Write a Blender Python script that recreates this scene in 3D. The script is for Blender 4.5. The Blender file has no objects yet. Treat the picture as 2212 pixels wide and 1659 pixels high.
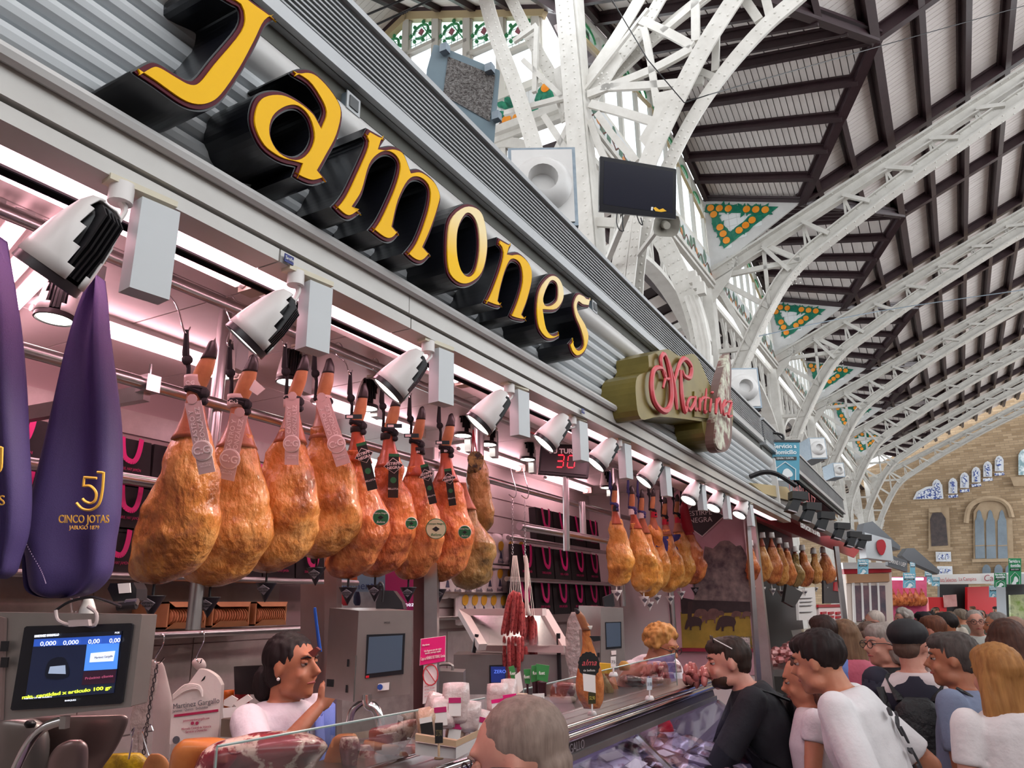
import bpy, math, random
import numpy as np
from mathutils import Vector as V, Matrix, noise
from mathutils.geometry import tessellate_polygon
rnd = random.Random(7)
SC = bpy.context.scene; COL = SC.collection
Z = V((0, 0, 1))
# ---------------- camera: measured vanishing points of the photograph (2212 x 1659) ----------------
W, H, F = 2212.0, 1659.0, 1600.0
CX, CY = W/2, H/2
d = V((1985-CX, -(1298-CY), -F)).normalized()
b_ = -((1010-CX)*d[0] + (-F)*d[2])/d[1]
u = V((1010-CX, b_, -F)).normalized()
if u[1] < 0: u = -u
yax = u.cross(d)
RM = Matrix((d, yax, u))            # world <- camera
CAM = V((0, 0, 1.85))
cd = bpy.data.cameras.new('camera'); cam = bpy.data.objects.new('camera', cd); COL.objects.link(cam)
m4 = RM.to_4x4(); m4.translation = CAM; cam.matrix_world = m4
cd.sensor_width = 36; cd.lens = F/W*36; cd.clip_start = 0.05; cd.clip_end = 400
SC.camera = cam
# ---------------- world and exposure ----------------
wd = bpy.data.worlds.new('world'); SC.world = wd; wd.use_nodes = True
bg = wd.node_tree.nodes['Background']; bg.inputs[0].default_value = (.93, .97, 1, 1); bg.inputs[1].default_value = 2.5
vs_ = SC.view_settings
SC.display_settings.display_device = 'sRGB'
vs_.view_transform = 'Standard'; vs_.look = 'None'; vs_.gamma = 1; vs_.use_curve_mapping = False; vs_.exposure = 0.42
try:
    SC.cycles.use_denoising = True; SC.cycles.max_bounces = 5; SC.cycles.diffuse_bounces = 3; SC.cycles.glossy_bounces = 2; SC.cycles.use_adaptive_sampling = True; SC.cycles.adaptive_threshold = .07
    SC.cycles.transmission_bounces = 4; SC.cycles.transparent_max_bounces = 8; SC.cycles.sample_clamp_indirect = 4
    SC.cycles.caustics_reflective = False; SC.cycles.caustics_refractive = False
except Exception: pass

# ---------------- pixel -> point helpers ----------------
def ray(px, py): return (RM @ V((px-CX, -(py-CY), -F))).normalized()
def PL(px, py, p0, n):
    r = ray(px, py); return CAM + r*((V(p0)-CAM).dot(n)/r.dot(n))
def PY(px, py, Y, s=0.0): return PL(px, py, (0, Y, 0), V((s, 1, 0)))
def PX(px, py, X): return PL(px, py, (X, 0, 0), V((1, 0, 0)))
def PZ(px, py, z): return PL(px, py, (0, 0, z), Z)
FWD = -(RM @ V((0, 0, 1))); RT = RM @ V((1, 0, 0)); UP = RM @ V((0, 1, 0))
def PD(px, py, D): return PL(px, py, CAM + FWD*D, FWD)
def dep(p): return (p-CAM).dot(FWD)
# nave frame: N along the nave, T to the stall side
NV = ray(2074, 1294); NV.z = 0; NV.normalize(); TV = Z.cross(NV)
def NP(a, t, z): return NV*a + TV*t + Z*z
def PN(px, py, a): return PL(px, py, NV*a, NV)
def PT(px, py, t): return PL(px, py, TV*t, TV)
def nco(p): return (p.dot(NV), p.dot(TV), p.z)

# ---------------- materials ----------------
def S(h):
    h = h.lstrip('#'); c = [int(h[i:i+2], 16)/255 for i in (0, 2, 4)]
    return tuple(x/12.92 if x <= .04045 else ((x+.055)/1.055)**2.4 for x in c)
MATS = {}
def mat(name, col, rough=.5, metal=0, noi=None, bump=None, emit=0, col2=None, alpha=1, trans=0, stretch=None, spec=None, ramp=None, coat=0, sss=0):
    """noi=(scale, contrast 0..1) mixes col with col2; bump=(scale,strength,dist)"""
    if name in MATS: return MATS[name]
    m = bpy.data.materials.new(name); m.use_nodes = True; nt = m.node_tree; N = nt.nodes; L = nt.links
    p = N['Principled BSDF']; c = S(col) if isinstance(col, str) else col
    p.inputs['Base Color'].default_value = (*c, 1); p.inputs['Roughness'].default_value = rough; p.inputs['Metallic'].default_value = metal
    if spec is not None: p.inputs['Specular IOR Level'].default_value = spec
    if coat: p.inputs['Coat Weight'].default_value = coat; p.inputs['Coat Roughness'].default_value = .15
    if sss: p.inputs['Subsurface Weight'].default_value = sss; p.inputs['Subsurface Radius'].default_value = (.02, .008, .005)
    if trans: p.inputs['Transmission Weight'].default_value = trans
    if alpha < 1: p.inputs['Alpha'].default_value = alpha
    vec = None
    if noi or bump:
        tc = N.new('ShaderNodeTexCoord'); mp = N.new('ShaderNodeMapping'); L.new(tc.outputs['Object'], mp.inputs[0]); vec = mp.outputs[0]
        if stretch: mp.inputs['Scale'].default_value = stretch
    if noi:
        n = N.new('ShaderNodeTexNoise'); n.inputs['Scale'].default_value = noi[0]; n.inputs['Detail'].default_value = 6; n.inputs['Roughness'].default_value = .62
        L.new(vec, n.inputs['Vector'])
        r = N.new('ShaderNodeValToRGB'); L.new(n.outputs[0], r.inputs[0])
        k = noi[1]; r.color_ramp.elements[0].position = .5-k/2; r.color_ramp.elements[1].position = .5+k/2
        c2 = S(col2) if isinstance(col2, str) else (col2 or tuple(x*.8 for x in c))
        r.color_ramp.elements[0].color = (*c2, 1); r.color_ramp.elements[1].color = (*c, 1)
        if ramp:
            for pos, cc in ramp:
                e = r.color_ramp.elements.new(pos); e.color = (*S(cc), 1)
        L.new(r.outputs[0], p.inputs['Base Color'])
    if bump:
        n = N.new('ShaderNodeTexNoise'); n.inputs['Scale'].default_value = bump[0]; n.inputs['Detail'].default_value = 5; L.new(vec, n.inputs['Vector'])
        bp = N.new('ShaderNodeBump'); bp.inputs['Strength'].default_value = bump[1]; bp.inputs['Distance'].default_value = bump[2] if len(bump) > 2 else .01
        L.new(n.outputs[0], bp.inputs['Height']); L.new(bp.outputs[0], p.inputs['Normal'])
    if emit:
        p.inputs['Emission Color'].default_value = (*c, 1); p.inputs['Emission Strength'].default_value = emit
    MATS[name] = m; return m
def glassm(name, tint=(1, 1, 1), mix=.12, rough=.03):
    if name in MATS: return MATS[name]
    m = bpy.data.materials.new(name); m.use_nodes = True; nt = m.node_tree; N = nt.nodes; L = nt.links
    for n in list(N): N.remove(n)
    o = N.new('ShaderNodeOutputMaterial'); mx = N.new('ShaderNodeMixShader'); t = N.new('ShaderNodeBsdfTransparent'); g = N.new('ShaderNodeBsdfGlossy')
    fr = N.new('ShaderNodeFresnel'); fr.inputs[0].default_value = 1.45; ad = N.new('ShaderNodeMath'); ad.operation = 'MULTIPLY_ADD'
    ad.inputs[1].default_value = .45; ad.inputs[2].default_value = mix
    L.new(fr.outputs[0], ad.inputs[0]); L.new(ad.outputs[0], mx.inputs[0])
    t.inputs[0].default_value = (*tint, 1); g.inputs[0].default_value = (.9, .9, .92, 1); g.inputs[1].default_value = rough
    L.new(t.outputs[0], mx.inputs[1]); L.new(g.outputs[0], mx.inputs[2]); L.new(mx.outputs[0], o.inputs[0])
    MATS[name] = m; return m

# ---------------- geometry ----------------
def frame(dv, up=Z):
    dv = dv.normalized(); s = dv.cross(up)
    if s.length < 1e-4: s = dv.cross(V((0, 1, 0)))
    s.normalize(); return s, s.cross(dv).normalized()
def mid(a, b, t=.5): return a+(b-a)*t
class G:
    def __init__(s): s.v = []; s.f = []
    def add(s, vs, fs):
        b = len(s.v); s.v += [tuple(x) for x in vs]; s.f += [tuple(i+b for i in f) for f in fs]; return s
    def hexa(s, P):
        return s.add(P, [(0, 3, 2, 1), (4, 5, 6, 7), (0, 1, 5, 4), (1, 2, 6, 5), (2, 3, 7, 6), (3, 0, 4, 7)])
    def box(s, c, sz, M=None):
        c = V(c); P = []
        for k in (-.5, .5):
            for i, j in ((-.5, -.5), (.5, -.5), (.5, .5), (-.5, .5)):
                o = V((i*sz[0], j*sz[1], k*sz[2])); P.append(c+(M @ o if M else o))
        return s.hexa(P)
    def bar(s, p, q, w, h=None, up=Z):
        h = w if h is None else h; a, b = frame(q-p, up); a = a*w/2; b = b*h/2
        return s.hexa([p-a-b, p+a-b, p+a+b, p-a+b, q-a-b, q+a-b, q+a+b, q-a+b])
    def slab(s, P, off):                    # quad P extruded by off
        return s.hexa([*P, *[p+off for p in P]])
    def tube(s, pts, r, n=10, cap=True, ry=None, up=Z):
        m = len(pts); rr = r if isinstance(r, (list, tuple)) else [r]*m
        ryy = (ry if isinstance(ry, (list, tuple)) else [ry]*m) if ry is not None else rr
        vs = []; fs = []; pu = None
        for i, p in enumerate(pts):
            dv = (pts[min(i+1, m-1)]-pts[max(i-1, 0)])
            if dv.length < 1e-9: dv = Z
            if pu is None: a, b = frame(dv, up)
            else:
                dn = dv.normalized(); b = pu-dn*pu.dot(dn)
                b = b.normalized() if b.length > 1e-5 else frame(dv)[1]; a = dn.cross(b)
            pu = b
            for k in range(n):
                w = 2*math.pi*k/n; vs.append(p+a*math.cos(w)*rr[i]+b*math.sin(w)*ryy[i])
        for i in range(m-1):
            for k in range(n):
                k2 = (k+1) % n; fs.append((i*n+k, i*n+k2, (i+1)*n+k2, (i+1)*n+k))
        if cap: fs += [tuple(range(n))[::-1], tuple(range((m-1)*n, m*n))]
        return s.add(vs, fs)
    def prism(s, loops, off):
        if isinstance(loops[0], V): loops = [loops]
        fl = [p for l in loops for p in l]; tr = tessellate_polygon([[V(p) for p in l] for l in loops]); n = len(fl)
        fs = [tuple(t) for t in tr]+[tuple(i+n for i in t)[::-1] for t in tr]; b = 0
        for l in loops:
            m = len(l)
            for i in range(m):
                j = (i+1) % m; fs.append((b+i, b+j, b+j+n, b+i+n))
            b += m
        return s.add(fl+[p+off for p in fl], fs)
    def sph(s, c, r, nu=10, nv=6, M=None):
        r = (r, r, r) if not isinstance(r, (tuple, list)) else r; vs = []; fs = []; c = V(c)
        for i in range(1, nv):
            ph = math.pi*i/nv
            for k in range(nu):
                th = 2*math.pi*k/nu; o = V((r[0]*math.sin(ph)*math.cos(th), r[1]*math.sin(ph)*math.sin(th), r[2]*math.cos(ph)))
                vs.append(c+(M @ o if M else o))
        for z in (1, -1):
            o = V((0, 0, r[2]*z)); vs.append(c+(M @ o if M else o))
        T = len(vs)-2
        for i in range(nv-2):
            for k in range(nu):
                k2 = (k+1) % nu; fs.append((i*nu+k, (i+1)*nu+k, (i+1)*nu+k2, i*nu+k2))
        for k in range(nu):
            k2 = (k+1) % nu; fs.append((T, k, k2)); fs.append((T+1, (nv-2)*nu+k2, (nv-2)*nu+k))
        return s.add(vs, fs)
    def dome(s, c, n, r, h=None):            # rivet head: 5 sided, two rings
        a, b = frame(n, Z if abs(n.z) < .9 else V((1, 0, 0))); h = h or r*.7; vs = []
        for k in range(6):
            w = k*math.pi/3; vs.append(c+(a*math.cos(w)+b*math.sin(w))*r)
        for k in range(6):
            w = k*math.pi/3; vs.append(c+(a*math.cos(w)+b*math.sin(w))*r*.6+n*h*.75)
        vs.append(c+n*h)
        fs = [(k, (k+1) % 6, 6+(k+1) % 6, 6+k) for k in range(6)]+[(6+k, 6+(k+1) % 6, 12) for k in range(6)]
        return s.add(vs, fs)
    def obj(s, name, m, parent=None, smooth=False, **kw):
        me = bpy.data.meshes.new(name); me.from_pydata(s.v, [], s.f)
        if smooth:
            me.polygons.foreach_set('use_smooth', [True]*len(me.polygons))
            if smooth != 2:
                try: me.set_sharp_from_angle(angle=math.radians(38))
                except Exception: pass
        me.update(); me.materials.append(m)
        return link(name, me, parent, **kw)
def link(name, me, parent=None, **kw):
    o = bpy.data.objects.new(name, me); COL.objects.link(o)
    if parent:
        o.parent = parent; o.matrix_parent_inverse = Matrix.Translation(-parent.location) if parent.parent is None else Matrix.Identity(4)
    tag(o, **kw); return o
def tag(o, label=None, cat=None, group=None, kind=None):
    if label: o['label'] = label
    if cat: o['category'] = cat
    if group: o['group'] = group
    if kind: o['kind'] = kind
    return o
def thing(name, loc, label=None, cat=None, group=None, kind=None):
    o = bpy.data.objects.new(name, None); COL.objects.link(o); o.location = loc; o.empty_display_size = .05
    return tag(o, label, cat, group, kind)
KIDS = {}
def dup(root, off=V((0, 0, 0)), label=None, M=None):
    def cp(o, par):
        c = o.copy(); COL.objects.link(c); c.parent = par; c.matrix_parent_inverse = o.matrix_parent_inverse.copy()
        for ch in list(o.children): cp(ch, c)
        return c
    c = cp(root, None)
    if M is not None: c.matrix_world = M
    else: c.location = root.location+off
    if label: c['label'] = label
    return c
def sm(pts, k=5, closed=True):
    """Catmull-Rom through pts; a third value 1 marks a corner"""
    n = len(pts); out = []
    for i in range(n if closed else n-1):
        p1 = pts[i]; p2 = pts[(i+1) % n]; p0 = pts[i-1] if (closed or i > 0) else p1; p3 = pts[(i+2) % n] if (closed or i+2 < n) else p2
        if len(p1) > 2: p0 = p1
        if len(p2) > 2: p3 = p2
        for j in range(k):
            t = j/k; q = []
            for a in (0, 1):
                q.append(.5*(2*p1[a]+(p2[a]-p0[a])*t+(2*p0[a]-5*p1[a]+4*p2[a]-p3[a])*t*t+(3*p1[a]-p0[a]-3*p2[a]+p3[a])*t**3))
            out.append(tuple(q))
    if not closed: out.append(tuple(pts[-1][:2]))
    return out
def smv(P, k=4):
    out = []
    n = len(P)
    for i in range(n-1):
        p0, p1, p2, p3 = P[max(i-1, 0)], P[i], P[i+1], P[min(i+2, n-1)]
        for j in range(k):
            t = j/k; out.append(.5*(2*p1+(p2-p0)*t+(2*p0-5*p1+4*p2-p3)*t*t+(3*p1-p0-3*p2+p3)*t**3))
    out.append(P[-1]); return out
def text(s, size, m, name='lettering', parent=None, c=None, xd=None, yd=None, ext=.001, align='CENTER', shear=0, bold=0, width=None, **kw):
    """flat lettering centred at c; xd is the reading direction, yd the up direction"""
    cu = bpy.data.curves.new(name, 'FONT'); cu.body = s; cu.size = size; cu.extrude = ext; cu.align_x = align; cu.align_y = 'CENTER'; cu.shear = shear; cu.offset = bold; cu.resolution_u = 3
    o = bpy.data.objects.new(name, cu); me = bpy.data.meshes.new_from_object(o); bpy.data.objects.remove(o)
    xd = xd.normalized(); zd = xd.cross(yd).normalized(); yd = zd.cross(xd); sx = 1
    if width and len(me.vertices):
        w = max(v.co.x for v in me.vertices)-min(v.co.x for v in me.vertices); sx = width/max(w, 1e-6)
    M = Matrix(((xd.x*sx, yd.x, zd.x, c.x), (xd.y*sx, yd.y, zd.y, c.y), (xd.z*sx, yd.z, zd.z, c.z), (0, 0, 0, 1)))
    me.transform(M); me.materials.clear(); me.materials.append(m)
    return link(name, me, parent, **kw)

# common materials
M_white = mat('white_paint', '#d8d6d4', .35, noi=(3, .5), col2='#c6c4c2')
M_truss = mat('truss_paint', '#d9d6d0', .45, noi=(4, .5), col2='#c3bfb8', bump=(60, .15, .004))
M_brown = mat('brown_wood', '#3c282d', .4, noi=(6, .6), col2='#2c1d21')
M_plank = mat('cream_plank', '#f2eae6', .6, noi=(2.5, .5), col2='#e6dcd8')
M_gap = mat('plank_joint', '#b8aeae', .8)
M_steel = mat('brushed_steel', '#c9c6c6', .28, 1, noi=(8, .6), col2='#b0acad')
M_black = mat('black_plastic', '#151418', .4)
M_chrome = mat('chrome', '#e2e2e4', .12, 1)
M_grey = mat('grey_metal', '#8f9396', .4, .6, noi=(5, .5), col2='#7d8184')
M_galv = mat('galvanised', '#8e9aa4', .45, .5, noi=(30, .5), col2='#76838e')
# ================= the nave roof =================
A0, SP = 9.4, 7.5                                  # truss line of the crossing column, spacing
def zr(t): return 11.579-.426*t
RN = (TV*.426+Z).normalized()
def RP(a, t, up=0.0): return NP(a, t, zr(t))+RN*up
ceil = thing('ceiling', (0, 0, 0), 'cream planked nave roof between dark brown beams', None, kind='structure')
TR = -14.0
WA, WB = -.3, 1.73                                  # dormer valley, head and foot
zA, zB = zr(WA), zr(WB); TC = 4.0; zC, zD = 11.6, 12.55
deck = G()
for k in range(6):
    a0 = A0+SP*k; am = a0+SP/2
    far = k > 1; w = .142 if not far else .3
    n = int(round(SP/w)); w = SP/n; stuff = G()
    for i in range(n):
        a = a0+i*w; fr = [min(1, abs(x-am)/(SP/2)) for x in (a, a+w)]; tv = [WA+(WB-WA)*q for q in fr]
        g = stuff if far else G(); j = .006 if not far else .012; e = -rnd.random()*.006
        P = [RP(a+j, TR, .22+e), RP(a+w-j, TR, .22+e), RP(a+w-j, tv[1], .22+e), RP(a+j, tv[0], .22+e)]
        g.slab(P, RN*.03)
        if not far: g.obj('plank', M_plank, ceil)
    if far: stuff.obj('planking', M_plank, ceil, kind='stuff')
    deck.slab([RP(a0, TR, .26), RP(a0+SP, TR, .26), RP(a0+SP, WB, .26), RP(am, WA, .26)], RN*.04)
    deck.slab([RP(a0, TR, .262), RP(am, WA, .262), RP(a0, WB, .262), RP(a0, TR, .262)], RN*.03)
deck.obj('roof_deck', M_gap, ceil)
def pbeam(p, q, up, w=.13, h=.2, name='purlin', par=None):      # two stepped beam
    g = G(); g.bar(p+up*h*.42, q+up*h*.42, w, h, up); g.bar(p+up*h*1.05, q+up*h*1.05, w*1.9, h*.35, up)
    return g.obj(name, M_brown, par or ceil)
for k in range(6):                                               # purlins, one length per bay
    a0 = A0+SP*k; am = a0+SP/2
    for i in range(-16, 3):
        t = WA+.8*i*-1 if False else WA-.8*(-i)
        big = .17 if i == 0 else .12
        if i <= 0: pbeam(RP(a0, t), RP(a0+SP, t), RN, big, .21 if i == 0 else .17)
        else:
            f_ = (t-WA)/(WB-WA)
            if f_ < 1:
                pbeam(RP(a0, t), RP(am-SP/2*f_, t), RN, .11, .16); pbeam(RP(am+SP/2*f_, t), RP(a0+SP, t), RN, .11, .16)
    pbeam(RP(am, TR), RP(am, WA), RN, .15, .22, 'rafter'); pbeam(RP(a0, TR), RP(a0, WB), RN, .15, .2, 'rafter')
# dormer vaults: two faces per bay, purlins, valley boards, window wall
M_leaf = mat('leaf_tile', '#2f8f6d', .25, noi=(9, .35), col2='#1c5f50'); M_orange = mat('orange_tile', '#f3a33c', .3, noi=(6, .4), col2='#e8821e')
M_tile = mat('glazed_white_tile', '#e4e6e6', .2); M_frame = mat('window_frame_paint', '#dcd9d0', .5); M_ochre = mat('ochre_frame', '#c8b48c', .5)
M_wpane = glassm('window_glass', (.97, .99, 1), .04, .1)
def dorm(am, s, v, t):                               # point of the face, v 0 ridge .. 1 eave
    f_ = (t-WA)/(TC-WA)
    ridge = NP(am, t, zA+(zD-zA)*f_); fe = (t-WB)/(TC-WB)
    eave = NP(am+s*SP/2, t, zB+(zC-zB)*fe)
    return ridge+(eave-ridge)*v
for k in range(0, 6):
    a0 = A0+SP*k; am = a0+SP/2; dg = thing('roof_dormer', NP(am, TC, zD), ['cream planked roof dormer with brown ribs above the black hanging monitor', 'cream planked roof dormer beside the big riveted arch, second along the nave', 'cream planked roof dormer, third along the nave', 'cream planked roof dormer, fourth along the nave', 'cream planked roof dormer, fifth along the nave', 'cream planked roof dormer, sixth and last along the nave'][k], 'roof dormer', 'roof dormers along the nave')
    for s in (1, -1):
        fn = (dorm(am, s, 1, 3)-dorm(am, s, 0, 3)).cross(TV)
        if fn.z < 0: fn = -fn
        fn.normalize()
        near = k == 0 and s == 1
        w = .125 if near else .27; t = WA+.02; st = G()
        while t < TC-.01:
            t2 = min(t+w, TC); j = .008 if near else .012
            vv = [min(1, (x-WA)/(WB-WA)) for x in (t, t2)]
            g = G() if near else st; e = rnd.random()*.006
            g.slab([dorm(am, s, 0, t+j)+fn*(.17+e), dorm(am, s, vv[0], t+j)+fn*(.17+e), dorm(am, s, vv[1], t2-j)+fn*(.17+e), dorm(am, s, 0, t2-j)+fn*(.17+e)], fn*.03)
            if near: g.obj('plank', M_plank, dg)
            t = t2
        if not near: st.obj('planking', M_plank, dg, kind='stuff')
        gb = G(); gb.slab([dorm(am, s, 0, WA)+fn*.21, dorm(am, s, 1, WB)+fn*.21, dorm(am, s, 1, TC)+fn*.21, dorm(am, s, 0, TC)+fn*.21], fn*.03); gb.obj('backing', M_gap, dg)
        for i in range(6):
            v = (i+.0)/5; ts = WA+(WB-WA)*v
            if k > 2 and i in (0,): continue
            if ts < TC: pbeam(dorm(am, s, v, ts), dorm(am, s, v, TC), fn, .11, .14, 'purlin', dg)
        pbeam(dorm(am, s, 0, WA)-Z*.02, dorm(am, s, 1, WB)-Z*.02, fn, .16, .14, 'valley_board', dg)
        pbeam(dorm(am, s, 0, TC-.08), dorm(am, s, 1, TC-.08), fn, .1, .14, 'rake_board', dg)
    # window wall
    wn = thing('dormer_window', NP(am, TC, 10), ['tall clear dormer window over the painted frieze above the monitor', 'dormer window behind the second white arch', 'dormer window behind the third white arch', 'dormer window behind the fourth white arch', 'dormer window behind the fifth white arch', 'dormer window behind the sixth white arch'][k], 'window', 'dormer windows along the nave', kind='structure')
    f_ = G(); y0, y1 = 10.05, 0; e = .05
    nb = 8
    for i in range(nb+1):
        a = a0+.12+(SP-.24)*i/nb; v = abs(a-am)/(SP/2); top = zD+(zC-zD)*v
        f_.bar(NP(a, TC+.05, y0), NP(a, TC+.05, top), .08, .09, NV)
    f_.bar(NP(a0, TC+.05, y0), NP(a0+SP, TC+.05, y0), .12, .1)
    for s in (-1, 1):
        f_.bar(NP(am, TC+.05, zD-.08), NP(am+s*SP/2, TC+.05, zC-.08), .1, .14)
    f_.obj('window_frame', M_frame, wn)
    o_ = G()
    for s in (-1, 1): o_.bar(NP(am, TC+.03, zD-.52), NP(am+s*SP/2, TC+.03, zC-.52), .05, .07)
    o_.obj('transom', M_ochre, wn)
    for i in range(nb):
        p = G(); a1 = a0+.12+(SP-.24)*i/nb+.04; a2 = a1+(SP-.24)/nb-.08; tt = [zD+(zC-zD)*abs(a-am)/(SP/2)-.1 for a in (a1, a2)]
        p.slab([NP(a1, TC+.06, y0), NP(a2, TC+.06, y0), NP(a2, TC+.06, tt[1]), NP(a1, TC+.06, tt[0])], TV*.01); p.obj('pane', M_wpane, wn)
        if k in (-1, 0, 1):                           # stained glass motif at the head
            q = G(); ac = (a1+a2)/2; zc_ = (tt[0]+tt[1])/2-.22; pts = [NP(ac+.26*math.cos(w), TC+.04, zc_+.15*math.sin(w)) for w in [x*.5 for x in range(11)]]
            q.tube(pts, .022, 5); q.obj('leaded_motif', mat('stained_green', '#3f9a63', .4), wn)
    # painted frieze below the windows and cornice
    fz = thing('tile_frieze', NP(am, TC, 9.7), ['painted tile frieze of oranges and leaves above the monitor', 'painted orange frieze behind the second white arch', 'painted orange frieze behind the third white arch', 'painted orange frieze behind the fourth white arch', 'painted orange frieze behind the fifth white arch', 'painted orange frieze behind the sixth white arch'][k], 'tile frieze', 'painted friezes under the dormer windows')
    g = G(); g.box(V((0, 0, 0)), (1, 1, 1)); g.v = [tuple(NP(am+x*SP, TC+.03+y*.1, 9.68+z*.66)) for x, y, z in g.v]; g.obj('tile_band', M_tile, fz)
    lf = G(); of = G(); br = G(); R2 = random.Random(5)
    for i in range(26):
        a = a0+.2+i*.28; z0 = 9.66+.17*math.sin(i*1.9); w = R2.uniform(-.9, .9)
        P = [NP(a+.15*math.cos(w+q)*(1 if q % 3.14 < .1 else .5), TC-.028, z0+.2*math.sin(w+q)) for q in (0, .8, 1.7, 3.14, 4.0, 5.2)]
        lf.prism(P, TV*.012)
        if i % 2: of.tube([NP(a+.12, TC-.03, z0-.12), NP(a+.12, TC-.015, z0-.12)], .085, 10)
    for i in range(13): br.tube([NP(a0+.2+i*.55, TC-.02, 9.5), NP(a0+.5+i*.55, TC-.02, 9.75), NP(a0+.8+i*.55, TC-.02, 9.55)], .018, 5)
    lf.obj('painted_leaves', mat('frieze_leaf', '#6f8a7a', .4, noi=(8, .4), col2='#4d6a5c') if k != -1 else M_leaf, fz); of.obj('painted_fruit', mat('frieze_fruit', '#d08a55', .4) if k != -1 else M_orange, fz, kind='stuff'); br.obj('painted_twig', mat('frieze_twig', '#6a4a42', .5), fz)
    c = G(); c.bar(NP(a0, TC, 9.33), NP(a0+SP, TC, 9.33), .2, .1); c.bar(NP(a0, TC, 9.22), NP(a0+SP, TC, 9.22), .12, .08); c.obj('cornice', M_truss, fz)
    # spandrel with the wreath of oranges
    if k < 5:
        aw = a0+SP-.06; sw = thing('tiled_spandrel', NP(aw, TC, 10), ['white tiled gable with a green wreath of oranges nearest the monitor', 'wreath of oranges on white tiles, second along the nave', 'wreath of oranges on white tiles, third along the nave', 'wreath of oranges on white tiles, fourth along the nave', 'wreath of oranges on white tiles, fifth along the nave', 'wreath of oranges on white tiles over the crossing column'][k], 'tiled gable', 'orange wreath gables')
        Q = lambda t, z, o=0: NP(aw-o, t, z)
        w_ = G(); w_.prism([Q(WB, zB+.06), Q(TC, zC), Q(TC, 9.75), Q(3.62, 9.82)], NV*.06); w_.obj('wall_panel', M_white, sw)
        TA = [(4.0-.06, 11.48), (2.25, 10.9), (3.62, 10.17)]; TI = [(3.72, 11.2), (2.85, 10.9), (3.45, 10.55)]
        ti = G()                                           # square tiles in the field, each piece its own face
        from mathutils.geometry import intersect_point_tri_2d as ip
        for i in range(9):
            for j in range(8):
                t_, z_ = 3.9-.19*i, 10.25+.19*j
                if all(ip(V((t_+dx, z_+dz)), V((4.02, 11.56)), V((2.05, 10.86)), V((3.62, 10.02))) for dx in (-.09, .09) for dz in (-.09, .09)):
                    q = G(); q.slab([Q(t_-.092, z_-.092, .005), Q(t_+.092, z_-.092, .005), Q(t_+.092, z_+.092, .005), Q(t_-.092, z_+.092, .005)], NV*-.004)
                    if k < 2: q.obj('tile', M_tile, sw)
                    else: ti.add(q.v, q.f)
        if ti.v: ti.obj('tile', M_tile, sw, kind='stuff')
        def jag(T3, n, amp, sd):
            r_ = random.Random(sd); o = []
            for i in range(3):
                p, q = V(T3[i]), V(T3[(i+1) % 3]); c_ = V(((T3[0][0]+T3[1][0]+T3[2][0])/3, (T3[0][1]+T3[1][1]+T3[2][1])/3))
                for j in range(n):
                    x = p+(q-p)*((j+.0)/n); x = x+(x-c_).normalized()*amp*(r_.random()-.3 if j % 2 else 0); o.append(x)
            return o
        ou = jag(TA, 9, .07, k); inn = jag(TI, 7, -.05, k+9)
        wr = G(); wr.prism([[Q(p.x, p.y, .012) for p in ou], [Q(p.x, p.y, .012) for p in inn][::-1]], NV*-.012); wr.obj('leaf_wreath', M_leaf, sw)
        lv = G(); r_ = random.Random(3)
        mids = []
        for i in range(3):
            p = (V(TA[i])+V(TI[i]))/2; q = (V(TA[(i+1) % 3])+V(TI[(i+1) % 3]))/2; nn = (6, 6, 5)[i]
            for j in range(nn): mids.append(p+(q-p)*(j/nn))
        for i, m_ in enumerate(mids):
            for j in range(5):
                w = r_.random()*6.3; c_ = m_+V((r_.uniform(-.1, .1), r_.uniform(-.1, .1)))
                lv.prism([Q(c_.x+.12*math.cos(w), c_.y+.12*math.sin(w), .024), Q(c_.x+.05*math.cos(w+1.4), c_.y+.05*math.sin(w+1.4), .03), Q(c_.x-.1*math.cos(w), c_.y-.1*math.sin(w), .024), Q(c_.x+.05*math.cos(w-1.4), c_.y+.05*math.sin(w-1.4), .024)], NV*-.004)
            if i % 4 != 3:
                fo = G(); fo.tube([Q(m_.x, m_.y, .02), Q(m_.x, m_.y, .05)], .088, 14); fo.obj('orange', M_orange, sw)
        lv.obj('painted_leaves', mat('leaf_tile_dark', '#23735c', .25), sw)

# ---------------- arch trusses ----------------
LOW = [(4.02, 2.6), (4.0, 4.2), (3.93, 5.4), (3.78, 6.25), (3.52, 6.95), (3.17, 7.6), (2.85, 8.15), (2.33, 8.9), (1.81, 9.38), (1.1, 9.8), (.27, 10.27), (-.6, 10.74), (-1.5, 11.18), (-2.4, 11.62), (-3.4, 12.08), (-5, 12.75), (-7, 13.6), (-14, 16.5)]
def zt(t): return 9.77+.426*(3.66-t)
ar = A0+SP
tg = thing('arch_truss', NP(ar, 4, 0), 'white riveted arch truss nearest, above the script sign', 'roof truss', 'riveted arch trusses across the nave')
def tp(t, z, o=0): return NP(ar+o, t, z)
g = G(); g.bar(tp(4.05, zt(4.05)), tp(-14, zt(-14)), .34, .05, V((0, 0, 1))); g.bar(tp(4.05, zt(4.05)-.13), tp(-14, zt(-14)-.13), .03, .26); g.bar(tp(4.05, zt(4.05)-.27), tp(-14, zt(-14)-.27), .2, .03); g.obj('top_chord', M_truss, tg)
LP = [tp(t, z) for t, z in sm(LOW, 4, False)]
g = G()
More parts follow.
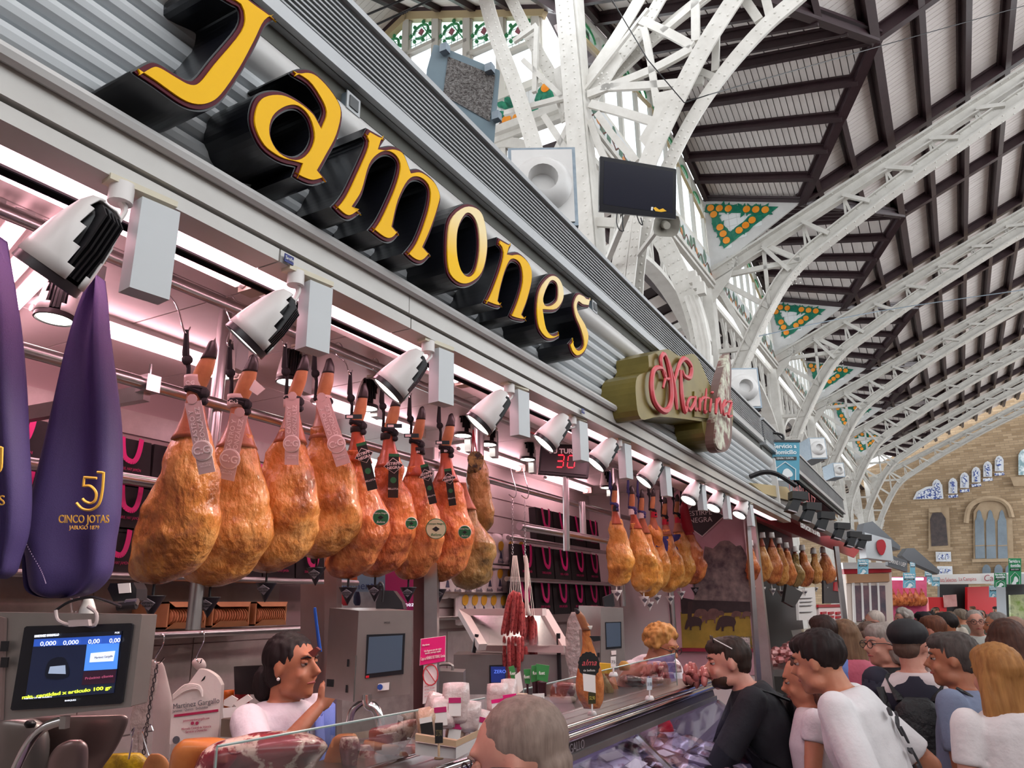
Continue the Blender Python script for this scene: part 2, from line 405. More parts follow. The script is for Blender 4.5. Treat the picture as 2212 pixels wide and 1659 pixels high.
def strip(g, P, w, h, off=0.0):                       # swept flat bar, w along N, h in the plane
    vs = []; fs = []; n = len(P)
    for i in range(n):
        dv = (P[min(i+1, n-1)]-P[max(i-1, 0)]).normalized(); nn = dv.cross(NV).normalized()
        if nn.z < 0: nn = -nn
        c = P[i]+nn*off; vs += [c-NV*w/2-nn*h/2, c+NV*w/2-nn*h/2, c+NV*w/2+nn*h/2, c-NV*w/2+nn*h/2]
    for i in range(n-1): fs += [(i*4+k, i*4+(k+1) % 4, i*4+4+(k+1) % 4, i*4+4+k) for k in range(4)]
    g.add(vs, fs+[(0, 3, 2, 1), (n*4-4, n*4-3, n*4-2, n*4-1)])
strip(g, LP, .34, .04); strip(g, LP, .03, .26, .14); strip(g, LP, .2, .03, .28); g.obj('bottom_chord', M_truss, tg)
tops = [(2.72-.94*i) for i in range(17)]
def lowz(t):
    for (t1, z1), (t2, z2) in zip(LOW, LOW[1:]):
        if t2 <= t <= t1: return z1+(z2-z1)*(t1-t)/(t1-t2+1e-9)
    return 10
def strut(p, q, w=.09): G().bar(p, q, w, .09, NV).obj('strut', M_truss, tg)
for i, t in enumerate(tops):
    zt_ = zt(t)-.2; b1 = t-.47; b0 = t+.47
    strut(tp(t, zt_, -.07), tp(b1-.05, lowz(b1-.05)+.2, -.07))
    if i: strut(tp(t, zt_, .05), tp(b0-.6, lowz(b0-.6)+.2, .05), .06)
    if i % 1 == 0: strut(tp(t, zt_, .06), tp(t+.02, lowz(t)+.15, .06), .05)
nd = tp(3.95, 9.5)
for (t, z) in ((1.95, 9.45), (2.75, 8.45), (3.25, 7.55)): strut(nd+V((0, 0, 0)), tp(t, z), .12)
strut(tp(1.95, 9.45), tp(2.72, zt(2.72)-.1), .12); strut(tp(2.72, 9.9), tp(2.75, 8.45), .08); strut(tp(3.93, 6.2), tp(3.25, 7.55), .1); strut(tp(4.0, 7.6), tp(3.3, 7.55), .1)
# column: box post with gusset plate, nozzle of the arch
g = G(); g.bar(tp(4.15, 0), tp(4.15, 9.7), .42, .3, TV); g.obj('column_shaft', M_truss, tg)
g = G(); g.prism([tp(4.1, 4.4, -.09), tp(3.9, 4.6, -.09), tp(3.75, 6.1, -.09), tp(3.4, 6.95, -.09), tp(4.1, 6.9, -.09)], NV*.02); g.obj('gusset_plate', M_truss, tg)
g = G(); g.prism([tp(4.1, 9.75, -.1), tp(3.3, 9.95, -.1), tp(3.55, 9.35, -.1), tp(4.1, 8.7, -.1)], NV*.02); g.obj('gusset_plate', M_truss, tg)
rv = G()
for i in range(0, len(LP)-1):
    p, q = LP[i], LP[i+1]; L_ = (q-p).length; n = max(1, int(L_/.15)); dv = (q-p).normalized(); nn = dv.cross(NV).normalized()
    if nn.z > 0: nn = -nn
    for j in range(n):
        x = p+(q-p)*(j/n)+nn*.02
        for o in (-.12, .12): rv.dome(x+NV*o, nn, .022)
        rv.dome(x-nn*.27-NV*.02, -NV, .018); rv.dome(x-nn*.06-NV*.02, -NV, .018)
for j in range(90):
    t = 4-.155*j
    for o in (-.12, .12): rv.dome(tp(t, zt(t)-.03, o), -Z, .02)
    rv.dome(tp(t, zt(t)-.22, -.02), -NV, .018)
for i in range(8):
    for j in range(16):
        t = 4.05-.085*i; z = 4.6+.15*j
        if z < 6.9 and t > 3.86-.5*max(0, z-5.6)+.0*i and t > 3.5: rv.dome(tp(t, z, -.1), -NV, .024)
for i in range(3):
    for j in range(4):
        rv.dome(tp(3.35+.1*i, 9.62+.1*j-.0*i, -.11), -NV, .024); rv.dome(tp(2.0+.09*i, 8.85+.1*j, -.11), -NV, .02)
rv.obj('rivets', M_truss, tg, kind='stuff')
names = ['second', 'third', 'fourth', 'fifth', 'sixth and furthest, against the brick wall']
for k in range(1, 6):
    dup(tg, NV*SP*k, 'white riveted arch truss, %s along the nave' % names[k-1])
# lattice girder along the column line and the side aisle behind
for k in range(0, 5):
    a0 = A0+SP*k; gl = thing('lattice_girder', NP(a0+SP/2, 4.25, 9), 'white lattice girder under the frieze, %s bay of the column line' % ['first', 'second', 'third', 'fourth', 'fifth', 'crossing'][k], 'girder', 'lattice girders along the column line')
    g = G(); g.bar(NP(a0, 4.25, 9.1), NP(a0+SP, 4.25, 9.1), .2, .12); g.obj('top_chord', M_truss, gl)
    P = [NP(a0+.2+(SP-.4)*i/16, 4.25, 6.7+1.55*math.sin(math.pi*i/16)**.6) for i in range(17)]
    g = G()
    for p, q in zip(P, P[1:]): g.bar(p, q+(q-p)*.03, .3, .1)
    g.obj('arch_rib', M_truss, gl)
    for i in range(1, 16):
        G().bar(P[i], NP(a0+.2+(SP-.4)*(i+(1 if i % 2 else -1)*.9)/16, 4.25, 9.1), .07, .06).obj('strut', M_truss, gl)
    for i in range(2, 16, 2): G().bar(P[i], NP(a0+.2+(SP-.4)*i/16, 4.25, 9.1), .06, .06).obj('strut', M_truss, gl)
    # aisle truss running outwards from each column
    at = thing('aisle_truss', NP(a0+SP, 5, 8), 'white aisle truss behind the %s column, before the dark aisle roof' % ['second', 'third', 'fourth', 'fifth', 'sixth', 'crossing'][k], 'roof truss', 'side aisle trusses')
    a = a0+SP
    g = G(); g.bar(NP(a, 4.2, 8.6), NP(a, 11, 6.9), .2, .16); g.obj('top_chord', M_truss, at)
    g = G(); g.bar(NP(a, 4.2, 6.3), NP(a, 11, 6.2), .2, .14); g.obj('bottom_chord', M_truss, at)
    for i in range(6):
        t = 4.2+1.1*i; zt_ = lambda x: 8.6-.25*(x-4.2)
        for p, q in ((NP(a, t, 6.3), NP(a, t+1.1, zt_(t+1.1))), (NP(a, t+1.1, 6.28), NP(a, t+.02, zt_(t))), (NP(a, t+1.1, 6.28), NP(a, t+1.1, zt_(t+1.1)))): G().bar(p, q, .09, .08, NV).obj('strut', M_truss, at)
M_dk = mat('dark_brown_board', '#3a2a2e', .6, noi=(5, .5), col2='#2b1f23')
ac = thing('ceiling_aisle', (0, 0, 0), 'dark brown side aisle roof with pale boards behind the columns', None, kind='structure')
g = G(); g.slab([NP(11.2, 4.4, 9.15), NP(56, 4.4, 9.15), NP(56, 12, 7.1), NP(11.2, 12, 7.1)], Z*.06); g.obj('roof_deck', M_dk, ac)
for i in range(40):
    a = 11.4+i*1.13
    g = G(); g.slab([NP(a, 4.6, 9.04), NP(a+.55, 4.6, 9.04), NP(a+.55, 11.8, 7.1), NP(a, 11.8, 7.1)], Z*.03); g.obj('board', M_plank, ac)
for i in range(6):
    t = 4.9+1.25*i; pbeam(NP(11.2, t, 9.0-.27*(t-4.4)-.05), NP(56, t, 9.0-.27*(t-4.4)-.05), Z, .12, .14, 'purlin', ac)
# ================= crossing column, big wing window, things above the stall =================
AC = 9.1
def PB(g, pts, w, h, a=AC, up=None):                # flat bars through pixel points in the plane a; w in the plane, h along N
    P = [PN(x, y, a) for x, y in pts]
    P = smv(P, 4) if len(P) > 2 else P
    strip(g, P, h, w); return P
def rivet_rows(g, P, off, a_off, step=.13, r=.02):
    for p, q in zip(P, P[1:]):
        dv = (q-p).normalized(); sd = dv.cross(NV).normalized(); n = max(1, round((q-p).length/step))
        for j in range(n):
            x = p+(q-p)*((j+.5)/n)
            for o in off: g.dome(x+sd*o-NV*a_off, -NV, r)
cc = thing('crossing_column', NP(AC, 3.95, 0), 'thick white riveted column with spreading arms left of the black monitor', 'column')
rv = G()
def arm(name, pts, w, h=.12, a=AC, riv=True, web=None, lab=None):
    g = G(); P = PB(g, pts, w, .03, a); PB(g, pts, .03, h, a+h/2)
    o = g.obj(name, M_truss, cc)
    if riv: rivet_rows(rv, P, (-w*.24, w*.24), .015)
    return P
arm('column_flange', [(1203, -160), (1218, 0), (1237, 210), (1258, 470), (1272, 640), (1280, 900)], .3, .3, AC-.25)
g = G(); g.bar(NP(AC+.1, 3.95, 0), NP(AC+.1, 3.9, 8.2), .36, .36, TV); g.obj('column_shaft', M_truss, cc)
g = G(); PB(g, [(1240, -100), (1260, 215), (1290, 560), (1300, 800)], .12, .3, AC-.05); g.obj('web_plate', M_truss, cc)
arm('arm', [(1040, -40), (1066, 60), (1110, 180), (1146, 290), (1180, 420), (1205, 560)], .26, .2, AC-.2)
arm('arm', [(1085, -40), (1150, 90), (1205, 190), (1225, 260)], .2, .2, AC+.1)
arm('arm', [(1460, -60), (1390, 60), (1320, 150), (1262, 225)], .2, .25, AC+.1)
g = G(); PB(g, [(1415, -60), (1345, 60), (1275, 165)], .22, .02, AC+.12); g.obj('web_plate', M_truss, cc)
arm('arm', [(1540, -20), (1440, 60), (1340, 150), (1290, 200)], .18, .25, AC+.35)
arm('rib', [(1640, -80), (1572, 20), (1510, 120), (1450, 240), (1400, 350), (1365, 460), (1338, 600), (1330, 800)], .27, .3, AC-.35)
arm('rib', [(1840, -110), (1730, -10), (1650, 60), (1570, 150), (1500, 250), (1443, 360), (1400, 470), (1376, 600), (1372, 800)], .2, .3, AC-.2)
for seg, w in (([(1270, 205), (1400, 155), (1495, 105)], .13), ([(1275, 225), (1350, 245), (1425, 268)], .13), ([(1300, 190), (1400, 185), (1520, 175)], .12), ([(1385, 45), (1440, 70), (1495, 100)], .13), ([(1392, 60), (1405, 130), (1420, 230)], .1), ([(1502, -20), (1503, 90)], .12), ([(1548, 60), (1545, 155)], .1), ([(1590, -30), (1640, 45)], .12), ([(1645, -40), (1665, 40)], .12), ([(1290, 245), (1330, 300), (1375, 350)], .1), ([(1275, 260), (1300, 330), (1320, 360)], .1), ([(1110, 90), (1160, 55)], .09), ([(1160, 60), (1155, 200)], .08), ([(1130, 130), (1215, 210)], .08), ([(1090, 245), (1222, 210)], .09), ([(1175, 250), (1240, 350)], .1), ([(1240, 250), (1200, 330)], .1), ([(1205, 370), (1245, 372)], .12), ([(1285, 480), (1330, 482)], .14), ([(1380, 500), (1290, 700)], .07), ([(1430, 70), (1560, -40)], .1), ([(1500, 150), (1560, 175)], .1), ([(1255, 205), (1400, 20)], .05)):
    g = G(); PB(g, seg, w, .06, AC-.08); g.obj('strut', M_truss, cc)
# long plates under the monitor
arm('rib', [(1355, 470), (1340, 580), (1318, 760)], .18, .1, AC-.5); arm('rib', [(1378, 470), (1362, 600), (1345, 760)], .13, .1, AC-.5)
g = G(); g.prism([PN(x, y, AC-.02) for x, y in [(1262, 170), (1330, 100), (1345, 130), (1290, 220)]], NV*.02)
g.prism([PN(x, y, AC-.02) for x, y in [(1195, 150), (1212, 140), (1225, 230), (1215, 250)]], NV*.02); g.prism([PN(x, y, AC-.14) for x, y in [(1420, 200), (1470, 190), (1450, 260), (1405, 330), (1380, 300), (1410, 250)]], NV*.02)
g.obj('gusset_plate', M_truss, cc, kind='stuff')
for bx, by in ((1425, 225), (1300, 175)):
    for i in range(3):
        for j in range(4): rv.dome(PN(bx-11+i*11+j*3, by-16+j*11, AC-.1), -NV, .022)
rv.obj('rivets', M_truss, cc, kind='stuff')
# diagonal brace arcs seen through the frame right of the monitor
g = G(); cc2 = thing('arched_brace', PN(1500, 600, 11), 'white curved riveted brace under the loudspeaker horn, right of the monitor', 'brace')
P = PB(g, [(1385, 470), (1425, 510), (1462, 580), (1495, 660), (1515, 740), (1520, 860)], .3, .12, 11); g.obj('brace_plate', M_truss, cc2); rv = G(); rivet_rows(rv, P, (-.09, 0, .09), .065); rv.obj('rivets', M_truss, cc2, kind='stuff')
for i in range(3):
    g = G(); g.tube([PN(1484+i*9, 640, 10.8), PN(1500+i*9, 690, 10.8), PN(1512+i*9, 750, 10.8), PN(1516+i*9, 900, 10.8)], .05, 8)
    g.obj('drain_pipe', M_truss, cc2, smooth=True)
g = G(); [g.box(PN(1497+i*9, 600+i*12, 10.7), (.12, .12, .2)) for i in range(3)]; g.obj('pipe_clamp', M_truss, cc2, kind='stuff')
# big wing window facing the camera (transverse dormer)
AW = 10.5; wt, wz = 8.53, 14.4; hw, hz, zs = 3.2, 12.94, 11.35
def WN(t, z, o=0): return NP(AW+o, t, z)
ww = thing('wing_window', WN(wt, zs), 'tall bright window with stained glass heads behind the grey floodlight', 'window', kind='structure')
def wtop(t): return wz-(wz-hz)*min(1, abs(t-wt)/hw)
n = 8
for i in range(n+1):
    t = wt-hw+2*hw*i/n; g = G(); g.bar(WN(t, zs), WN(t, wtop(t)+.02), .16, .12, NV); g.bar(WN(t, zs), WN(t, wtop(t)+.02), .24, .05, NV); g.obj('mullion', M_frame, ww)
for s in (-1, 1):
    g = G(); g.bar(WN(wt, wz+.05), WN(wt+s*(hw+.2), hz-.05), .14, .22, Z); g.obj('head_rail', M_ochre, ww)
g = G(); g.bar(WN(wt-hw-.1, zs), WN(wt+hw+.1, zs), .16, .16); g.obj('sill', M_frame, ww)
SG = mat('stained_green', '#3f9a63', .4); SL = mat('leaded_glass', '#cfe6e0', .3); SR = mat('stained_rose', '#b06a78', .4)
for i in range(n):
    t1 = wt-hw+2*hw*i/n; t2 = t1+2*hw/n; h1, h2 = wtop(t1), wtop(t2); hl = min(h1, h2)-.62
    g = G(); g.bar(WN(t1, hl), WN(t2, hl), .12, .09); g.obj('transom', M_frame, ww)
    g = G(); g.slab([WN(t1, zs, .04), WN(t2, zs, .04), WN(t2, hl, .04), WN(t1, hl, .04)], NV*.01); g.obj('pane', M_wpane, ww)
    g = G(); g.slab([WN(t1, hl, .05), WN(t2, hl, .05), WN(t2, h2, .05), WN(t1, h1, .05)], NV*.01); g.obj('pane', glassm('pale_leaded_glass', (.86, .97, .93), .08, .2), ww)
    tc, zc_ = (t1+t2)/2, (h1+h2)/2-.38
    g = G(); g.tube([WN(tc+.2*math.cos(w), zc_+.17*math.sin(w), -.02) for w in [x*.45 for x in range(13)]], .03, 5)
    for q in range(7):
        w = q*.9; c = WN(tc+.27*math.cos(w), zc_+.24*math.sin(w), -.02); g.sph(c, .045, 6, 4)
    g.tube([WN(t1+.1, hl+.1, -.02), WN(tc, zc_+.2, -.02), WN(t2-.08, hl+.35, -.02)], .014, 4); g.obj('leaf_motif', SG, ww, kind='stuff')
    g = G(); g.prism([WN(tc+.08, zc_, -.02), WN(tc, zc_+.1, -.02), WN(tc-.08, zc_, -.02), WN(tc, zc_-.1, -.02)], NV*.02); g.obj('rose_motif', SR, ww)
    g = G()
    for q in range(5): g.bar(WN(t1+.1+q*.15, hl, -.01), WN(t1+.1+q*.15, hl+.55, -.01), .008, .008)
    for q in range(3): g.bar(WN(t1, hl+.15+q*.17, -.01), WN(t2, hl+.15+q*.17, -.01), .008, .008)
    g.obj('lead_came', mat('lead', '#7c8481', .5), ww, kind='stuff')
# painted frieze under it
fz = thing('tile_frieze', WN(wt, zs-.5), 'white tile band painted with big oranges right of the floodlight', 'tile frieze')
for i in range(24):
    for j in range(2):
        t = wt+hw+.4-.3*i
        g = G(); g.slab([WN(t, zs-.72+.31*j, -.02), WN(t-.29, zs-.72+.31*j, -.02), WN(t-.29, zs-.42+.31*j, -.02), WN(t, zs-.42+.31*j, -.02)], NV*.03); g.obj('tile', M_tile, fz)
r_ = random.Random(4)
for (x, y) in ((1180, 190), (1120, 232), (1118, 255), (1095, 260), (1085, 226), (1150, 215)):
    c = PN(x, y, AW-.04)
    if (x, y) in ((1085, 226), (1150, 215)): continue
    g = G(); g.tube([c, c-NV*.03], .1, 14); g.obj('painted_orange', M_orange, fz)
for (x, y, w) in ((1088, 228, .6), (1100, 222, 1.1), (1108, 225, 1.6), (1086, 248, .4), (1178, 214, 1.3), (1190, 205, 1.0), (1165, 207, 1.9), (1150, 235, .8)):
    c = PN(x, y, AW-.035); a_, b_2 = TV*math.cos(w)+Z*math.sin(w), TV*-math.sin(w)+Z*math.cos(w)
    g = G(); g.prism([c+a_*.2, c+a_*.08+b_2*.07, c-a_*.12+b_2*.06, c-a_*.18, c-a_*.1-b_2*.07, c+a_*.1-b_2*.06], NV*-.02); g.obj('painted_leaf', M_leaf, fz)
g = G(); g.tube([PN(x, y, AW-.04) for x, y in ((1075, 275), (1095, 245), (1125, 235), (1150, 225))], .022, 5); g.obj('painted_twig', mat('frieze_twig', '#6a4a42', .5), fz)
g = G(); g.bar(WN(wt+hw+.3, zs-.85, -.1), WN(wt-hw-.9, zs-.85, -.1), .26, .16); g.bar(WN(wt+hw+.3, zs-.98, -.05), WN(wt-hw-.9, zs-.98, -.05), .14, .12); g.obj('cornice', M_truss, fz)
wg = thing('wing_girder', WN(wt, zs-2), 'white arched girder under the orange frieze behind the floodlight', 'girder')
g = G(); PB(g, [(940, 420), (1020, 345), (1085, 312), (1140, 320), (1180, 350)], .2, .15, AW); g.obj('arch_rib', M_truss, wg)
for s in ([(1088, 290), (1088, 345)], [(1098, 295), (1135, 345)], [(1060, 305), (1090, 290)], [(1150, 300), (1150, 400)], [(1155, 300), (1190, 400)]):
    g = G(); PB(g, s, .12, .08, AW); g.obj('strut', M_truss, wg)
g = G(); g.slab([WN(wt+5, 9.4, .5), WN(wt-4, 9.4, .5), WN(wt-4, zs-1, .5), WN(wt+5, zs-1, .5)], NV*.05); g.obj('dark_boarding', M_dk, wg)
# planked wing roof running from the window towards the camera
wr = thing('ceiling_wing', (0, 0, 0), 'cream planked wing roof with brown beams over the sign letters', None, kind='structure')
E_ = (-NV-Z*.45); LEN = 9.0
for s in (1, -1):
    p0, p1 = WN(wt, wz+.15), WN(wt+s*(hw+.15), hz+.02); fn = (p1-p0).cross(E_).normalized()
    if fn.z < 0: fn = -fn
    p1 = p0+(p1-p0)*(1.9 if s > 0 else 1.05)
    e = 0
    while e < LEN:
        g = G(); g.slab([p0+E_*(e+.005)+fn*.1, p1+E_*(e+.005)+fn*.1, p1+E_*(e+.155)+fn*.1, p0+E_*(e+.155)+fn*.1], fn*.03); g.obj('plank', M_plank, wr); e += .16
    g = G(); g.slab([p0+fn*.14, p1+fn*.14, p1+E_*LEN+fn*.14, p0+E_*LEN+fn*.14], fn*.03); g.obj('backing', M_gap, wr)
    for i in range(7 if s > 0 else 5):
        q = p0+(p1-p0)*(i/6 if s > 0 else i/4); pbeam(q, q+E_*LEN, fn, .15, .17, 'purlin', wr)
    pbeam(p0-E_*.02, p1-E_*.02, fn, .18, .2, 'beam', wr); pbeam(p0+E_*4.2, p1+E_*4.2, fn, .14, .17, 'beam', wr)
g = G()                                             # tie rods under the wing roof
for (x1, y1, x2, y2) in ((560, 130, 1010, -60), (580, 160, 1060, -60)): g.tube([PN(x1, y1, 7.5), PN(x2, y2, 9.5)], .022, 6)
g.obj('tie_rod', M_black, wr, kind='stuff')
# dark dome boarding behind the arms
dm = thing('ceiling_dome', (0, 0, 0), 'dark brown dome boarding with grey panels behind the column arms', None, kind='structure')
g = G(); g.slab([PN(1040, -120, 14.5), PN(1900, -120, 14.5), PN(1640, 60, 14.5), PN(1400, 190, 14.5)], NV*.1)
g.slab([PN(1100, -120, 14.5), PN(1400, -120, 14.5), PN(1400, 190, 14.5), PN(1235, 140, 14.5)], NV*.1); g.obj('dark_boarding', M_dk, dm)
M_gp = mat('grey_dome_panel', '#a09694', .7, noi=(4, .5), col2='#8a8080')
for q in ([(1270, 42), (1328, 55), (1292, 110), (1275, 105)], [(1265, -40), (1292, -45), (1290, 5), (1268, 3)], [(1330, -40), (1362, -40), (1345, 18), (1325, 12)], [(1196, 55), (1212, 48), (1216, 85), (1212, 88)], [(1180, -20), (1206, -20), (1210, 15), (1186, 18)]):
    g = G(); g.prism([PN(x, y, 14.2) for x, y in q], NV*.04); g.obj('panel', M_gp, dm)
for q in ([(1190, 20), (1350, 62)], [(1240, 130), (1380, 140)], [(1315, -60), (1300, 60)]):
    pbeam(PN(*q[0], 14.3), PN(*q[1], 14.3), NV*-1, .2, .2, 'beam', dm)

# ---------- hanging monitor ----------
def slabpx(q, f, D, th):                             # prism from pixels in a plane through depth function
    return [f(x, y) for x, y in q]
TVA = 7.2
tvn = (RT*.05-FWD*1).normalized(); tvn.z -= .12; tvn.normalize(); tc_ = PN(1378, 405, TVA)
fT = lambda x, y, o=0: PL(x, y, tc_+tvn*o, tvn)
tv = thing('monitor', tc_, 'black flat monitor hanging switched off in front of the riveted arms', 'monitor')
def rr(q, r=.12):                                    # slightly rounded quad in pixels
    o = []
    for i in range(4):
        a, b, c = q[i-1], q[i], q[(i+1) % 4]
        for t in (r, r*.3): o.append((b[0]+(a[0]-b[0])*t, b[1]+(a[1]-b[1])*t))
        for t in (r*.3, r): o.append((b[0]+(c[0]-b[0])*t, b[1]+(c[1]-b[1])*t))
    return o
g = G(); g.prism([fT(x, y) for x, y in rr([(1296, 337), (1461, 365), (1460, 473), (1294, 457)], .04)], -tvn*.07); g.obj('casing', mat('gloss_black', '#14151c', .25), tv)
g = G(); g.prism([fT(x, y, .004) for x, y in [(1305, 347), (1454, 371), (1453, 462), (1303, 441)]], -tvn*.004); g.obj('screen', mat('dark_screen', '#1d1f2b', .18), tv)
g = G(); g.prism([fT(x, y, .02) for x, y in [(1295, 443), (1460, 462), (1460, 473), (1294, 457)]], -tvn*.03); g.obj('lower_trim', mat('gloss_black', '#14151c', .25), tv)
g = G(); g.prism([fT(x, y, .01) for x, y in [(1411, 449), (1416, 447), (1424, 453), (1432, 450), (1440, 456), (1428, 458), (1416, 456)]], -tvn*.004); g.obj('sticker', mat('sticker_yellow', '#e8b01c', .5), tv, label='torn yellow sticker')
g = G(); g.prism([fT(x, y, .01) for x, y in [(1407, 447), (1411, 447), (1410, 455), (1406, 454)]], -tvn*.004); g.obj('sticker', mat('sticker_white', '#d8d8d8', .5), tv)
g = G(); g.bar(tc_+Z*.3-tvn*.1, tc_+Z*.3-tvn*1.6, .06, .06); g.bar(tc_-tvn*.05, NP(9.0, 3.8, 6.1), .07, .07); g.obj('wall_bracket', M_truss, tv)
for q in ([(1333, 462), (1332, 480), (1337, 495), (1345, 500)], [(1345, 462), (1345, 485), (1347, 500)], [(1376, 466), (1381, 480), (1388, 486), (1384, 470)]):
    g = G(); g.tube(smv([fT(x, y, -.03) for x, y in q], 4), .007, 6); g.obj('cable', M_black, tv, smooth=True)
# ---------- horn loudspeaker ----------
hd = PN(1440, 487, 8.2); hn = (-FWD*.9+RT*.1-Z*.35).normalized(); a_, b_2 = frame(hn)
hs = thing('horn_speaker', hd, 'grey horn loudspeaker just under the right corner of the monitor', 'loudspeaker')
M_horn = mat('horn_grey', '#8f8b82', .5)
def sqring(c, w, h, k=16, pw=4):
    o = []
    for i in range(k):
        t = 2*math.pi*i/k; cs, sn = math.cos(t), math.sin(t); s_ = (abs(cs)**pw+abs(sn)**pw)**(-1/pw); o.append(c+a_*cs*s_*w+b_2*sn*s_*h)
    return o
def loftr(g, rings, cap=(True, True)):
    n = len(rings[0]); vs = [p for r in rings for p in r]; fs = []
    for i in range(len(rings)-1):
        for k in range(n): fs.append((i*n+k, i*n+(k+1) % n, (i+1)*n+(k+1) % n, (i+1)*n+k))
    if cap[0]: fs.append(tuple(range(n))[::-1])
    if cap[1]: fs.append(tuple(range((len(rings)-1)*n, len(rings)*n)))
    return g.add(vs, fs)
g = G(); loftr(g, [sqring(hd-hn*.28, .05, .05), sqring(hd-hn*.12, .07, .07), sqring(hd, .17, .14), sqring(hd+hn*.01, .165, .135), sqring(hd-hn*.1, .05, .05)], (True, True)); g.obj('horn_bell', M_horn, hs, smooth=True)
g = G(); loftr(g, [sqring(hd-hn*.1, .055, .055, pw=2), sqring(hd+hn*.02, .045, .045, pw=2)]); g.obj('horn_driver', mat('horn_light', '#a8a49a', .5), hs, smooth=True)
g = G(); g.bar(hd-hn*.2, NP(9.2, 3.9, 5.9), .05, .05); g.obj('bracket', M_truss, hs)

# ---------- grooved roof edge beam above the sign ----------
BC = 1.22
def BP(px, py, off=0.0): return PY(px, py, BC+off, .025)
def BW(x, y, z): return V((x, BC+y-.025*x, z))       # stall front frame: x along, y inward from the beam face, z up
tz = BP(1297, 557).z; bz = BP(1000, 397).z; zt_, zb_ = tz, bz
M_bm = mat('beam_paint', '#b3b5b6', .4, .3, noi=(3, .5), col2='#8f9192'); M_groove = mat('groove_dark', '#56585a', .6); M_under = mat('duct_underside', '#2b2d31', .7, noi=(60, .6), col2='#1d1f22', bump=(80, .4, .01))
for (x0, x1, lab) in ((-1.2, 6.9, 'grooved grey canopy beam above the yellow letters'), (7.0, 13.6, 'fine grooved grey canopy beam beyond the script sign')):
    bm = thing('canopy_beam', BW((x0+x1)/2, 0, zb_), lab, 'beam')
    h = zt_-zb_; g = G(); g.slab([BW(x0, 0, zb_), BW(x1, 0, zb_), BW(x1, .12, zb_), BW(x0, .12, zb_)], Z*h); g.obj('beam_body', M_bm, bm)
    for i in range(11):
        z = zb_+h*(.2+.068*i); g = G(); g.slab([BW(x0, -.003, z), BW(x1, -.003, z), BW(x1, .0, z), BW(x0, .0, z)], Z*h*.034); g.obj('groove', M_groove, bm)
        g = G(); g.bar(BW(x0, -.006, z+h*.05), BW(x1, -.006, z+h*.05), .012, h*.026); g.obj('rib', M_bm, bm)
    g = G(); g.bar(BW(x0, -.012, zb_+h*.09), BW(x1, -.012, zb_+h*.09), .02, h*.17); g.obj('lower_flange', mat('flange', '#b4b6b8', .35, .4), bm)
    g = G(); g.bar(BW(x0, -.01, zt_-.008), BW(x1, -.01, zt_-.008), .03, .02); g.obj('upper_flange', mat('flange', '#b4b6b8', .35, .4), bm)
    g = G(); g.slab([BW(x0, .02, zb_-.05), BW(x1, .02, zb_-.05), BW(x1, .05, zb_-.05), BW(x0, .05, zb_-.05)], Z*.05); g.obj('drip_edge', mat('dark_lip', '#55554f', .7), bm)  # dark grey strip along the beam's lower edge
# roof canopy underside, ducts
dk = thing('ventilation_duct', BW(3, .5, zb_), 'dark speckled duct running under the grooved canopy beam', 'duct')
g = G(); g.slab([BW(2.0, .1, zb_-.02), BW(13, .1, zb_-.02), BW(13, 1.0, zb_-.02), BW(2.6, 1.0, zb_-.02)], Z*.4); g.obj('duct_body', M_under, dk)
g = G(); g.slab([BW(1.66, .75, zb_+.02), BW(2.3, .75, zb_+.02), BW(2.3, 1.5, zb_+.02), BW(1.66, 1.5, zb_+.02)], Z*.36); g.obj('duct_elbow', M_galv, dk)
for (x, lab) in ((1.35, 'galvanised beam bracket above the letter a'), (3.05, 'square tube bracket above the letter o'), (4.1, 'square tube bracket above the last letter')):
    bk = thing('beam_bracket', BW(x, .2, zb_), lab, 'bracket'); g = G()
    o = [BW(x, 0, zb_-.05), BW(x, .45, zb_-.05)]; g.bar(o[0], o[1], .05, .05); g.obj('arm', M_galv, bk)
    g = G(); g.box(o[0]+V((0, -.001, 0)), (.056, .004, .056)); g.obj('end_plate', mat('flange', '#b4b6b8', .35, .4), bk); g = G(); g.box(o[0]+V((0, -.004, 0)), (.036, .004, .036)); g.obj('opening', M_groove, bk)
def duct(px, s, lab, X=None):
    c = BP(*px, .45); w, h = .40*s, .52*s; dt = thing('air_nozzle', c, lab, 'air outlet', 'air outlets above the canopy')
    a_x = V((0, -1, 0)); fx = V((.25, -1, 0)).normalized()
    fx = (-NV*.86-TV*.5).normalized(); sx = Z.cross(fx)
    def q(u, v, o): return c+sx*u+Z*v+fx*o
    g = G(); g.slab([q(-w/2, -h/2, -.9*s), q(w/2, -h/2, -.9*s), q(w/2, h/2, -.9*s), q(-w/2, h/2, -.9*s)], fx*.9*s); g.obj('duct_box', M_galv, dt)
    g = G(); g.slab([q(-w/2+.02, -h/2+.02, 0), q(w/2-.02, -h/2+.02, 0), q(w/2-.02, h/2-.02, 0), q(-w/2+.02, h/2-.02, 0)], fx*.01); g.obj('face_plate', M_white, dt)
    g = G(); R_ = .14*s
    rings = []
    for r_2, o in ((R_*1.25, .01), (R_*1.2, .05*s), (R_*.9, .09*s), (R_*.62, .10*s), (R_*.55, .04*s), (R_*.5, -.02)):
        rings.append([q(r_2*math.cos(t*math.pi/10), r_2*math.sin(t*math.pi/10), o) for t in range(20)])
    loftr(g, rings, (False, True)); g.obj('nozzle_ring', M_white, dt, smooth=True)
duct((1172, 402), 1.0, 'galvanised duct box with a round white nozzle left of the thick riveted column')
duct((1607, 838), .95, 'galvanised duct box with a round white nozzle above the script sign')
duct((1767, 968), .8, 'galvanised duct box with a round nozzle above the blue hanging sign')
duct((1812, 1015), .65, 'small galvanised duct box furthest along the canopy')
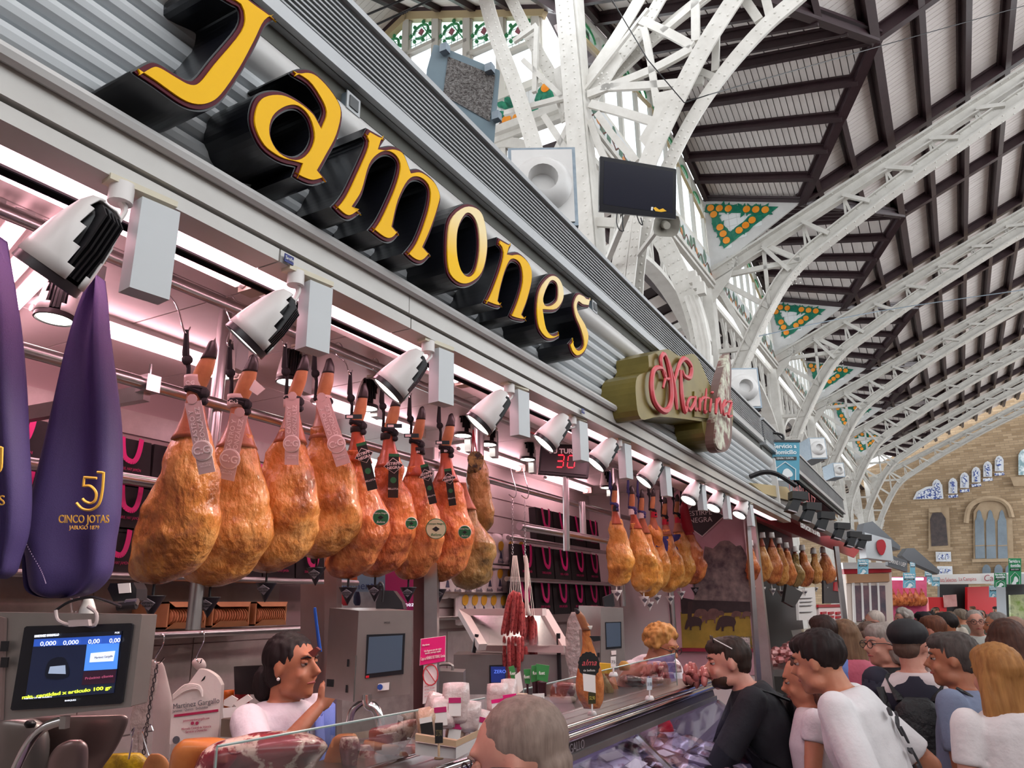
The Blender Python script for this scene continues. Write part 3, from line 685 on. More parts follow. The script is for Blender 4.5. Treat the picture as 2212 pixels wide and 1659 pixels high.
# ---------- floodlight ----------
fc = BP(995, 210, .12); fn_ = (-FWD*.95-TV*.1-Z*.18).normalized(); fP = lambda x, y, o=0: PL(x, y, fc+fn_*o, fn_)
fl = thing('floodlight', fc, 'big grey blue floodlight with prismatic glass tilted above the canopy beam', 'floodlight')
M_fb = mat('floodlight_grey', '#8fa3ae', .4, noi=(3, .5), col2='#7f939e')
g = G(); g.prism([fP(x, y) for x, y in [(937, 97), (944, 97), (1079, 152), (1080, 158), (1066, 325), (1058, 335), (917, 205), (922, 150)]], -fn_*.03); g.obj('bezel', M_fb, fl)
fr = [fP(x, y, -.03) for x, y in [(937, 99), (1078, 157), (1064, 322), (920, 250)]]; cb = sum(fr, V())/4-fn_*.16
g = G(); loftr(g, [fr, [cb+(p-sum(fr, V())/4)*.55+V((0, 0, 0)) for p in fr]], (True, True)); g.obj('housing', M_fb, fl)
M_pr = mat('prismatic_glass', '#8f8c8a', .25, .6, noi=(90, .25), col2='#55504e', bump=(160, .9, .01))
g = G(); g.prism([fP(x, y, .004) for x, y in rr([(968, 122), (1070, 163), (1058, 262), (957, 205)], .06)], -fn_*.004); g.obj('lens', M_pr, fl)
for (x, y) in ((961, 106), (1058, 149), (1073, 252)):
    g = G(); g.box(fP(x, y, .01), (.03, .03, .035)); g.obj('clip', M_galv, fl)
g = G(); g.bar(fP(1010, 300, -.1), fP(1000, 360, -.12), .04, .01); g.obj('stirrup', M_galv, fl)
# sagging wires
wr2 = thing('wire', PN(1700, 150, 8), 'thin dark wire sagging across the roof beside the riveted arms', 'wire')
for q in ([(1310, -20, 8.0), (1400, 130, 8.2), (1478, 222, 8.6)], [(1478, 222, 8.6), (1530, 205, 8.6), (1900, 100, 12.), (2240, 5, 14.)]):
    g = G(); g.tube([PN(*p) for p in q], .008, 5); g.obj('strand', M_black, wr2)
w3 = thing('wire', PN(1900, 650, 16), 'thin pale wire crossing the nave below the third dormer', 'wire')
g = G(); g.tube(smv([PN(1640, 726, 15), PN(1900, 672, 19), PN(2240, 622, 22)], 4), .012, 5); g.obj('strand', M_galv, w3)
# ================= the ham stall: sign box, fascia, ceiling, rails =================
FC = 1.22
def FP(px, py, off=0.0): return PY(px, py, FC+off, .025)
def FW(x, y, z): return V((x, FC+y-.025*x, z))
XD = V((1, -.025, 0)).normalized(); YD = V((.025, 1, 0)).normalized()
X0, X1 = -1.0, 7.35
zl = FP(640, 500).z; zbt = FP(739, 640).z; zm = zbt+(zl-zbt)*.33; ztop = 3.15
M_slat = mat('shutter_slat', '#cfd3d6', .32, noi=(2, .5), col2='#bfc3c6', bump=(25, .08, .004)); M_fas = mat('fascia_enamel', '#d2cfca', .3, noi=(2.5, .6), col2='#bab5af', bump=(20, .06, .004))
M_seam = mat('dark_seam', '#56534f', .7)
sb = thing('sign_box', FW(3, 0, 3), 'white ribbed sign box over the stall front carrying the yellow letters', 'sign box')
ns = 7; hs_ = (ztop-.06-zl)/ns
for i in range(ns):
    z0 = zl+.01+i*hs_
    g = G(); prof = [(0.03, 0), (.012, .006), (0.0, hs_*.25), (-.004, hs_*.5), (0.0, hs_*.78), (.014, hs_*.93), (.03, hs_*.985)]
    A = [FW(X0, y+.03, z0+z) for y, z in prof]; B = [FW(X1, y+.03, z0+z) for y, z in prof]
    loftr(g, [A, B]); g.obj('slat', M_slat, sb, smooth=False)
g = G(); g.tube([FW(X0, .05, ztop), FW(X1+.02, .05, ztop)], .055, 14); g.obj('rolled_top', M_white, sb, smooth=True)
g = G(); g.slab([FW(X0, .06, zl), FW(X1, .06, zl), FW(X1, .06, ztop), FW(X0, .06, ztop)], YD*.25); g.obj('box_body', M_seam, sb)
g = G(); g.slab([FW(X1, -.02, zl-.02), FW(X1+.05, -.02, zl-.02), FW(X1+.05, -.02, ztop+.03), FW(X1, -.02, ztop+.03)], YD*.4); g.obj('end_cap', M_white, sb)
fs = thing('fascia', FW(3, 0, zl), 'scuffed white enamel fascia below the ribbed sign box', 'fascia')
for (n, a, b, o) in (('lip', zl-.012, zl+.014, -.035), ('upper_band', zm+.004, zl-.012, -.02), ('lower_band', zbt, zm-.004, -.012)):
    for j, (x0, x1) in enumerate(((X0, 1.12), (1.125, 1.62), (1.625, 4.9), (4.905, 7.9)) if n == 'lower_band' else ((X0, 1.60), (1.603, 7.9))):
        g = G(); g.slab([FW(x0, o, a), FW(x1, o, a), FW(x1, o, b), FW(x0, o, b)], YD*(.06-o)); g.obj(n, M_fas, fs)
g = G(); g.tube([FW(X0, -.03, zl), FW(7.9, -.03, zl)], .016, 8); g.obj('lip_bead', M_white, fs, smooth=True)
g = G(); g.slab([FW(X0, .06, zbt+.004), FW(7.9, .06, zbt+.004), FW(7.9, .06, zl), FW(X0, .06, zl)], YD*.03); g.obj('backing', M_seam, fs)
for (x, y, s) in ((625, 560, 1), (1260, 888, .8), (1068, 790, .01)):
    c = FP(x, y, -.022); 
    if s > .1: g = G(); g.slab([c-XD*.014-Z*.01, c+XD*.014-Z*.01, c+XD*.014+Z*.01, c-XD*.014+Z*.01], YD*.002); g.obj('sticker', mat('navy_sticker', '#232f7c', .5), fs, label='small navy blue sticker'); text('Smile', .012, mat('white_print', '#e8e8ec', .5), 'lettering', fs, c-YD*.001, XD, Z, .0005)
# ---- big letters ----
M_yel = mat('letter_yellow', '#ffc800', .5, spec=.2, noi=(1.6, .9), col2='#f5b708'); M_red = mat('letter_maroon', '#560c20', .5, spec=.2); M_side = mat('letter_side_black', '#15161d', .3)
# faces of the o, e and s blend from yellow to pale cream towards the top
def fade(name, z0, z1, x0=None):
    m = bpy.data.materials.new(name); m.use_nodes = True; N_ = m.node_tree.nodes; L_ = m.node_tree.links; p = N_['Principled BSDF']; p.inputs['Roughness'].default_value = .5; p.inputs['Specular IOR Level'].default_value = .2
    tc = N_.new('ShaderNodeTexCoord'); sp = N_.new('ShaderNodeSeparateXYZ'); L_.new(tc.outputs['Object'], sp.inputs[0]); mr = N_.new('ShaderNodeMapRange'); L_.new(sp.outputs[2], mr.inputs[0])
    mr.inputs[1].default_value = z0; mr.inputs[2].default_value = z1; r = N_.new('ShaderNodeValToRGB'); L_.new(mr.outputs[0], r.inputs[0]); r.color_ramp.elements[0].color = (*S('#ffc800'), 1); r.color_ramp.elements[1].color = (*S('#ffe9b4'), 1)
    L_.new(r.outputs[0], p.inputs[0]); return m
LET = {
 'J': ([[(446, -22), (500, 14, 1), (513, 24), (507, 60), (450, 128), (420, 165), (402, 172), (375, 158), (340, 137), (318, 133), (290, 148, 1), (283, 158), (330, 190), (385, 228), (420, 241), (452, 238), (480, 218), (520, 160), (552, 100), (573, 58), (597, 44, 1), (575, 25), (530, -8), (498, -40), (460, -60)]], None),
 'a': ([[(622, 160), (650, 148), (680, 158), (718, 200), (738, 245), (728, 300), (705, 345), (690, 372, 1), (706, 392, 1), (676, 402), (650, 395), (628, 382, 1), (636, 362, 1), (600, 352), (560, 322), (536, 270), (540, 225), (560, 200), (600, 196), (640, 214), (672, 240), (686, 262, 1), (693, 240), (682, 215), (660, 185)], [(640, 240), (615, 242), (590, 262), (584, 295), (600, 325), (630, 338), (655, 325), (668, 295), (660, 260)]], None),
 'm': ([[(790, 276, 1), (832, 300, 1), (820, 318, 1), (845, 315), (868, 328), (884, 366, 1), (905, 366), (935, 390), (950, 425), (945, 455), (930, 500), (915, 535, 1), (930, 552, 1), (910, 572), (890, 568), (868, 548, 1), (890, 520), (910, 470), (920, 430), (918, 405), (900, 392), (880, 400), (860, 440), (848, 490, 1), (862, 506, 1), (845, 524), (825, 522), (792, 497, 1), (812, 470), (840, 410), (853, 370), (853, 350), (838, 338), (818, 342), (798, 365), (782, 420), (766, 448, 1), (780, 460, 1), (755, 477), (735, 470), (712, 447, 1), (735, 420), (760, 370), (785, 312), (780, 296, 1)]], None),
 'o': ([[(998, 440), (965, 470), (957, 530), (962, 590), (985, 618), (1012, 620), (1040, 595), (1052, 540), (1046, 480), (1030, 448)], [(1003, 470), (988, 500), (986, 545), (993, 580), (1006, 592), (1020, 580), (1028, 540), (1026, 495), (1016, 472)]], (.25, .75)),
 'n': ([[(1073, 512, 1), (1104, 530, 1), (1096, 546, 1), (1118, 545), (1142, 570), (1148, 605), (1138, 650), (1127, 680, 1), (1136, 690, 1), (1128, 697), (1105, 692), (1096, 683, 1), (1112, 645), (1122, 605), (1118, 575), (1102, 568), (1090, 590), (1080, 625), (1075, 650, 1), (1083, 660, 1), (1075, 668), (1055, 662), (1040, 655, 1), (1055, 625), (1072, 580), (1080, 545), (1070, 530, 1)]], None),
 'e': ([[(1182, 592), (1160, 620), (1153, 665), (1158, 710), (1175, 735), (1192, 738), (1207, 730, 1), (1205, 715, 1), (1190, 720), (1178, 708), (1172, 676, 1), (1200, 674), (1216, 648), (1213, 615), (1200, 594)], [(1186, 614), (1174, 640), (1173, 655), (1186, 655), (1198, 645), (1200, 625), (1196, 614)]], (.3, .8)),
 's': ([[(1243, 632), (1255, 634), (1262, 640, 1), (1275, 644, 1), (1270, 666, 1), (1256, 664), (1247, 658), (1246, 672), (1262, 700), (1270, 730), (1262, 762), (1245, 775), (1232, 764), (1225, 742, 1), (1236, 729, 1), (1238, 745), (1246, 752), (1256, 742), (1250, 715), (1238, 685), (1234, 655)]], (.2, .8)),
}
DEPTH = .135
LDESC = {'J': 'big yellow letter J with black sides at the upper left', 'a': 'yellow letter a with a round black counter after the J', 'm': 'yellow letter m with two arches on the sign box', 'o': 'oval letter o fading from yellow to cream', 'n': 'yellow letter n between the cream-topped o and e', 'e': 'cream and yellow letter e next to last on the sign box', 's': 'thin cream and yellow letter s ending the yellow sign'}
def offset(P, d_):                                   # shrink (d_>0) a closed 2D loop
    n = len(P); o = []; ar_ = sum(P[i].x*P[(i+1) % n].y-P[(i+1) % n].x*P[i].y for i in range(n)); sg = 1 if ar_ > 0 else -1
    for i in range(n):
        e1 = (P[i]-P[i-1]); e2 = (P[(i+1) % n]-P[i])
        if e1.length < 1e-7 or e2.length < 1e-7: o.append(P[i].copy()); continue
        e1.normalize(); e2.normalize(); n1 = V((-e1.y, e1.x)); n2 = V((-e2.y, e2.x)); m_ = n1+n2
        if m_.length < .2: m_ = n1
        m_.normalize(); k = 1/max(.5, m_.dot(n1)); o.append(P[i]+m_*sg*d_*k)
    return o
for ch, (loops, fd) in LET.items():
    off = -DEPTH+.03; P3 = []
    for l in loops: P3.append([FP(x, y, off) for x, y in sm(l, 4)])
    to2 = lambda p: V((p.dot(XD), p.z)); fr3 = lambda q, y: FW(q.x/XD.x if False else (q.x), y, q.y)
    L2 = [[V((p.x, p.z)) for p in l] for l in P3]
    lt = thing('sign_letter', P3[0][0], LDESC[ch], 'sign letter', 'yellow letters on the sign box')
    wf = lambda q, y: FW(q.x, y, q.y)
    sc_ = .0085
    g = G(); g.prism([[wf(q, off) for q in l] for l in L2], YD*DEPTH); g.obj('side_return', M_side, lt, label='deep black side')
    g = G(); g.prism([[wf(q, off-.004) for q in l] for l in ([offset(L2[0], .004)]+[offset(l, -.004) for l in L2[1:]])], YD*.004); g.obj('border', M_red, lt, label='dark red border')
    inn = [offset(L2[0], .0125)]+[offset(l, -.0105) for l in L2[1:]]
    g = G(); g.prism([[wf(q, off-.008) for q in l] for l in inn], YD*.004)
    mm = M_yel
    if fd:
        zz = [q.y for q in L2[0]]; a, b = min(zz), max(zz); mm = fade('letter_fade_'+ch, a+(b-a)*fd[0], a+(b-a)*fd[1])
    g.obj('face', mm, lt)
# ---- script sign with the painted ham ----
M_olive = mat('olive_metal', '#8a7a3a', .35, .35, noi=(5, .5), col2='#6d602c'); M_scr = mat('script_red', '#cf4a52', .4); M_cream = mat('flaking_cream', '#d9dcc6', .6, noi=(14, .2), col2='#7a4a45')
sg = thing('script_sign', FP(1480, 860), 'olive metal script sign with red lettering and a peeling painted ham', 'sign')
def fprism(px, o, d_, name, m, par, k=4, **kw):
    g = G(); ls = px if isinstance(px[0], list) else [px]
    g.prism([[FP(x, y, o) for x, y in sm(l, k)] for l in ls], YD*d_); return g.obj(name, m, par, **kw)
fprism([(1400, 768, 1), (1440, 754), (1470, 770), (1500, 765), (1520, 800), (1535, 835, 1), (1562, 838, 1), (1582, 880), (1582, 920, 1), (1500, 908), (1425, 900), (1385, 905), (1374, 860), (1376, 815), (1400, 800)], -.14, .17, 'backing_tray', M_olive, sg)
fprism([(1515, 895, 1), (1560, 900, 1), (1572, 950), (1558, 972), (1535, 962), (1520, 935)], -.14, .17, 'lower_tray', M_olive, sg)
fprism([(1574, 765, 1), (1577, 800), (1575, 850), (1577, 900), (1576, 945), (1568, 968), (1553, 970), (1545, 950), (1548, 910), (1552, 860), (1562, 810)], -.2, .06, 'painted_ham', M_cream, sg)
fprism([(1576, 762, 1), (1580, 800), (1579, 850), (1581, 900), (1580, 950), (1570, 973), (1550, 975), (1541, 950), (1545, 905), (1549, 855), (1559, 805)], -.19, .05, 'ham_edge', mat('ham_edge_brown', '#6b4a42', .5), sg)
def stroke(px, w, o, name, m, par, k=5, tw=None):
    P = [FP(x, y, o) for x, y in sm(px, k, False)]; n = len(P); g = G()
    rr_ = [w*(.35+.65*math.sin(math.pi*min(1, max(0, (i+1)/(n+1))))**.7) for i in range(n)] if tw is None else [w]*n
    g.tube(P, rr_, 6, ry=[x*.8 for x in rr_], up=YD); return g.obj(name, m, par, smooth=True)
for q, w in (([(1432, 838), (1437, 810), (1427, 795), (1412, 800), (1407, 830), (1412, 865), (1428, 886), (1442, 885), (1450, 862), (1448, 820), (1440, 780), (1433, 765), (1427, 780), (1436, 815), (1447, 818)], .02),
             ([(1442, 775), (1455, 830), (1462, 885)], .018), ([(1455, 830), (1466, 790), (1478, 775), (1492, 792), (1490, 815), (1478, 812), (1474, 800)], .02), ([(1470, 800), (1472, 850), (1478, 888), (1484, 880)], .02),
             ([(1500, 858), (1490, 860), (1484, 875), (1490, 886), (1500, 870), (1502, 858), (1502, 885), (1507, 882)], .014), ([(1512, 860), (1511, 888)], .014), ([(1511, 872), (1518, 860), (1522, 864)], .012), ([(1526, 840), (1522, 888), (1527, 888)], .013), ([(1518, 858), (1532, 860)], .01),
             ([(1536, 862), (1533, 890)], .013), ([(1538, 846), (1539, 850)], .016), ([(1548, 862), (1546, 894)], .014), ([(1547, 875), (1554, 862), (1558, 894)], .014), ([(1563, 880), (1569, 872), (1566, 866), (1561, 880), (1564, 896), (1570, 892)], .013), ([(1572, 868), (1580, 870), (1573, 898), (1582, 898)], .013)):
    stroke(q, w*.85, -.235 if q[0][0] > 1545 else -.165, 'script_stroke', M_scr, sg)
fprism([(1500, 845, 1), (1582, 862, 1), (1584, 905, 1), (1540, 905, 1), (1500, 900, 1)], -.15, .03, 'name_plate', M_olive, sg, 1)

# ---- ceiling, light slot, walls of the stall ----
M_pinkw = mat('white_panel', '#e9e3e0', .35, noi=(3, .4), col2='#ddd5d2'); M_jnt = mat('panel_joint', '#b29c9c', .7)
CZ = 3.0; YB = 3.6
sc = thing('ceiling_stall', (0, 0, 0), 'white panelled ceiling inside the ham stall', None, kind='structure')
for i in range(16):
    for j in range(3):
        x0 = -1+i*.56; y0 = 1.4+j*.75
        g = G(); g.slab([V((x0+.004, y0+.004, CZ)), V((x0+.556, y0+.004, CZ)), V((x0+.556, y0+.746, CZ)), V((x0+.004, y0+.746, CZ))], Z*.02); g.obj('ceiling_panel', M_pinkw, sc)
g = G(); g.slab([V((-1, 1.36, CZ+.01)), V((7.9, 1.2, CZ+.01)), V((7.9, YB, CZ+.01)), V((-1, YB, CZ+.01))], Z*.1); g.obj('backing', M_jnt, sc)
# lower front soffit carrying the tube pairs, then a riser to the ceiling
g = G(); g.slab([FW(X0, .15, 2.79), FW(7.6, .15, 2.79), V((7.6, 1.66, 2.79)), V((X0, 1.66, 2.79))], Z*.012); g.slab([FW(X0, .15, zbt+.04), FW(7.6, .15, zbt+.04), FW(7.6, .15, 2.79), FW(X0, .15, 2.79)], YD*.02); g.obj('soffit', M_pinkw, sc)
g = G(); g.slab([V((X0, 1.66, 2.79)), V((7.6, 1.66, 2.79)), V((7.6, 1.66, CZ)), V((X0, 1.66, CZ))], V((0, .01, 0))); g.obj('riser', M_pinkw, sc)
g = G(); g.slab([FW(X0, .122, zbt+.02), FW(7.6, .122, zbt+.02), FW(7.6, .165, zbt+.02), FW(X0, .165, zbt+.02)], Z*.04); g.obj('soffit_rail', M_white, sc)
g = G(); g.bar(FW(X0, .128, zbt+.01), FW(7.6, .128, zbt+.01), .006, .02); g.bar(FW(X0, .155, zbt+.01), FW(7.6, .155, zbt+.01), .004, .02); g.obj('black_track', M_black, sc, kind='stuff')
M_slot = mat('light_slot', (1, .6, .68), .5, emit=2.4)
ls = thing('strip_light', FW(3, .08, zbt), 'glowing pink strip light behind the lower edge of the fascia', 'strip light')
g = G(); g.slab([FW(X0, .062, zbt+.002), FW(7.6, .062, zbt+.002), FW(7.6, .12, zbt+.002), FW(X0, .12, zbt+.002)], Z*.01); g.obj('diffuser', M_slot, ls)
g = G(); g.slab([FW(X0, .063, zbt+.03), FW(7.6, .063, zbt+.03), FW(7.6, .12, zbt+.03), FW(X0, .12, zbt+.03)], Z*.02); g.obj('housing', M_white, ls)
# fluorescent tubes
M_tube = mat('tube_glow', (1, .56, .64), .4, emit=12)
TY = 1.45; tl = .93
def tubefit(x0, y, z, L_, n, lab, grp):
    t = thing('tube_light', V((x0, y, z)), lab, 'tube light', grp)
    g = G(); g.slab([V((x0-.03, y-.05, z+.03)), V((x0+L_+.03, y-.05, z+.03)), V((x0+L_+.03, y+.05, z+.03)), V((x0-.03, y+.05, z+.03))], Z*.02); g.obj('batten', M_white, t)
    for k in range(n):
        yy = y+(k-.5*(n-1))*.045; g = G(); g.tube([V((x0, yy, z)), V((x0+L_, yy, z))], .018, 10); g.obj('tube', M_tube, t)
        for xx in (x0-.02, x0+L_): g = G(); g.tube([V((xx, yy, z)), V((xx+.02, yy, z))], .015, 8); g.obj('end_cap', M_white, t)
    g = G(); g.box((x0+L_+.05, y, z+.01), (.05, .09, .06)); g.obj('socket', mat('lamp_holder', '#c9bcae', .5), t)
for i, x in enumerate((.38, 1.5, 2.63, 3.76, 4.9)):
    tubefit(x, 1.58-.035*x, 2.76, .98, 2, 'pair of pink-white tube lights near the fascia, %s from the left' % ['first', 'second', 'third', 'fourth', 'fifth'][i], 'tube pairs behind the fascia')
for i, x in enumerate((1.45, 2.95, 4.45, 5.9)):
    tubefit(x, 2.75, 2.95, tl, 1, 'single tube light over the back of the stall, %s from the left' % ['first', 'second', 'third', 'fourth'][i], 'single tubes at the back')
for i in range(4):                                   # the crosswise tubes at far left
    c = PY(95+i*22, 760-i*9, 2.75); t = thing('tube_light', c, 'crosswise pink tube behind the purple bags, %s of the bank' % ['first', 'second', 'third', 'fourth'][i], 'tube light', 'crosswise tubes at the far left')
    zz = 2.93; y0 = 2.2; x0 = .95+.08*i; g = G(); g.tube([V((x0, 2.1, zz)), V((x0+.35, 3.3, zz))], .013, 8); g.obj('tube', M_tube, t); g = G(); g.bar(V((x0, 2.1, zz+.03)), V((x0+.35, 3.3, zz+.03)), .05, .02); g.obj('batten', M_white, t)
# walls
M_marb = mat('pinkish_marble', '#cfc3bf', .25, noi=(5, .5), col2='#a89a97'); M_wallp = mat('wall_panel', '#e0d8d4', .4, noi=(2, .4), col2='#d2c9c5')
wb = thing('wall_back', (0, 0, 0), 'back wall of the ham stall in pinkish marble tiles and white boards', None, kind='structure')
YB = 3.45; YR = 3.0
g = G(); g.slab([V((-1.5, YB+.01, 0)), V((4.0, YB+.01, 0)), V((4.0, YB+.01, CZ+.02)), V((-1.5, YB+.01, CZ+.02))], V((0, .1, 0))); g.slab([V((4.5, YR+.01, 0)), V((7.9, YR+.01, 0)), V((7.9, YR+.01, CZ+.02)), V((4.5, YR+.01, CZ+.02))], V((0, .1, 0))); g.obj('wall_core', M_jnt, wb)
for i in range(14):
    for j in range(4):
        x0 = -1.3+i*.6; z0 = .9+j*.4; yy = YB if x0 < 3.4 else YR
        if 3.4 < x0 < 4.3: continue
        if yy == YR and z0 > 1.4: continue
        g = G(); g.slab([V((x0+.003, yy, z0+.003)), V((x0+.597, yy, z0+.003)), V((x0+.597, yy, z0+.397)), V((x0+.003, yy, z0+.397))], V((0, .015, 0))); g.obj('marble_tile', M_marb, wb)
g = G(); g.slab([V((-1.5, YB-.004, 2.74)), V((4.0, YB-.004, 2.74)), V((4.0, YB-.004, 2.86)), V((-1.5, YB-.004, 2.86))], V((0, .02, 0))); g.obj('marble_tile', M_marb, wb)
for i in range(9):
    g = G(); g.slab([V((4.5, YR-.002, 1.72+i*.145)), V((7.9, YR-.002, 1.72+i*.145)), V((7.9, YR-.002, 1.855+i*.145)), V((4.5, YR-.002, 1.855+i*.145))], V((0, .015, 0))); g.obj('wall_board', M_wallp, wb)
# ---- steel rails and posts ----
def pipe(P, r, lab, name='steel_rail', grp='steel ham rails'):
    t = thing(name, P[0], lab, 'rail', grp); g = G(); g.tube(P, r, 14); g.obj('tube', M_steel, t, smooth=True); return t
rl = pipe([V((-.6, 2.0, 2.87)), V((6.8, 1.86, 2.87))], .021, 'upper steel rail from which the hams hang')
HR = lambda x: 2.0-.019*(x+.6)                        # y of the upper rail
pipe([V((-.6, 2.12, 2.57)), V((2.15, 2.12, 2.57)), V((6.6, 2.1, 2.57))], .021, 'middle steel rail behind the ham ankles')
pipe([V((-.6, 2.6, 2.35)), V((2.3, 2.6, 2.35))], .021, 'lower steel rail crossing behind the purple bags')
pipe([V((4.0, 2.05, 2.32)), V((6.6, 1.95, 2.32))], .024, 'lowest steel rail over the sausages')
for i, (p, q) in enumerate(((V((1.80, 2.15, 1.8)), V((1.80, 2.15, 2.99))), (V((1.75, 2.95, 2.1)), V((1.75, 2.95, 3.0))), (V((3.62, 2.1, 2.2)), V((3.62, 2.1, 3.0))), (V((4.95, 2.03, 2.32)), V((4.95, 2.03, 2.57))), (V((5.55, 1.98, 1.85)), V((5.55, 1.98, 2.9))), (V((6.75, 1.95, 1.6)), V((6.75, 1.95, 3.0))))):
    pipe([p, q], .024, ['upright steel post behind the first bare ham', 'upright steel post behind the second purple bag', 'upright steel post right of the dark sausage ham', 'short steel post right of the round piece of ham', 'cable-wrapped steel post over the third scale', 'upright steel post before the landscape poster'][i], 'steel_post', 'steel posts in the stall')
for (x, y, z) in ((1.5, 2.12, 2.57), (3.2, 2.1, 2.57), (1.62, 2.6, 2.35)):
    t = thing('rail_clamp', (x, y, z), 'bolted steel clamp on the %s rail' % ('lower' if z < 2.5 else ('middle' if x < 2 else 'middle rail right of the ham group,')), 'clamp')
    g = G(); g.box((x, y, z), (.05, .055, .055)); g.obj('block', M_steel, t); g = G(); g.tube([V((x, y, z)), V((x, y, z+.07))], .005, 6); g.obj('bolt', M_chrome, t)
g = G(); bt = thing('steel_strut', (1.6, 2.4, 2.5), 'flat steel strut bracing the rail behind the second purple bag', 'strut'); g.bar(V((1.5, 2.12, 2.54)), V((1.35, 2.9, 2.5)), .03, .05); g.obj('bar', M_steel, bt)
# ================= lamps, hams, bags =================
def nz(p, s): return noise.noise(V(p)*s)
def pxrings(rows, D, k=.8, n=20, sub=3, amp=0.0, seed=0, kb=None):
    """rows (y, xl, xr[, dD]) in pixels; returns rings round the centre line at camera depth D"""
    R_ = [(r[0], (r[1]+r[2])/2, (r[2]-r[1])/2, r[3] if len(r) > 3 else 0) for r in rows]; out = []
    V4 = [(V(r[:3]), r[3]) for r in R_]
    pts = smv([v for v, _ in V4], sub); dd = []
    for i in range(len(V4)-1):
        for j in range(sub): dd.append(V4[i][1]+(V4[i+1][1]-V4[i][1])*j/sub)
    dd.append(V4[-1][1])
    for (y, xc, hw), d_ in zip(pts, dd):
        c = PD(xc, y, D+d_); hw = max(hw, .3); rx = hw*(D+d_)/F; ring = []
        fw = V((FWD.x, FWD.y, 0)).normalized(); rt = V((RT.x, RT.y, 0)).normalized()
        for q in range(n):
            t = 2*math.pi*q/n; o = rt*math.cos(t)*rx+fw*math.sin(t)*rx*k; p = c+o
            if amp: o = o*(1+0*amp)+o.normalized()*(nz(p+V((seed, 0, 0)), 9)*amp+nz(p+V((0, seed, 0)), 22)*amp*.45)
            ring.append(c+o)
        out.append(ring)
    return out
# ---- track lamps ----
M_lw = mat('lamp_white', '#e6e0dd', .35); M_rim = mat('lamp_rim', '#2b2226', .35); M_fin = mat('lamp_fins', '#141216', .4); M_lens = mat('lamp_lens', (1, .96, .85), .3, emit=6); M_gear = mat('gear_box', '#c6c9cb', .4)
def lamp(base, axis, off, s=1.0, lab='', grp='', glow=True, gear=V((1, 0, 0)), power=11, fin=V((.75, -.5, .25))):
    t = thing('track_lamp', base, lab, 'lamp', grp); ax = axis.normalized(); a, b = frame(ax, fin); c = base+off
    def ring(d_, r, n=24): return [c+ax*d_*s+(a*math.cos(2*math.pi*k/n)+b*math.sin(2*math.pi*k/n))*r*s for k in range(n)]
    prof = [(-.098, .018), (-.092, .034), (-.07, .046), (-.03, .056), (.01, .062), (.05, .067), (.08, .069)]
    N_ = 24; g = G(); rr_ = [ring(*p) for p in prof]; vs = [p for r in rr_ for p in r]; fs = []
    cutw = [5, 5, 4, 3, 2, 1]                     # open top where the black fins show
    for i in range(len(prof)-1):
        for k in range(N_):
            kk = (k-6) % N_; kk = kk if kk < 12 else kk-24
            if abs(kk+.5) < cutw[i]: continue
            fs.append((i*N_+k, i*N_+(k+1) % N_, (i+1)*N_+(k+1) % N_, (i+1)*N_+k))
    g.add(vs, fs); o = g.obj('shell', M_lw, t, smooth=2)
    m = o.modifiers.new('thick', 'SOLIDIFY'); m.thickness = .003
    g = G(); loftr(g, [ring(-.09, .02), ring(-.06, .04), ring(0, .053), ring(.07, .06)]); g.obj('core', M_fin, t, smooth=True)
    for i in range(5):
        g = G(); o_ = (i-2)*.013*s; P = [c+ax*d_*s+a*o_+b*h*s for d_, h in ((-.088, .02), (-.075, .045), (0, .06), (.07, .064), (.07, .03), (-.08, .0))]
        g.prism(P, a*.004); g.obj('fin', M_fin, t)
    g = G(); loftr(g, [ring(.078, .0705), ring(.098, .072), ring(.1, .066), ring(.085, .062)], (True, True)); g.obj('rim', M_rim, t, smooth=True)
    g = G(); loftr(g, [ring(.088, .0), ring(.0945, .063), ring(.0955, .0)], (False, False)); g.obj('lens', M_lens, t)
    gd = gear.normalized(); sd = Z.cross(gd)
    g = G(); q = base+gd*.035*s; g.slab([q-sd*.02+Z*-.24*s, q+sd*.02+Z*-.24*s, q+sd*.02+gd*.09*s+Z*-.24*s, q-sd*.02+gd*.09*s+Z*-.24*s], Z*.22*s); g.obj('gear_box', M_gear, t)
    g = G(); g.tube([base-Z*.0, base-Z*.045*s], .026*s, 14); g.obj('swivel', M_lw, t, smooth=True)
    g = G(); g.slab([base-gd*.03-sd*.016-Z*.006, base-gd*.03+sd*.016-Z*.006, base+gd*.1+sd*.016-Z*.006, base+gd*.1-sd*.016-Z*.006], Z*.012); g.obj('track_adapter', mat('adapter_cream', '#d8cfb8', .5), t)
    g = G(); g.tube(smv([base-Z*.04*s, base-Z*.06*s+gd*.01, mid(base-Z*.06*s, c-ax*.02*s, .55)+gd*.03*s, c+ax*.0*s+gd*.058*s], 4), .012*s, 8, ry=.006*s); g.obj('yoke', M_lw, t, smooth=True)
    if power:
        L = bpy.data.lights.new('lamp_light', 'SPOT'); L.energy = power; L.color = (1, .86, .74); L.spot_size = math.radians(95); L.spot_blend = .7; L.shadow_soft_size = .05
        lo = bpy.data.objects.new('lamp_light', L); COL.objects.link(lo); lo.parent = t; lo.matrix_parent_inverse = Matrix.Translation(-base)
        lo.location = c+ax*.11*s; lo.rotation_euler = ax.to_track_quat('-Z', 'Y').to_euler()
    return t
bases = [(265, 400), (640, 588), (925, 738), (1100, 830), (1235, 900), (1335, 950), (1425, 1000), (1505, 1040), (1560, 1065), (1612, 1085)]
bods = [(168, 520), (580, 690), (875, 805), (1063, 885), (1200, 930), (1307, 978), (1408, 1020), (1497, 1062), (1549, 1080), (1604, 1097)]
ords = ['first and largest', 'second', 'third', 'fourth', 'fifth', 'sixth', 'seventh', 'eighth', 'ninth', 'tenth and furthest']
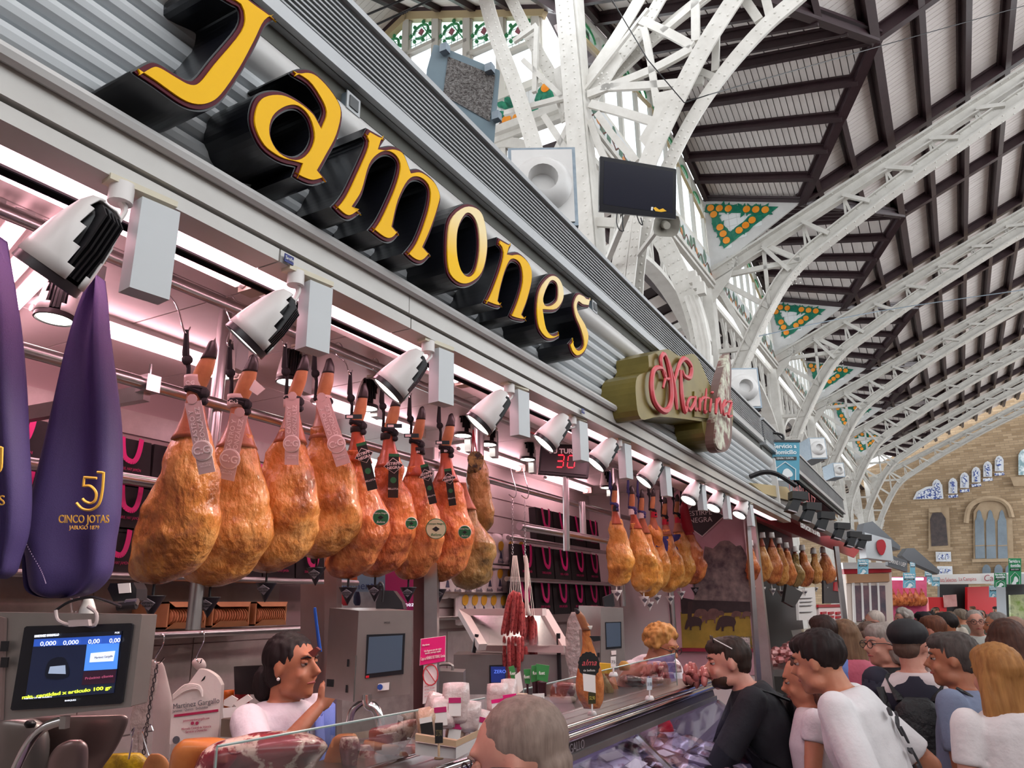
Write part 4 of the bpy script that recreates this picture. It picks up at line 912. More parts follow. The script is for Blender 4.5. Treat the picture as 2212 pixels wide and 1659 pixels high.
for i, (b, c) in enumerate(zip(bases, bods)):
    Bp = FP(b[0], b[1], .03); Bp.z = zbt; Bp = V((Bp.x, Bp.y, zbt)); Bp = PL(b[0], b[1], V((0, 0, zbt)), Z) if False else PZ(b[0], b[1], zbt-.002)
    Cp = PY(c[0], c[1], Bp.y+.02)
    ax = V((-.35, .55, -.72)) if i not in (0,) else V((-.25, .5, -.8))
    if i > 6: ax = V((-.45, .35, -.8))
    lamp(Bp, ax, Cp-Bp, .76 if i else .84, 'white spotlight with black fins under the fascia, %s from the left' % ords[i], 'spotlights along the fascia', gear=V((1, -.15, 0)), fin=V((.55, -.85, .15)) if i else V((.35, -1, .1)))
for i, (x, y, yy) in enumerate(((130, 640, 2.25), (478, 770, 2.3), (630, 790, 2.3), (795, 850, 2.3), (1001, 915, 2.35), (1055, 935, 2.3), (1140, 970, 2.35), (1310, 1035, 2.3))):
    c = PY(x, y, yy); Bp = V((c.x+.03, c.y, 2.99)); s_ = .82
    lamp(Bp, V((-.06, .02, -1)), c-Bp, s_, 'inner downlight inside the stall, %s from the left' % ords[i].replace(' and largest', ''), 'inner downlights over the hams', gear=V((1, .2, 0)), power=8, fin=V((-.55, -.8, 0)))
# ---- hams ----
def ham_mat(nm, c1, c2, c3, c4):
    return mat(nm, c1, .27, noi=(9, .5), col2=c3, ramp=[(.38, c2), (.48, c4), (.56, c1), (.62, c4)], bump=(38, 1.0, .016), coat=.35, stretch=(1, 1, .6))
M_ham = ham_mat('cured_ham', '#d99a58', '#a5602f', '#6a3a1e', '#c9823f'); M_hamr = ham_mat('red_cured_ham', '#d8854a', '#a3502c', '#6b2f1c', '#c66d3a'); M_hamd = ham_mat('mouldy_ham', '#b5925a', '#8a6a3a', '#4e3a22', '#a07a45'); M_hamg = ham_mat('golden_ham', '#e6a95a', '#b87432', '#8a4f24', '#d8923f')
M_shank = mat('ham_skin', '#c07c56', .35, noi=(16, .5), col2='#8f4f35', bump=(70, .3, .006), coat=.2); M_shr = mat('red_ham_skin', '#c2653c', .32, noi=(14, .5), col2='#93392a', bump=(70, .3, .006), coat=.3)
M_hoof = mat('dark_hoof', '#3a2e30', .35, noi=(20, .5), col2='#1f181a'); M_rope = mat('black_rope', '#17151a', .8); M_blur = mat('blue_rope', '#39396e', .8); M_rrope = mat('red_twine', '#a82836', .7)
BASE = [(740, 452, 466), (757, 444, 469), (775, 434, 466), (800, 421, 460), (825, 411, 450), (845, 405, 441), (870, 402, 440), (895, 396, 443), (920, 385, 449), (950, 370, 457), (1000, 350, 463), (1050, 330, 470), (1100, 314, 475), (1130, 307, 474), (1160, 301, 466), (1190, 294, 449), (1220, 289, 428), (1243, 294, 400), (1256, 308, 375), (1262, 328, 352)]
def hrows(xt, yt, xb, yb, w, lo=0, hi=99, wid=None):
    o = []
    for i, (y, a, b) in enumerate(BASE):
        if not lo <= i <= hi: continue
        v = (y-740)/522; ax_ = 460-120*v; ws = w if wid is None else w*(1+(wid-1)*max(0, min(1, (v-.25)/.4))); Y_ = yt+(yb-yt)*v; X_ = xt+(xb-xt)*v
        o.append((Y_, X_+(a-ax_)*ws, X_+(b-ax_)*ws))
    return o
def ham(xt, yt, xb, yb, w, D, lab, grp, m=None, msh=None, wid=None, hoof=True, n=26, hook=True, seed=0, rope=M_rope, railz=2.87, tie=True, cone=True):
    m = m or M_ham; msh = msh or M_shank; root = PD(xb, yb, D); t = thing('cured_ham', root, lab, 'ham', grp); sc_ = D/2.4
    g = G(); loftr(g, pxrings(hrows(xt, yt, xb, yb, w, 8, 99, wid), D, .72, n, 4 if n > 16 else 2, .019*min(1.2, sc_), seed)); g.obj('meat', m, t, smooth=2)
    g = G(); loftr(g, pxrings(hrows(xt, yt, xb, yb, w, 5, 9, wid), D, .85, n//2+4, 3, .003, seed)); g.obj('shank', msh, t, smooth=2)
    if hoof:
        g = G(); loftr(g, pxrings(hrows(xt, yt, xb, yb, w, 1, 6, wid), D, .7, 14, 3, .002, seed)); g.obj('trotter', mat('pale_trotter', '#c48a5c', .4, noi=(18, .5), col2='#a0643f'), t, smooth=2)
        r0 = hrows(xt, yt, xb, yb, w, 0, 2, wid); g = G(); loftr(g, pxrings([(r0[0][0]-4, r0[0][1]+4, r0[0][2]-1)]+[(r[0], r[1]-1, r[2]+1) for r in r0], D-.003, .7, 12, 3, .0)); g.obj('hoof', M_hoof, t, smooth=2)
    r = hrows(xt, yt, xb, yb, w, 5, 5)[0]; ac_ = PD((r[1]+r[2])/2, r[0], D); ra = (r[2]-r[1])/2*D/F
    if tie:
        rt = V((RT.x, RT.y, 0)).normalized(); fw = V((FWD.x, FWD.y, 0)).normalized()
        for j in range(2):
            g = G(); g.tube([ac_+rt*math.cos(q*math.pi/6)*ra*1.12+fw*math.sin(q*math.pi/6)*ra*1.0+Z*(.004*j-.012*math.cos(q*math.pi/6)*(1-j)) for q in range(13)], .0075, 6); g.obj('rope_loop', rope, t, smooth=True)
        top = ac_-rt*ra*1.05+Z*.02; hx = PD(r[1]-2, yt-28, D)
        g = G(); g.tube([top, mid(top, hx, .3)+rt*.004, mid(top, hx, .55)-rt*.004, hx], [.007, .006, .011, .006], 6); g.sph(mid(top, hx, .45), .017, 7, 5); g.sph(ac_+rt*ra*1.1-fw*ra*.3-Z*.01, .018, 7, 5); g.sph(ac_+rt*ra*1.25-fw*ra*.3-Z*.035, .013, 7, 5); g.obj('rope_strand', rope, t, smooth=True)
        if hook:
            hk = hook if isinstance(hook, (int, float)) and hook is not True else None
            rx = hx.x+.01; pt = V((hx.x, HR(hx.x), railz)); g = G()
            hook_t = thing('meat_hook', pt, 'thin steel hook over the rail, holding the %s' % lab.split(',')[0].replace('cured ', '')[:60], 'hook', 'steel hooks on the upper rail')
            P = [hx+V((.012, 0, .012)), hx+V((.0, 0, -.012)), hx+V((-.014, 0, .004)), mid(hx, pt, .5), pt+V((-.03, -.005, -.02)), pt+V((-.03, 0, .02)), pt+V((0, 0, .036)), pt+V((.028, 0, .01))]
            g.tube(smv(P, 4), .0026, 6); g.obj('wire', M_chrome, hook_t, smooth=True)
    if cone: drip(xb+cone[0] if isinstance(cone, tuple) else xb, yb, D, t, lab)
    return t
M_cone = mat('cone_black', '#1b171d', .35); M_conew = mat('cone_white', '#ebe4e0', .4)
def drip(xb, yb, D, t, lab, s=1.0, white=False, dy=25):
    c = PD(xb, yb+dy*2.4/D, D); m = M_conew if white else M_cone; ct = thing('drip_cone', c, ('white' if white else 'black')+' plastic drip cone hanging under the '+lab.split(',')[0][:60], 'drip cone', 'drip cones under the hams')
    r = .036*s; h = .065*s
    g = G(); n = 20; R_ = lambda rr_, z: [c+V((rr_*math.cos(2*math.pi*k/n), rr_*math.sin(2*math.pi*k/n), z)) for k in range(n)]
    loftr(g, [R_(.001, -h), R_(r*1.0, 0), R_(r*1.05, .003), R_(r*.95, .001), R_(.001, -h*.85)], (False, False)); g.obj('funnel', m, ct, smooth=2)
    g = G(); g.tube([c-Z*.03*s, c+Z*(.05*s)], .0045*s, 6); g.obj('spike', m, ct)
    if s >= .9:
        fw = -V((FWD.x, FWD.y, 0)).normalized(); nn = (fw*h+Z*-r).normalized() if False else (fw*h-Z*r).normalized(); q = c+fw*(r*.66+.001)-Z*h*.34
        xr = V((RT.x, RT.y, 0)).normalized(); yu = nn.cross(xr)
        if yu.z < 0: yu = -yu
        g = G(); g.prism([q+xr*.022+yu*.004, q+yu*.02, q-xr*.022+yu*.004, q-yu*.02], nn*.002); g.obj('label', mat('cone_label', '#8d848c', .5), ct); text('ESTIRPE\nNEGRA', .0095, M_cone, 'lettering', ct, q+nn*.003, xr, yu, .0003)
HD = lambda x, y: dep(PY(x, y, 1.93))
hams = [
 (460, 740, 340, 1262, 1.0, -.04, None, M_ham, M_shank, 'largest cured ham, first bare ham after the purple bags', None),
 (548, 770, 452, 1268, .98, .10, None, M_ham, M_shank, 'second cured ham, its pale ankle tag hanging on a string', 1.12),
 (660, 770, 575, 1238, .80, .02, None, M_ham, M_shank, 'third cured ham, golden, below the second spotlight', 1.15),
 (712, 778, 683, 1207, .78, .05, None, M_ham, M_shank, 'fourth cured ham, last with a pale brand tag', 1.12),
 (787, 832, 752, 1250, .68, .0, None, M_hamr, M_shr, 'fifth cured ham, reddish with a green-edged seal low down', 1.12),
 (858, 852, 810, 1247, .66, .05, None, M_hamr, M_shr, 'sixth cured ham, red shank behind the third spotlight', 1.12),
 (912, 882, 882, 1252, .60, .0, None, M_hamr, M_shr, 'seventh cured ham, with a white round seal', 1.1),
 (975, 897, 948, 1257, .60, .0, None, M_hamr, M_shr, 'eighth cured ham, with a green round seal', 1.1)]
HT = []
for i, (xt, yt, xb, yb, w, dd, _, m, ms, lab, wid) in enumerate(hams):
    D = HD((xt+xb)/2, (yt+yb)/2)+dd; HT.append((D, ham(xt, yt, xb, yb, w, D, lab, 'cured hams hanging at the front', m, ms, wid, seed=i*3.7, cone=((-10 if i < 1 else 0),))))
ham(1003, 985, 1012, 1275, .5, HD(1000, 1100)+.12, 'mouldy brown shoulder ham behind the eighth ham', 'cured hams hanging at the front', M_hamd, M_shank, 1.15, hoof=False, tie=False, seed=40, cone=False)
# the round piece with the black and gold label
t = thing('cured_ham', PD(1040, 1150, 3.95), 'round trimmed ham with a black and gold collar on red twine', 'ham', 'cured hams hanging at the front')
g = G(); loftr(g, pxrings([(985, 1018, 1042), (1000, 1012, 1045), (1030, 1009, 1055), (1060, 1007, 1062), (1100, 1010, 1067), (1130, 1020, 1064), (1145, 1032, 1055), (1150, 1040, 1048)], 3.95, .8, 24, 4, .013, 8)); g.obj('meat', M_hamd, t, smooth=2)
g = G(); loftr(g, pxrings([(988, 1014, 1044), (1000, 1011, 1047), (1025, 1009, 1052)], 3.945, .82, 24, 3)); g.obj('collar', mat('collar_black', '#2c2420', .4, noi=(40, .2), col2='#9a8350'), t, smooth=2)
g = G(); g.tube([PD(1027, 992, 3.85), PD(1027, 992, 3.84)], .042, 20); g.obj('round_label', mat('gold_label', '#a38c4e', .4, noi=(30, .2), col2='#2c2420'), t)
for dx in (-6, 0, 7): g = G(); g.tube([PD(1024+dx, 990, 3.93), PD(1022, 928, 3.93)], .003, 5); g.obj('twine', M_rrope, t)
# labels on the hams
M_tagp = mat('pale_tag', '#cbb4ae', .45); M_tagt = mat('tag_print', '#f3e9e4', .4); M_tagb = mat('tag_black', '#1f1c1c', .4); M_grn = mat('seal_green', '#2c7048', .4); M_sealw = mat('seal_pale', '#c9c7a4', .35)
def tagstrip(p, q, wpx, D, root, kind='pale', k=0):
    a, b = PD(*p, D-.0), PD(*q, D); dn = (b-a).normalized(); nn = -FWD; sd = nn.cross(dn).normalized(); w = wpx*D/F/2
    if kind == 'pale':
        g = G(); g.slab([a-sd*w, a+sd*w, b+sd*w, b-sd*w], nn*.002); g.tube([a-dn*.008+nn*.001, a-dn*.008+nn*.004], w*.62, 10); g.obj('paper_tag', M_tagp, root, label='pale printed paper tag')
        c = a+(b-a)*.68; g = G(); g.tube([c+nn*.002, c+nn*.005], w*1.25, 20); g.obj('tag_disc', M_tagt, root); g = G(); g.tube([c+nn*.004, c+nn*.0065], w*1.1, 20); g.obj('tag_disc_face', M_tagp, root)
        text('C:G', w*1.25, M_tagt, 'lettering', root, c+nn*.008, sd if sd.dot(RT) > 0 else -sd, -dn, .0004, bold=.0004)
        up = -dn; L_ = (b-a).length
        text('CASTRO Y\nGONZÁLEZ', w*.82, M_tagt, 'lettering', root, a+dn*L_*.33+nn*.004, up, -(sd if sd.dot(RT) > 0 else -sd), .0004)
        text('CORTADO\nBELLOTA', w*.3, M_tagt, 'lettering', root, a+dn*L_*.88+nn*.004, sd if sd.dot(RT) > 0 else -sd, -dn, .0003)
    else:
        g = G(); g.slab([a-sd*w, a+sd*w, b+sd*w, b-sd*w], nn*.002); g.obj('paper_tag', M_tagb, root, label='black printed tag with a diamond')
        g = G(); g.slab([a-sd*w+nn*.002, a+sd*w+nn*.002, a+dn*.012+sd*w+nn*.002, a+dn*.012-sd*w+nn*.002], nn*.001); g.obj('green_band', M_grn, root)
        c = a+(b-a)*.27; xr = sd if sd.dot(RT) > 0 else -sd; x2 = (xr*.95-dn*.1).normalized(); y2 = nn.cross(x2)
        for s_, mm, o in ((1.95, M_tagt, .003), (1.8, M_tagb, .0045)):
            g = G(); g.prism([c+x2*w*s_+nn*o, c+y2*w*s_*.8+nn*o, c-x2*w*s_+nn*o, c-y2*w*s_*.8+nn*o], nn*.0012); g.obj('diamond', mm, root)
        text('ESTIRPE\nNEGRA', w*.78, M_tagt, 'lettering', root, c+nn*.0065, x2, y2, .0004, bold=.0003)
        c = a+(b-a)*.6; g = G(); g.tube([c+nn*.002, c+nn*.0035], w*.6, 14); g.obj('tag_disc', M_grn, root); text('BELLOTA', w*.5, M_tagt, 'lettering', root, a+(b-a)*.8+nn*.003, xr, -dn, .0003)
dl = [.10, .09, .075, .075, .075, .07, .065, .065]
for i, (p, q, w, kd) in enumerate((((417, 868), (448, 1022), 36, 'pale'), ((517, 896), (488, 1036), 36, 'pale'), ((632, 860), (630, 1004), 30, 'pale'), ((696, 862), (742, 1004), 32, 'pale'), ((780, 956), (805, 1058), 22, 'b'), ((851, 980), (849, 1075), 22, 'b'), ((916, 1003), (936, 1088), 17, 'b'), ((967, 1012), (978, 1092), 16, 'b'))):
    tagstrip(p, q, w, HT[i][0]-dl[i]-.03, HT[i][1], kd, i)
def anklet(x, y, wpx, hpx, i, m, s=None, k=.85):
    D, r = HT[i]; g = G(); loftr(g, pxrings([(y-hpx/2, x-wpx/2, x+wpx/2), (y, x-wpx/2-.5, x+wpx/2+.5), (y+hpx/2, x-wpx/2, x+wpx/2)], D, k, 20, 2)); g.obj('ankle_band', m, r, smooth=2)
    if s: text(s, hpx*.42*D/F, M_tagt, 'lettering', r, PD(x, y, D)-FWD*(wpx/2*D/F*.9+.004), RT, UP, .0004, bold=.0005)
for i, (x, y, w, h) in enumerate(((420, 827, 42, 28), (512, 868, 40, 28), (630, 868, 34, 24), (700, 868, 34, 24))): anklet(x, y, w, h, i, M_tagp, 'C:G')
for i, (x, y, w, h, s) in enumerate(((772, 929, 30, 12, None), (836, 944, 28, 14, None), (905, 975, 26, 14, 'EN'), (964, 973, 26, 14, 'ED'))): anklet(x, y, w, h, i+4, M_tagb, s)
for i, (x, y) in enumerate(((765, 900), (853, 920), (890, 941), (957, 956))):    # little barcode clips
    D, r = HT[4+i]; c = PD(x, y, D-.07); g = G(); g.slab([c-RT*.035-UP*.009, c+RT*.03-UP*.009, c+RT*.03+UP*.009, c-RT*.035+UP*.009], FWD*.006); g.obj('barcode_clip', mat('clip_green', '#24383a', .4), r)
    g = G(); g.slab([c-RT*.03-UP*.005-FWD*.001, c-RT*.005-UP*.005-FWD*.001, c-RT*.005+UP*.005-FWD*.001, c-RT*.03+UP*.005-FWD*.001], FWD*.001); g.obj('barcode', M_tagt, r)
for (i, x, y, r_, m) in ((4, 823, 1117, 16, M_grn), (5, 889, 1130, 12, M_grn), (6, 942, 1142, 20, M_sealw), (7, 1004, 1149, 13, M_grn)):
    D, r = HT[i]; c = PD(x, y, D-.1); rr_ = r_*D/F; g = G(); g.tube([c, c-FWD*.004], rr_*1.08, 26); g.obj('seal_rim', M_tagt if m is M_grn else M_grn, r); g = G(); g.tube([c-FWD*.003, c-FWD*.006], rr_, 26); g.obj('round_seal', m, r, label='round printed seal')
    mm = M_tagt if m is M_grn else M_grn; text('Estirpe Negra', rr_*.3, mm, 'lettering', r, c-FWD*.007+UP*rr_*.55, RT, UP, .0003); g = G(); g.prism([c-FWD*.007+RT*rr_*.4, c-FWD*.007+UP*rr_*.28, c-FWD*.007-RT*rr_*.4, c-FWD*.007-UP*rr_*.28], FWD*-.0005); g.obj('diamond', M_tagb, r); text('Bellota', rr_*.4, mm, 'lettering', r, c-FWD*.007-UP*rr_*.6, RT, UP, .0003, shear=.3)
t2 = HT[1][1]; g = G(); P = [PD(x, y, HT[1][0]-.06) for x, y in ((550, 820), (573, 840), (556, 854), (538, 842))]; g.slab(P, FWD*.001); g.obj('loose_tag', M_tagt, t2, label='blank white tag on a string')
# second group further along
for i, (xt, yt, xb, yb, w, m, ms, lab, rp) in enumerate((
  (1328, 1045, 1335, 1266, .30, M_hamg, M_shr, 'first ham of the farther group, hanging on blue rope', M_blur), (1364, 1052, 1388, 1280, .32, M_hamg, M_shr, 'second ham of the farther group, with a round paper anklet', M_blur), (1386, 1060, 1400, 1292, .30, M_hamg, M_shank, 'third ham of the farther group, lowest hanging', M_blur),
  (1411, 1058, 1415, 1278, .28, M_hamg, M_shank, 'fourth ham of the farther group, red ribbon and blue sleeve', M_rope), (1436, 1074, 1445, 1280, .27, M_hamg, M_shank, 'fifth ham of the farther group, blue sleeve over the shank', M_rope), (1463, 1070, 1468, 1270, .27, M_hamg, M_shank, 'sixth ham of the farther group, blue sleeve and thin shank', M_rope), (1478, 1085, 1497, 1262, .28, M_hamr, M_rrope, 'seventh ham of the farther group, red collar and paprika skin', M_rope))):
    D = dep(PY(xt, 1150, 1.82))+(.12 if i in (2, 5) else 0); tt = ham(xt, yt, xb, yb, w, D, lab, 'cured hams of the farther group', m, ms, 1.2, n=18, seed=60+i*5, rope=rp, cone=False)
    drip(xb+(-3, 3, 2, 3, 2, 3, 4)[i], yb, D, tt, lab, 1.05, i != 6, 22)
    g = G(); loftr(g, pxrings([(yt+48, xt-6, xt+8), (yt+60, xt-6, xt+9)], D, 1, 12, 2)); g.obj('ankle_band', M_tagt if i in (1, 2) else (M_tagb if i == 0 else mat('red_ribbon', '#c0223a', .4)), tt)
    if 3 <= i <= 5: g = G(); loftr(g, pxrings([(yt+85, xt-11, xt+11), (yt+105, xt-13, xt+17), (yt+125, xt-13, xt+22)], D, .85, 16, 3)); g.obj('sleeve', mat('blue_sleeve', '#3a3f86', .4), tt, smooth=2)
    if i == 6: g = G(); loftr(g, pxrings([(1085, 1472, 1484), (1110, 1468, 1490), (1150, 1475, 1500)], D-.01, .9, 14, 3)); g.obj('collar', mat('red_collar', '#a81e30', .4), tt, smooth=2)
# ---- purple fabric bags ----
M_bag = mat('purple_fabric', '#43366a', .6, noi=(300, .7), col2='#382c5a', bump=(400, .25, .002)); M_gold = mat('gold_print', '#ecb84e', .35, .3)
def fbag(rows, D, lab, k=.5):
    t = thing('ham_bag', PD((rows[-1][1]+rows[-1][2])/2, rows[-1][0], D), lab, 'bag', 'purple ham bags'); g = G(); rs = pxrings(rows, D, k, 32, 4, .0)
    fwh = V((FWD.x, FWD.y, 0)).normalized()
    for r in rs:
        for q in range(len(r)):
            r[q] = r[q]+fwh*(nz(V((r[q].x*4, r[q].z*2.2, 0)), 1.0)*.02+.02*math.sin(q*.8+r[q].z*3.0))
    loftr(g, rs); g.obj('cloth', M_bag, t, smooth=2); return t
D2 = HD(150, 950)-.1
bg2 = fbag([(603, 214, 222), (612, 205, 223), (650, 186, 228), (700, 168, 232), (760, 150, 237), (830, 130, 243), (900, 110, 248), (960, 92, 250), (1020, 74, 251), (1080, 56, 250), (1120, 42, 248), (1160, 36, 242), (1200, 46, 238), (1240, 52, 232), (1270, 60, 210), (1285, 80, 185), (1292, 110, 150)], D2, 'purple fabric ham bag with the gold number and letter, whole in view')
bg1 = fbag([(515, -12, 6), (560, -30, 12), (620, -50, 22), (700, -70, 34), (800, -80, 44), (900, -90, 50), (1000, -90, 52), (1080, -90, 51), (1150, -88, 44), (1200, -80, 30), (1235, -70, 20), (1250, -50, 0)], HD(0, 900)-.12, 'purple fabric ham bag cut off by the left edge, wine dark')
fs_ = D2-.14
def gst(pts, r, root, D, m=M_gold, k=4, nm='gold_stroke'):
    g = G(); g.tube([PD(x, y, D) for x, y in sm(pts, k, False)], r, 6); g.obj(nm, m, root)
gst([(209, 1033, 1), (182, 1031, 1), (180, 1050, 1), (195, 1050), (207, 1063), (206, 1080), (196, 1087), (184, 1083), (178, 1077)], .0032, bg2, fs_); gst([(210, 1020, 1), (224, 1021, 1), (221, 1060), (214, 1088), (198, 1101), (178, 1099), (165, 1086)], .0032, bg2, fs_)
text('CINCO JOTAS', .026, M_gold, 'lettering', bg2, PD(181, 1122, fs_), RT, UP, .0005, width=.118, bold=.0003); text('JABUGO 1879', .013, M_gold, 'lettering', bg2, PD(182, 1140, fs_), RT, UP, .0005, width=.07)
text('S', .03, M_gold, 'lettering', bg1, PD(4, 1082, HD(0, 900)-.26), RT, UP, .0005); gst([(-6, 966, 1), (4, 967, 1), (2, 1010), (-6, 1020)], .0032, bg1, HD(0, 900)-.26)
M_stch = mat('pale_stitch', '#b9a4c4', .6)
g = G()
for i in range(40):
    v = i/40; p = [(43, 1135), (60, 1180), (88, 1230), (100, 1262)]; P = sm(p, 10, False); a = P[int(v*(len(P)-2))]; c = PD(a[0], a[1], D2-.085-.03*v); g.tube([c, c+V((.001, 0, -.003))], .0009, 4)
g.obj('stitching', M_stch, bg2, kind='stuff')
# ================= rear of the stall: bags, boxes, scales, machines =================
FH = V((FWD.x, FWD.y, 0)).normalized(); RH = V((FH.y, -FH.x, 0))
def PH(px, py, D): return PL(px, py, CAM+FH*D, FH)
def card(name, px, D, m, par=None, th=.004, k=0, **kw):
    q = sm(px, k) if k else px; g = G(); g.prism([PH(x, y, D) for x, y in q], FH*th); return g.obj(name, m, par, **kw)
def cardtxt(s, px, py, D, size, m, par, w=None, tilt=0.0, shear=0, bold=0):
    x2 = (RH+Z*tilt).normalized(); return text(s, size*D/F, m, 'lettering', par, PH(px, py, D), x2, FH.cross(x2)*-1 if False else x2.cross(-FH)*-1 if False else (Z-x2*Z.dot(x2)), .0004, width=(w*D/F if w else None), shear=shear, bold=bold)
def pipx(name, px, D, r, m, par, n=8, k=4, **kw):
    P = [PH(p[0], p[1], D+(p[2] if len(p) > 2 else 0)) for p in px]; g = G(); g.tube(smv(P, k) if len(P) > 2 else P, r, n); return g.obj(name, m, par, smooth=True, **kw)
def lumpx(name, rows, D, m, par=None, k=.8, n=16, amp=.006, seed=0, sub=3, **kw):
    g = G(); loftr(g, pxrings(rows, D, k, n, sub, amp, seed)); return g.obj(name, m, par, smooth=2, **kw)
def px3(p): 
    v = RM.transposed() @ (V(p)-CAM); return (CX-F*v[0]/v[2], CY+F*v[1]/v[2])
OR = ['first', 'second', 'third', 'fourth', 'fifth', 'sixth', 'seventh', 'eighth', 'ninth', 'tenth', 'eleventh', 'twelfth']
M_tote = mat('black_tote', '#1d171c', .7, noi=(60, .5), col2='#161115'); M_mag = mat('magenta_strap', '#d31a78', .5); M_magp = mat('magenta_print', '#c22468', .5)
def tote(c, w, h, rx=V((1, 0, 0)), label='', grp='', yl=0.0):
    t = thing('tote_bag', c, label, 'bag', grp); ny = rx.cross(Z)*1.0; up = Z
    g = G(); q = lambda a, b, o: c+rx*a+up*b+ny*o
    P = [q(-w/2, -h/2, .02), q(w/2, -h/2, .02), q(w/2*.97, h/2, .006), q(-w/2*.97, h/2, .006)]; g.slab(P, -ny*.06); g.obj('bag_body', M_tote, t)
    for s in (1,):
        g = G(); P = smv([q(-w*.2, h*.5, .025), q(-w*.19, h*.2, .035), q(-w*.14, -.02*h, .04), q(0, -h*.1, .045), q(w*.1, h*.0, .04), q(w*.16, h*.25, .035), q(w*.2, h*.52, .025)], 4)
        for a, b in zip(P, P[1:]): g.bar(a, b+(b-a)*.05, w*.1, .003, ny)
        g.obj('strap', M_mag, t)
    text('SONRIE, HAY JAMÓN', h*.1, M_magp, 'lettering', t, q(.02*w, -h*.27, .024), rx, up, .0003, width=w*.5); return t
k = 0
for j, zc_ in enumerate((2.56, 2.335, 2.13)):
    for i in range(9):
        c = V((1.45+.255*i+.03*(j % 2), 3.22, zc_)); lb = 'black tote bag with magenta straps, %s row behind the hams, %s from the left' % (('upper', 'middle', 'lower')[j], OR[i])
        if k == 0: t0 = tote(c, .245, .19, label=lb, grp='black tote bags on the left racks'); c0 = c
        else: dup(t0, c-c0, lb)
        k += 1
k = 0
for j, (zc_, n_, x0) in enumerate(((2.52, 4, 5.75), (2.20, 5, 5.42), (1.93, 6, 5.42))):
    for i in range(n_):
        c = V((x0+.36*i, 2.72+.02*j, zc_)); lb = 'black tote bag with magenta straps, %s row of the far rack, %s from the left' % (('upper', 'middle', 'lower')[j], OR[i])
        if k == 0: t0 = tote(c, .34, .27, label=lb, grp='black tote bags on the far rack'); c0 = c
        else: dup(t0, c-c0, lb)
        k += 1
for (z, y, x0, x1, lab) in ((2.44, 3.14, .5, 3.8, 'steel rail under the upper row of tote bags'), (2.02, 3.14, .5, 3.85, 'steel rail under the lower row of tote bags'), (1.76, 3.12, 1.8, 3.7, 'steel rail below the cracker boxes'), (2.36, 2.66, 5.0, 7.3, 'thin steel rail under the upper far tote bags'), (2.06, 2.68, 5.0, 7.3, 'thin steel rail under the middle far tote bags'), (1.74, 2.68, 6.2, 7.3, 'steel rail behind the curly-haired clerk')):
    pipe([V((x0, y, z)), V((x1, y, z))], .018, lab, grp='thin steel rack rails')
rk = thing('rack_shelf', (2.6, 3.3, 2.0), 'thin black rack holding the tote bags on the left', 'rack')
for z in (2.235, 2.03, 2.45): g = G(); g.box((2.3, 3.31, z-.01), (3.0, .2, .012)); g.obj('shelf', M_black, rk)
# cracker boxes
M_card = mat('cardboard', '#c58f62', .7, noi=(12, .5), col2='#b07d54'); M_crk = mat('cracker', '#e3a778', .6, noi=(50, .5), col2='#b87850')
for i, (x0, x1) in enumerate(((357, 442), (455, 536), (548, 616))):
    a, b = PY(x0, 1364, 3.12), PY(x1, 1364, 3.12); zt2 = PY(x0, 1300, 3.12).z; zz = 1.785; cx_ = (a.x+b.x)/2; w = b.x-a.x; h = zt2-zz
    t = thing('cracker_box', V((cx_, 3.12, zz)), 'open cardboard box of round crackers, %s from the left' % ('first', 'second', 'third')[i], 'box', 'cracker boxes on the shelf')
    g = G()
    for q in ((V((a.x, 3.12, zz)), V((.008, 0, 0)), h), (V((b.x-.008, 3.12, zz)), V((.008, 0, 0)), h)): g.slab([q[0], q[0]+q[1], q[0]+q[1]+V((0, .25, 0)), q[0]+V((0, .25, 0))], Z*q[2])
    g.box((cx_, 3.245, zz+.004), (w, .25, .008)); g.box((cx_, 3.245, zz+h-.004), (w, .25, .008)); g.box((cx_, 3.37, zz+h/2), (w, .008, h)); g.obj('carton', M_card, t)
    g = G(); g.prism([V((a.x, 3.115, zz)), V((b.x, 3.115, zz)), V((b.x-w*.16, 3.10, zz+h*.24)), V((a.x+w*.16, 3.10, zz+h*.24))], V((0, .004, 0))); g.obj('front_flap', M_card, t)
    g = G(); g.prism([V((a.x, 3.115, zz+h)), V((b.x, 3.115, zz+h)), V((b.x-w*.12, 3.10, zz+h*.8)), V((a.x+w*.12, 3.10, zz+h*.8))], V((0, .004, 0))); g.obj('top_flap', M_card, t)
    for r_2 in range(2):
        for j in range(13 if r_2 == 0 else 3):
            g = G()
            if r_2 == 0: c = V((a.x+w*.1+w*.8*j/12, 3.15, zz+h*.44)); g.tube([c-V((.0025, 0, 0)), c+V((.0025, .001, 0))], h*.3, 12)
            else: c = V((a.x+w*(.25+.25*j), 3.15, zz+h*.66+.004*(j % 2))); g.tube([c, c+V((0, .05, .006))], h*.2, 12, ry=h*.06)
            g.obj('cracker', M_crk, t)
# left scale with the screen
M_st2 = mat('dull_steel', '#a39c98', .35, .75, noi=(3, .5), col2='#8c8582'); M_st3 = mat('pinkish_steel', '#a08a88', .3, .7, noi=(4, .5), col2='#8a7674')
def emis(nm, col, e=1.0): return mat(nm, col, .3, emit=e)
D1 = 1.9; sc1 = thing('shop_scale', PH(150, 1540, D1), 'steel shop scale with a blue price screen at the lower left', 'scale')
g = G(); g.prism([PH(x, y, D1) for x, y in rr([(-40, 1322), (307, 1327), (283, 1527), (-40, 1562)], .03)], FH*.08); g.obj('housing', M_st2, sc1)
card('bezel', rr([(53, 1353), (287, 1346), (263, 1520), (22, 1535)], .06), D1-.008, mat('gloss_black', '#14151c', .25), sc1, .012)
scr = card('screen', [(75, 1371), (262, 1363), (245, 1497), (54, 1512)], D1-.011, emis('screen_navy', '#141a30', .6), sc1, .003)
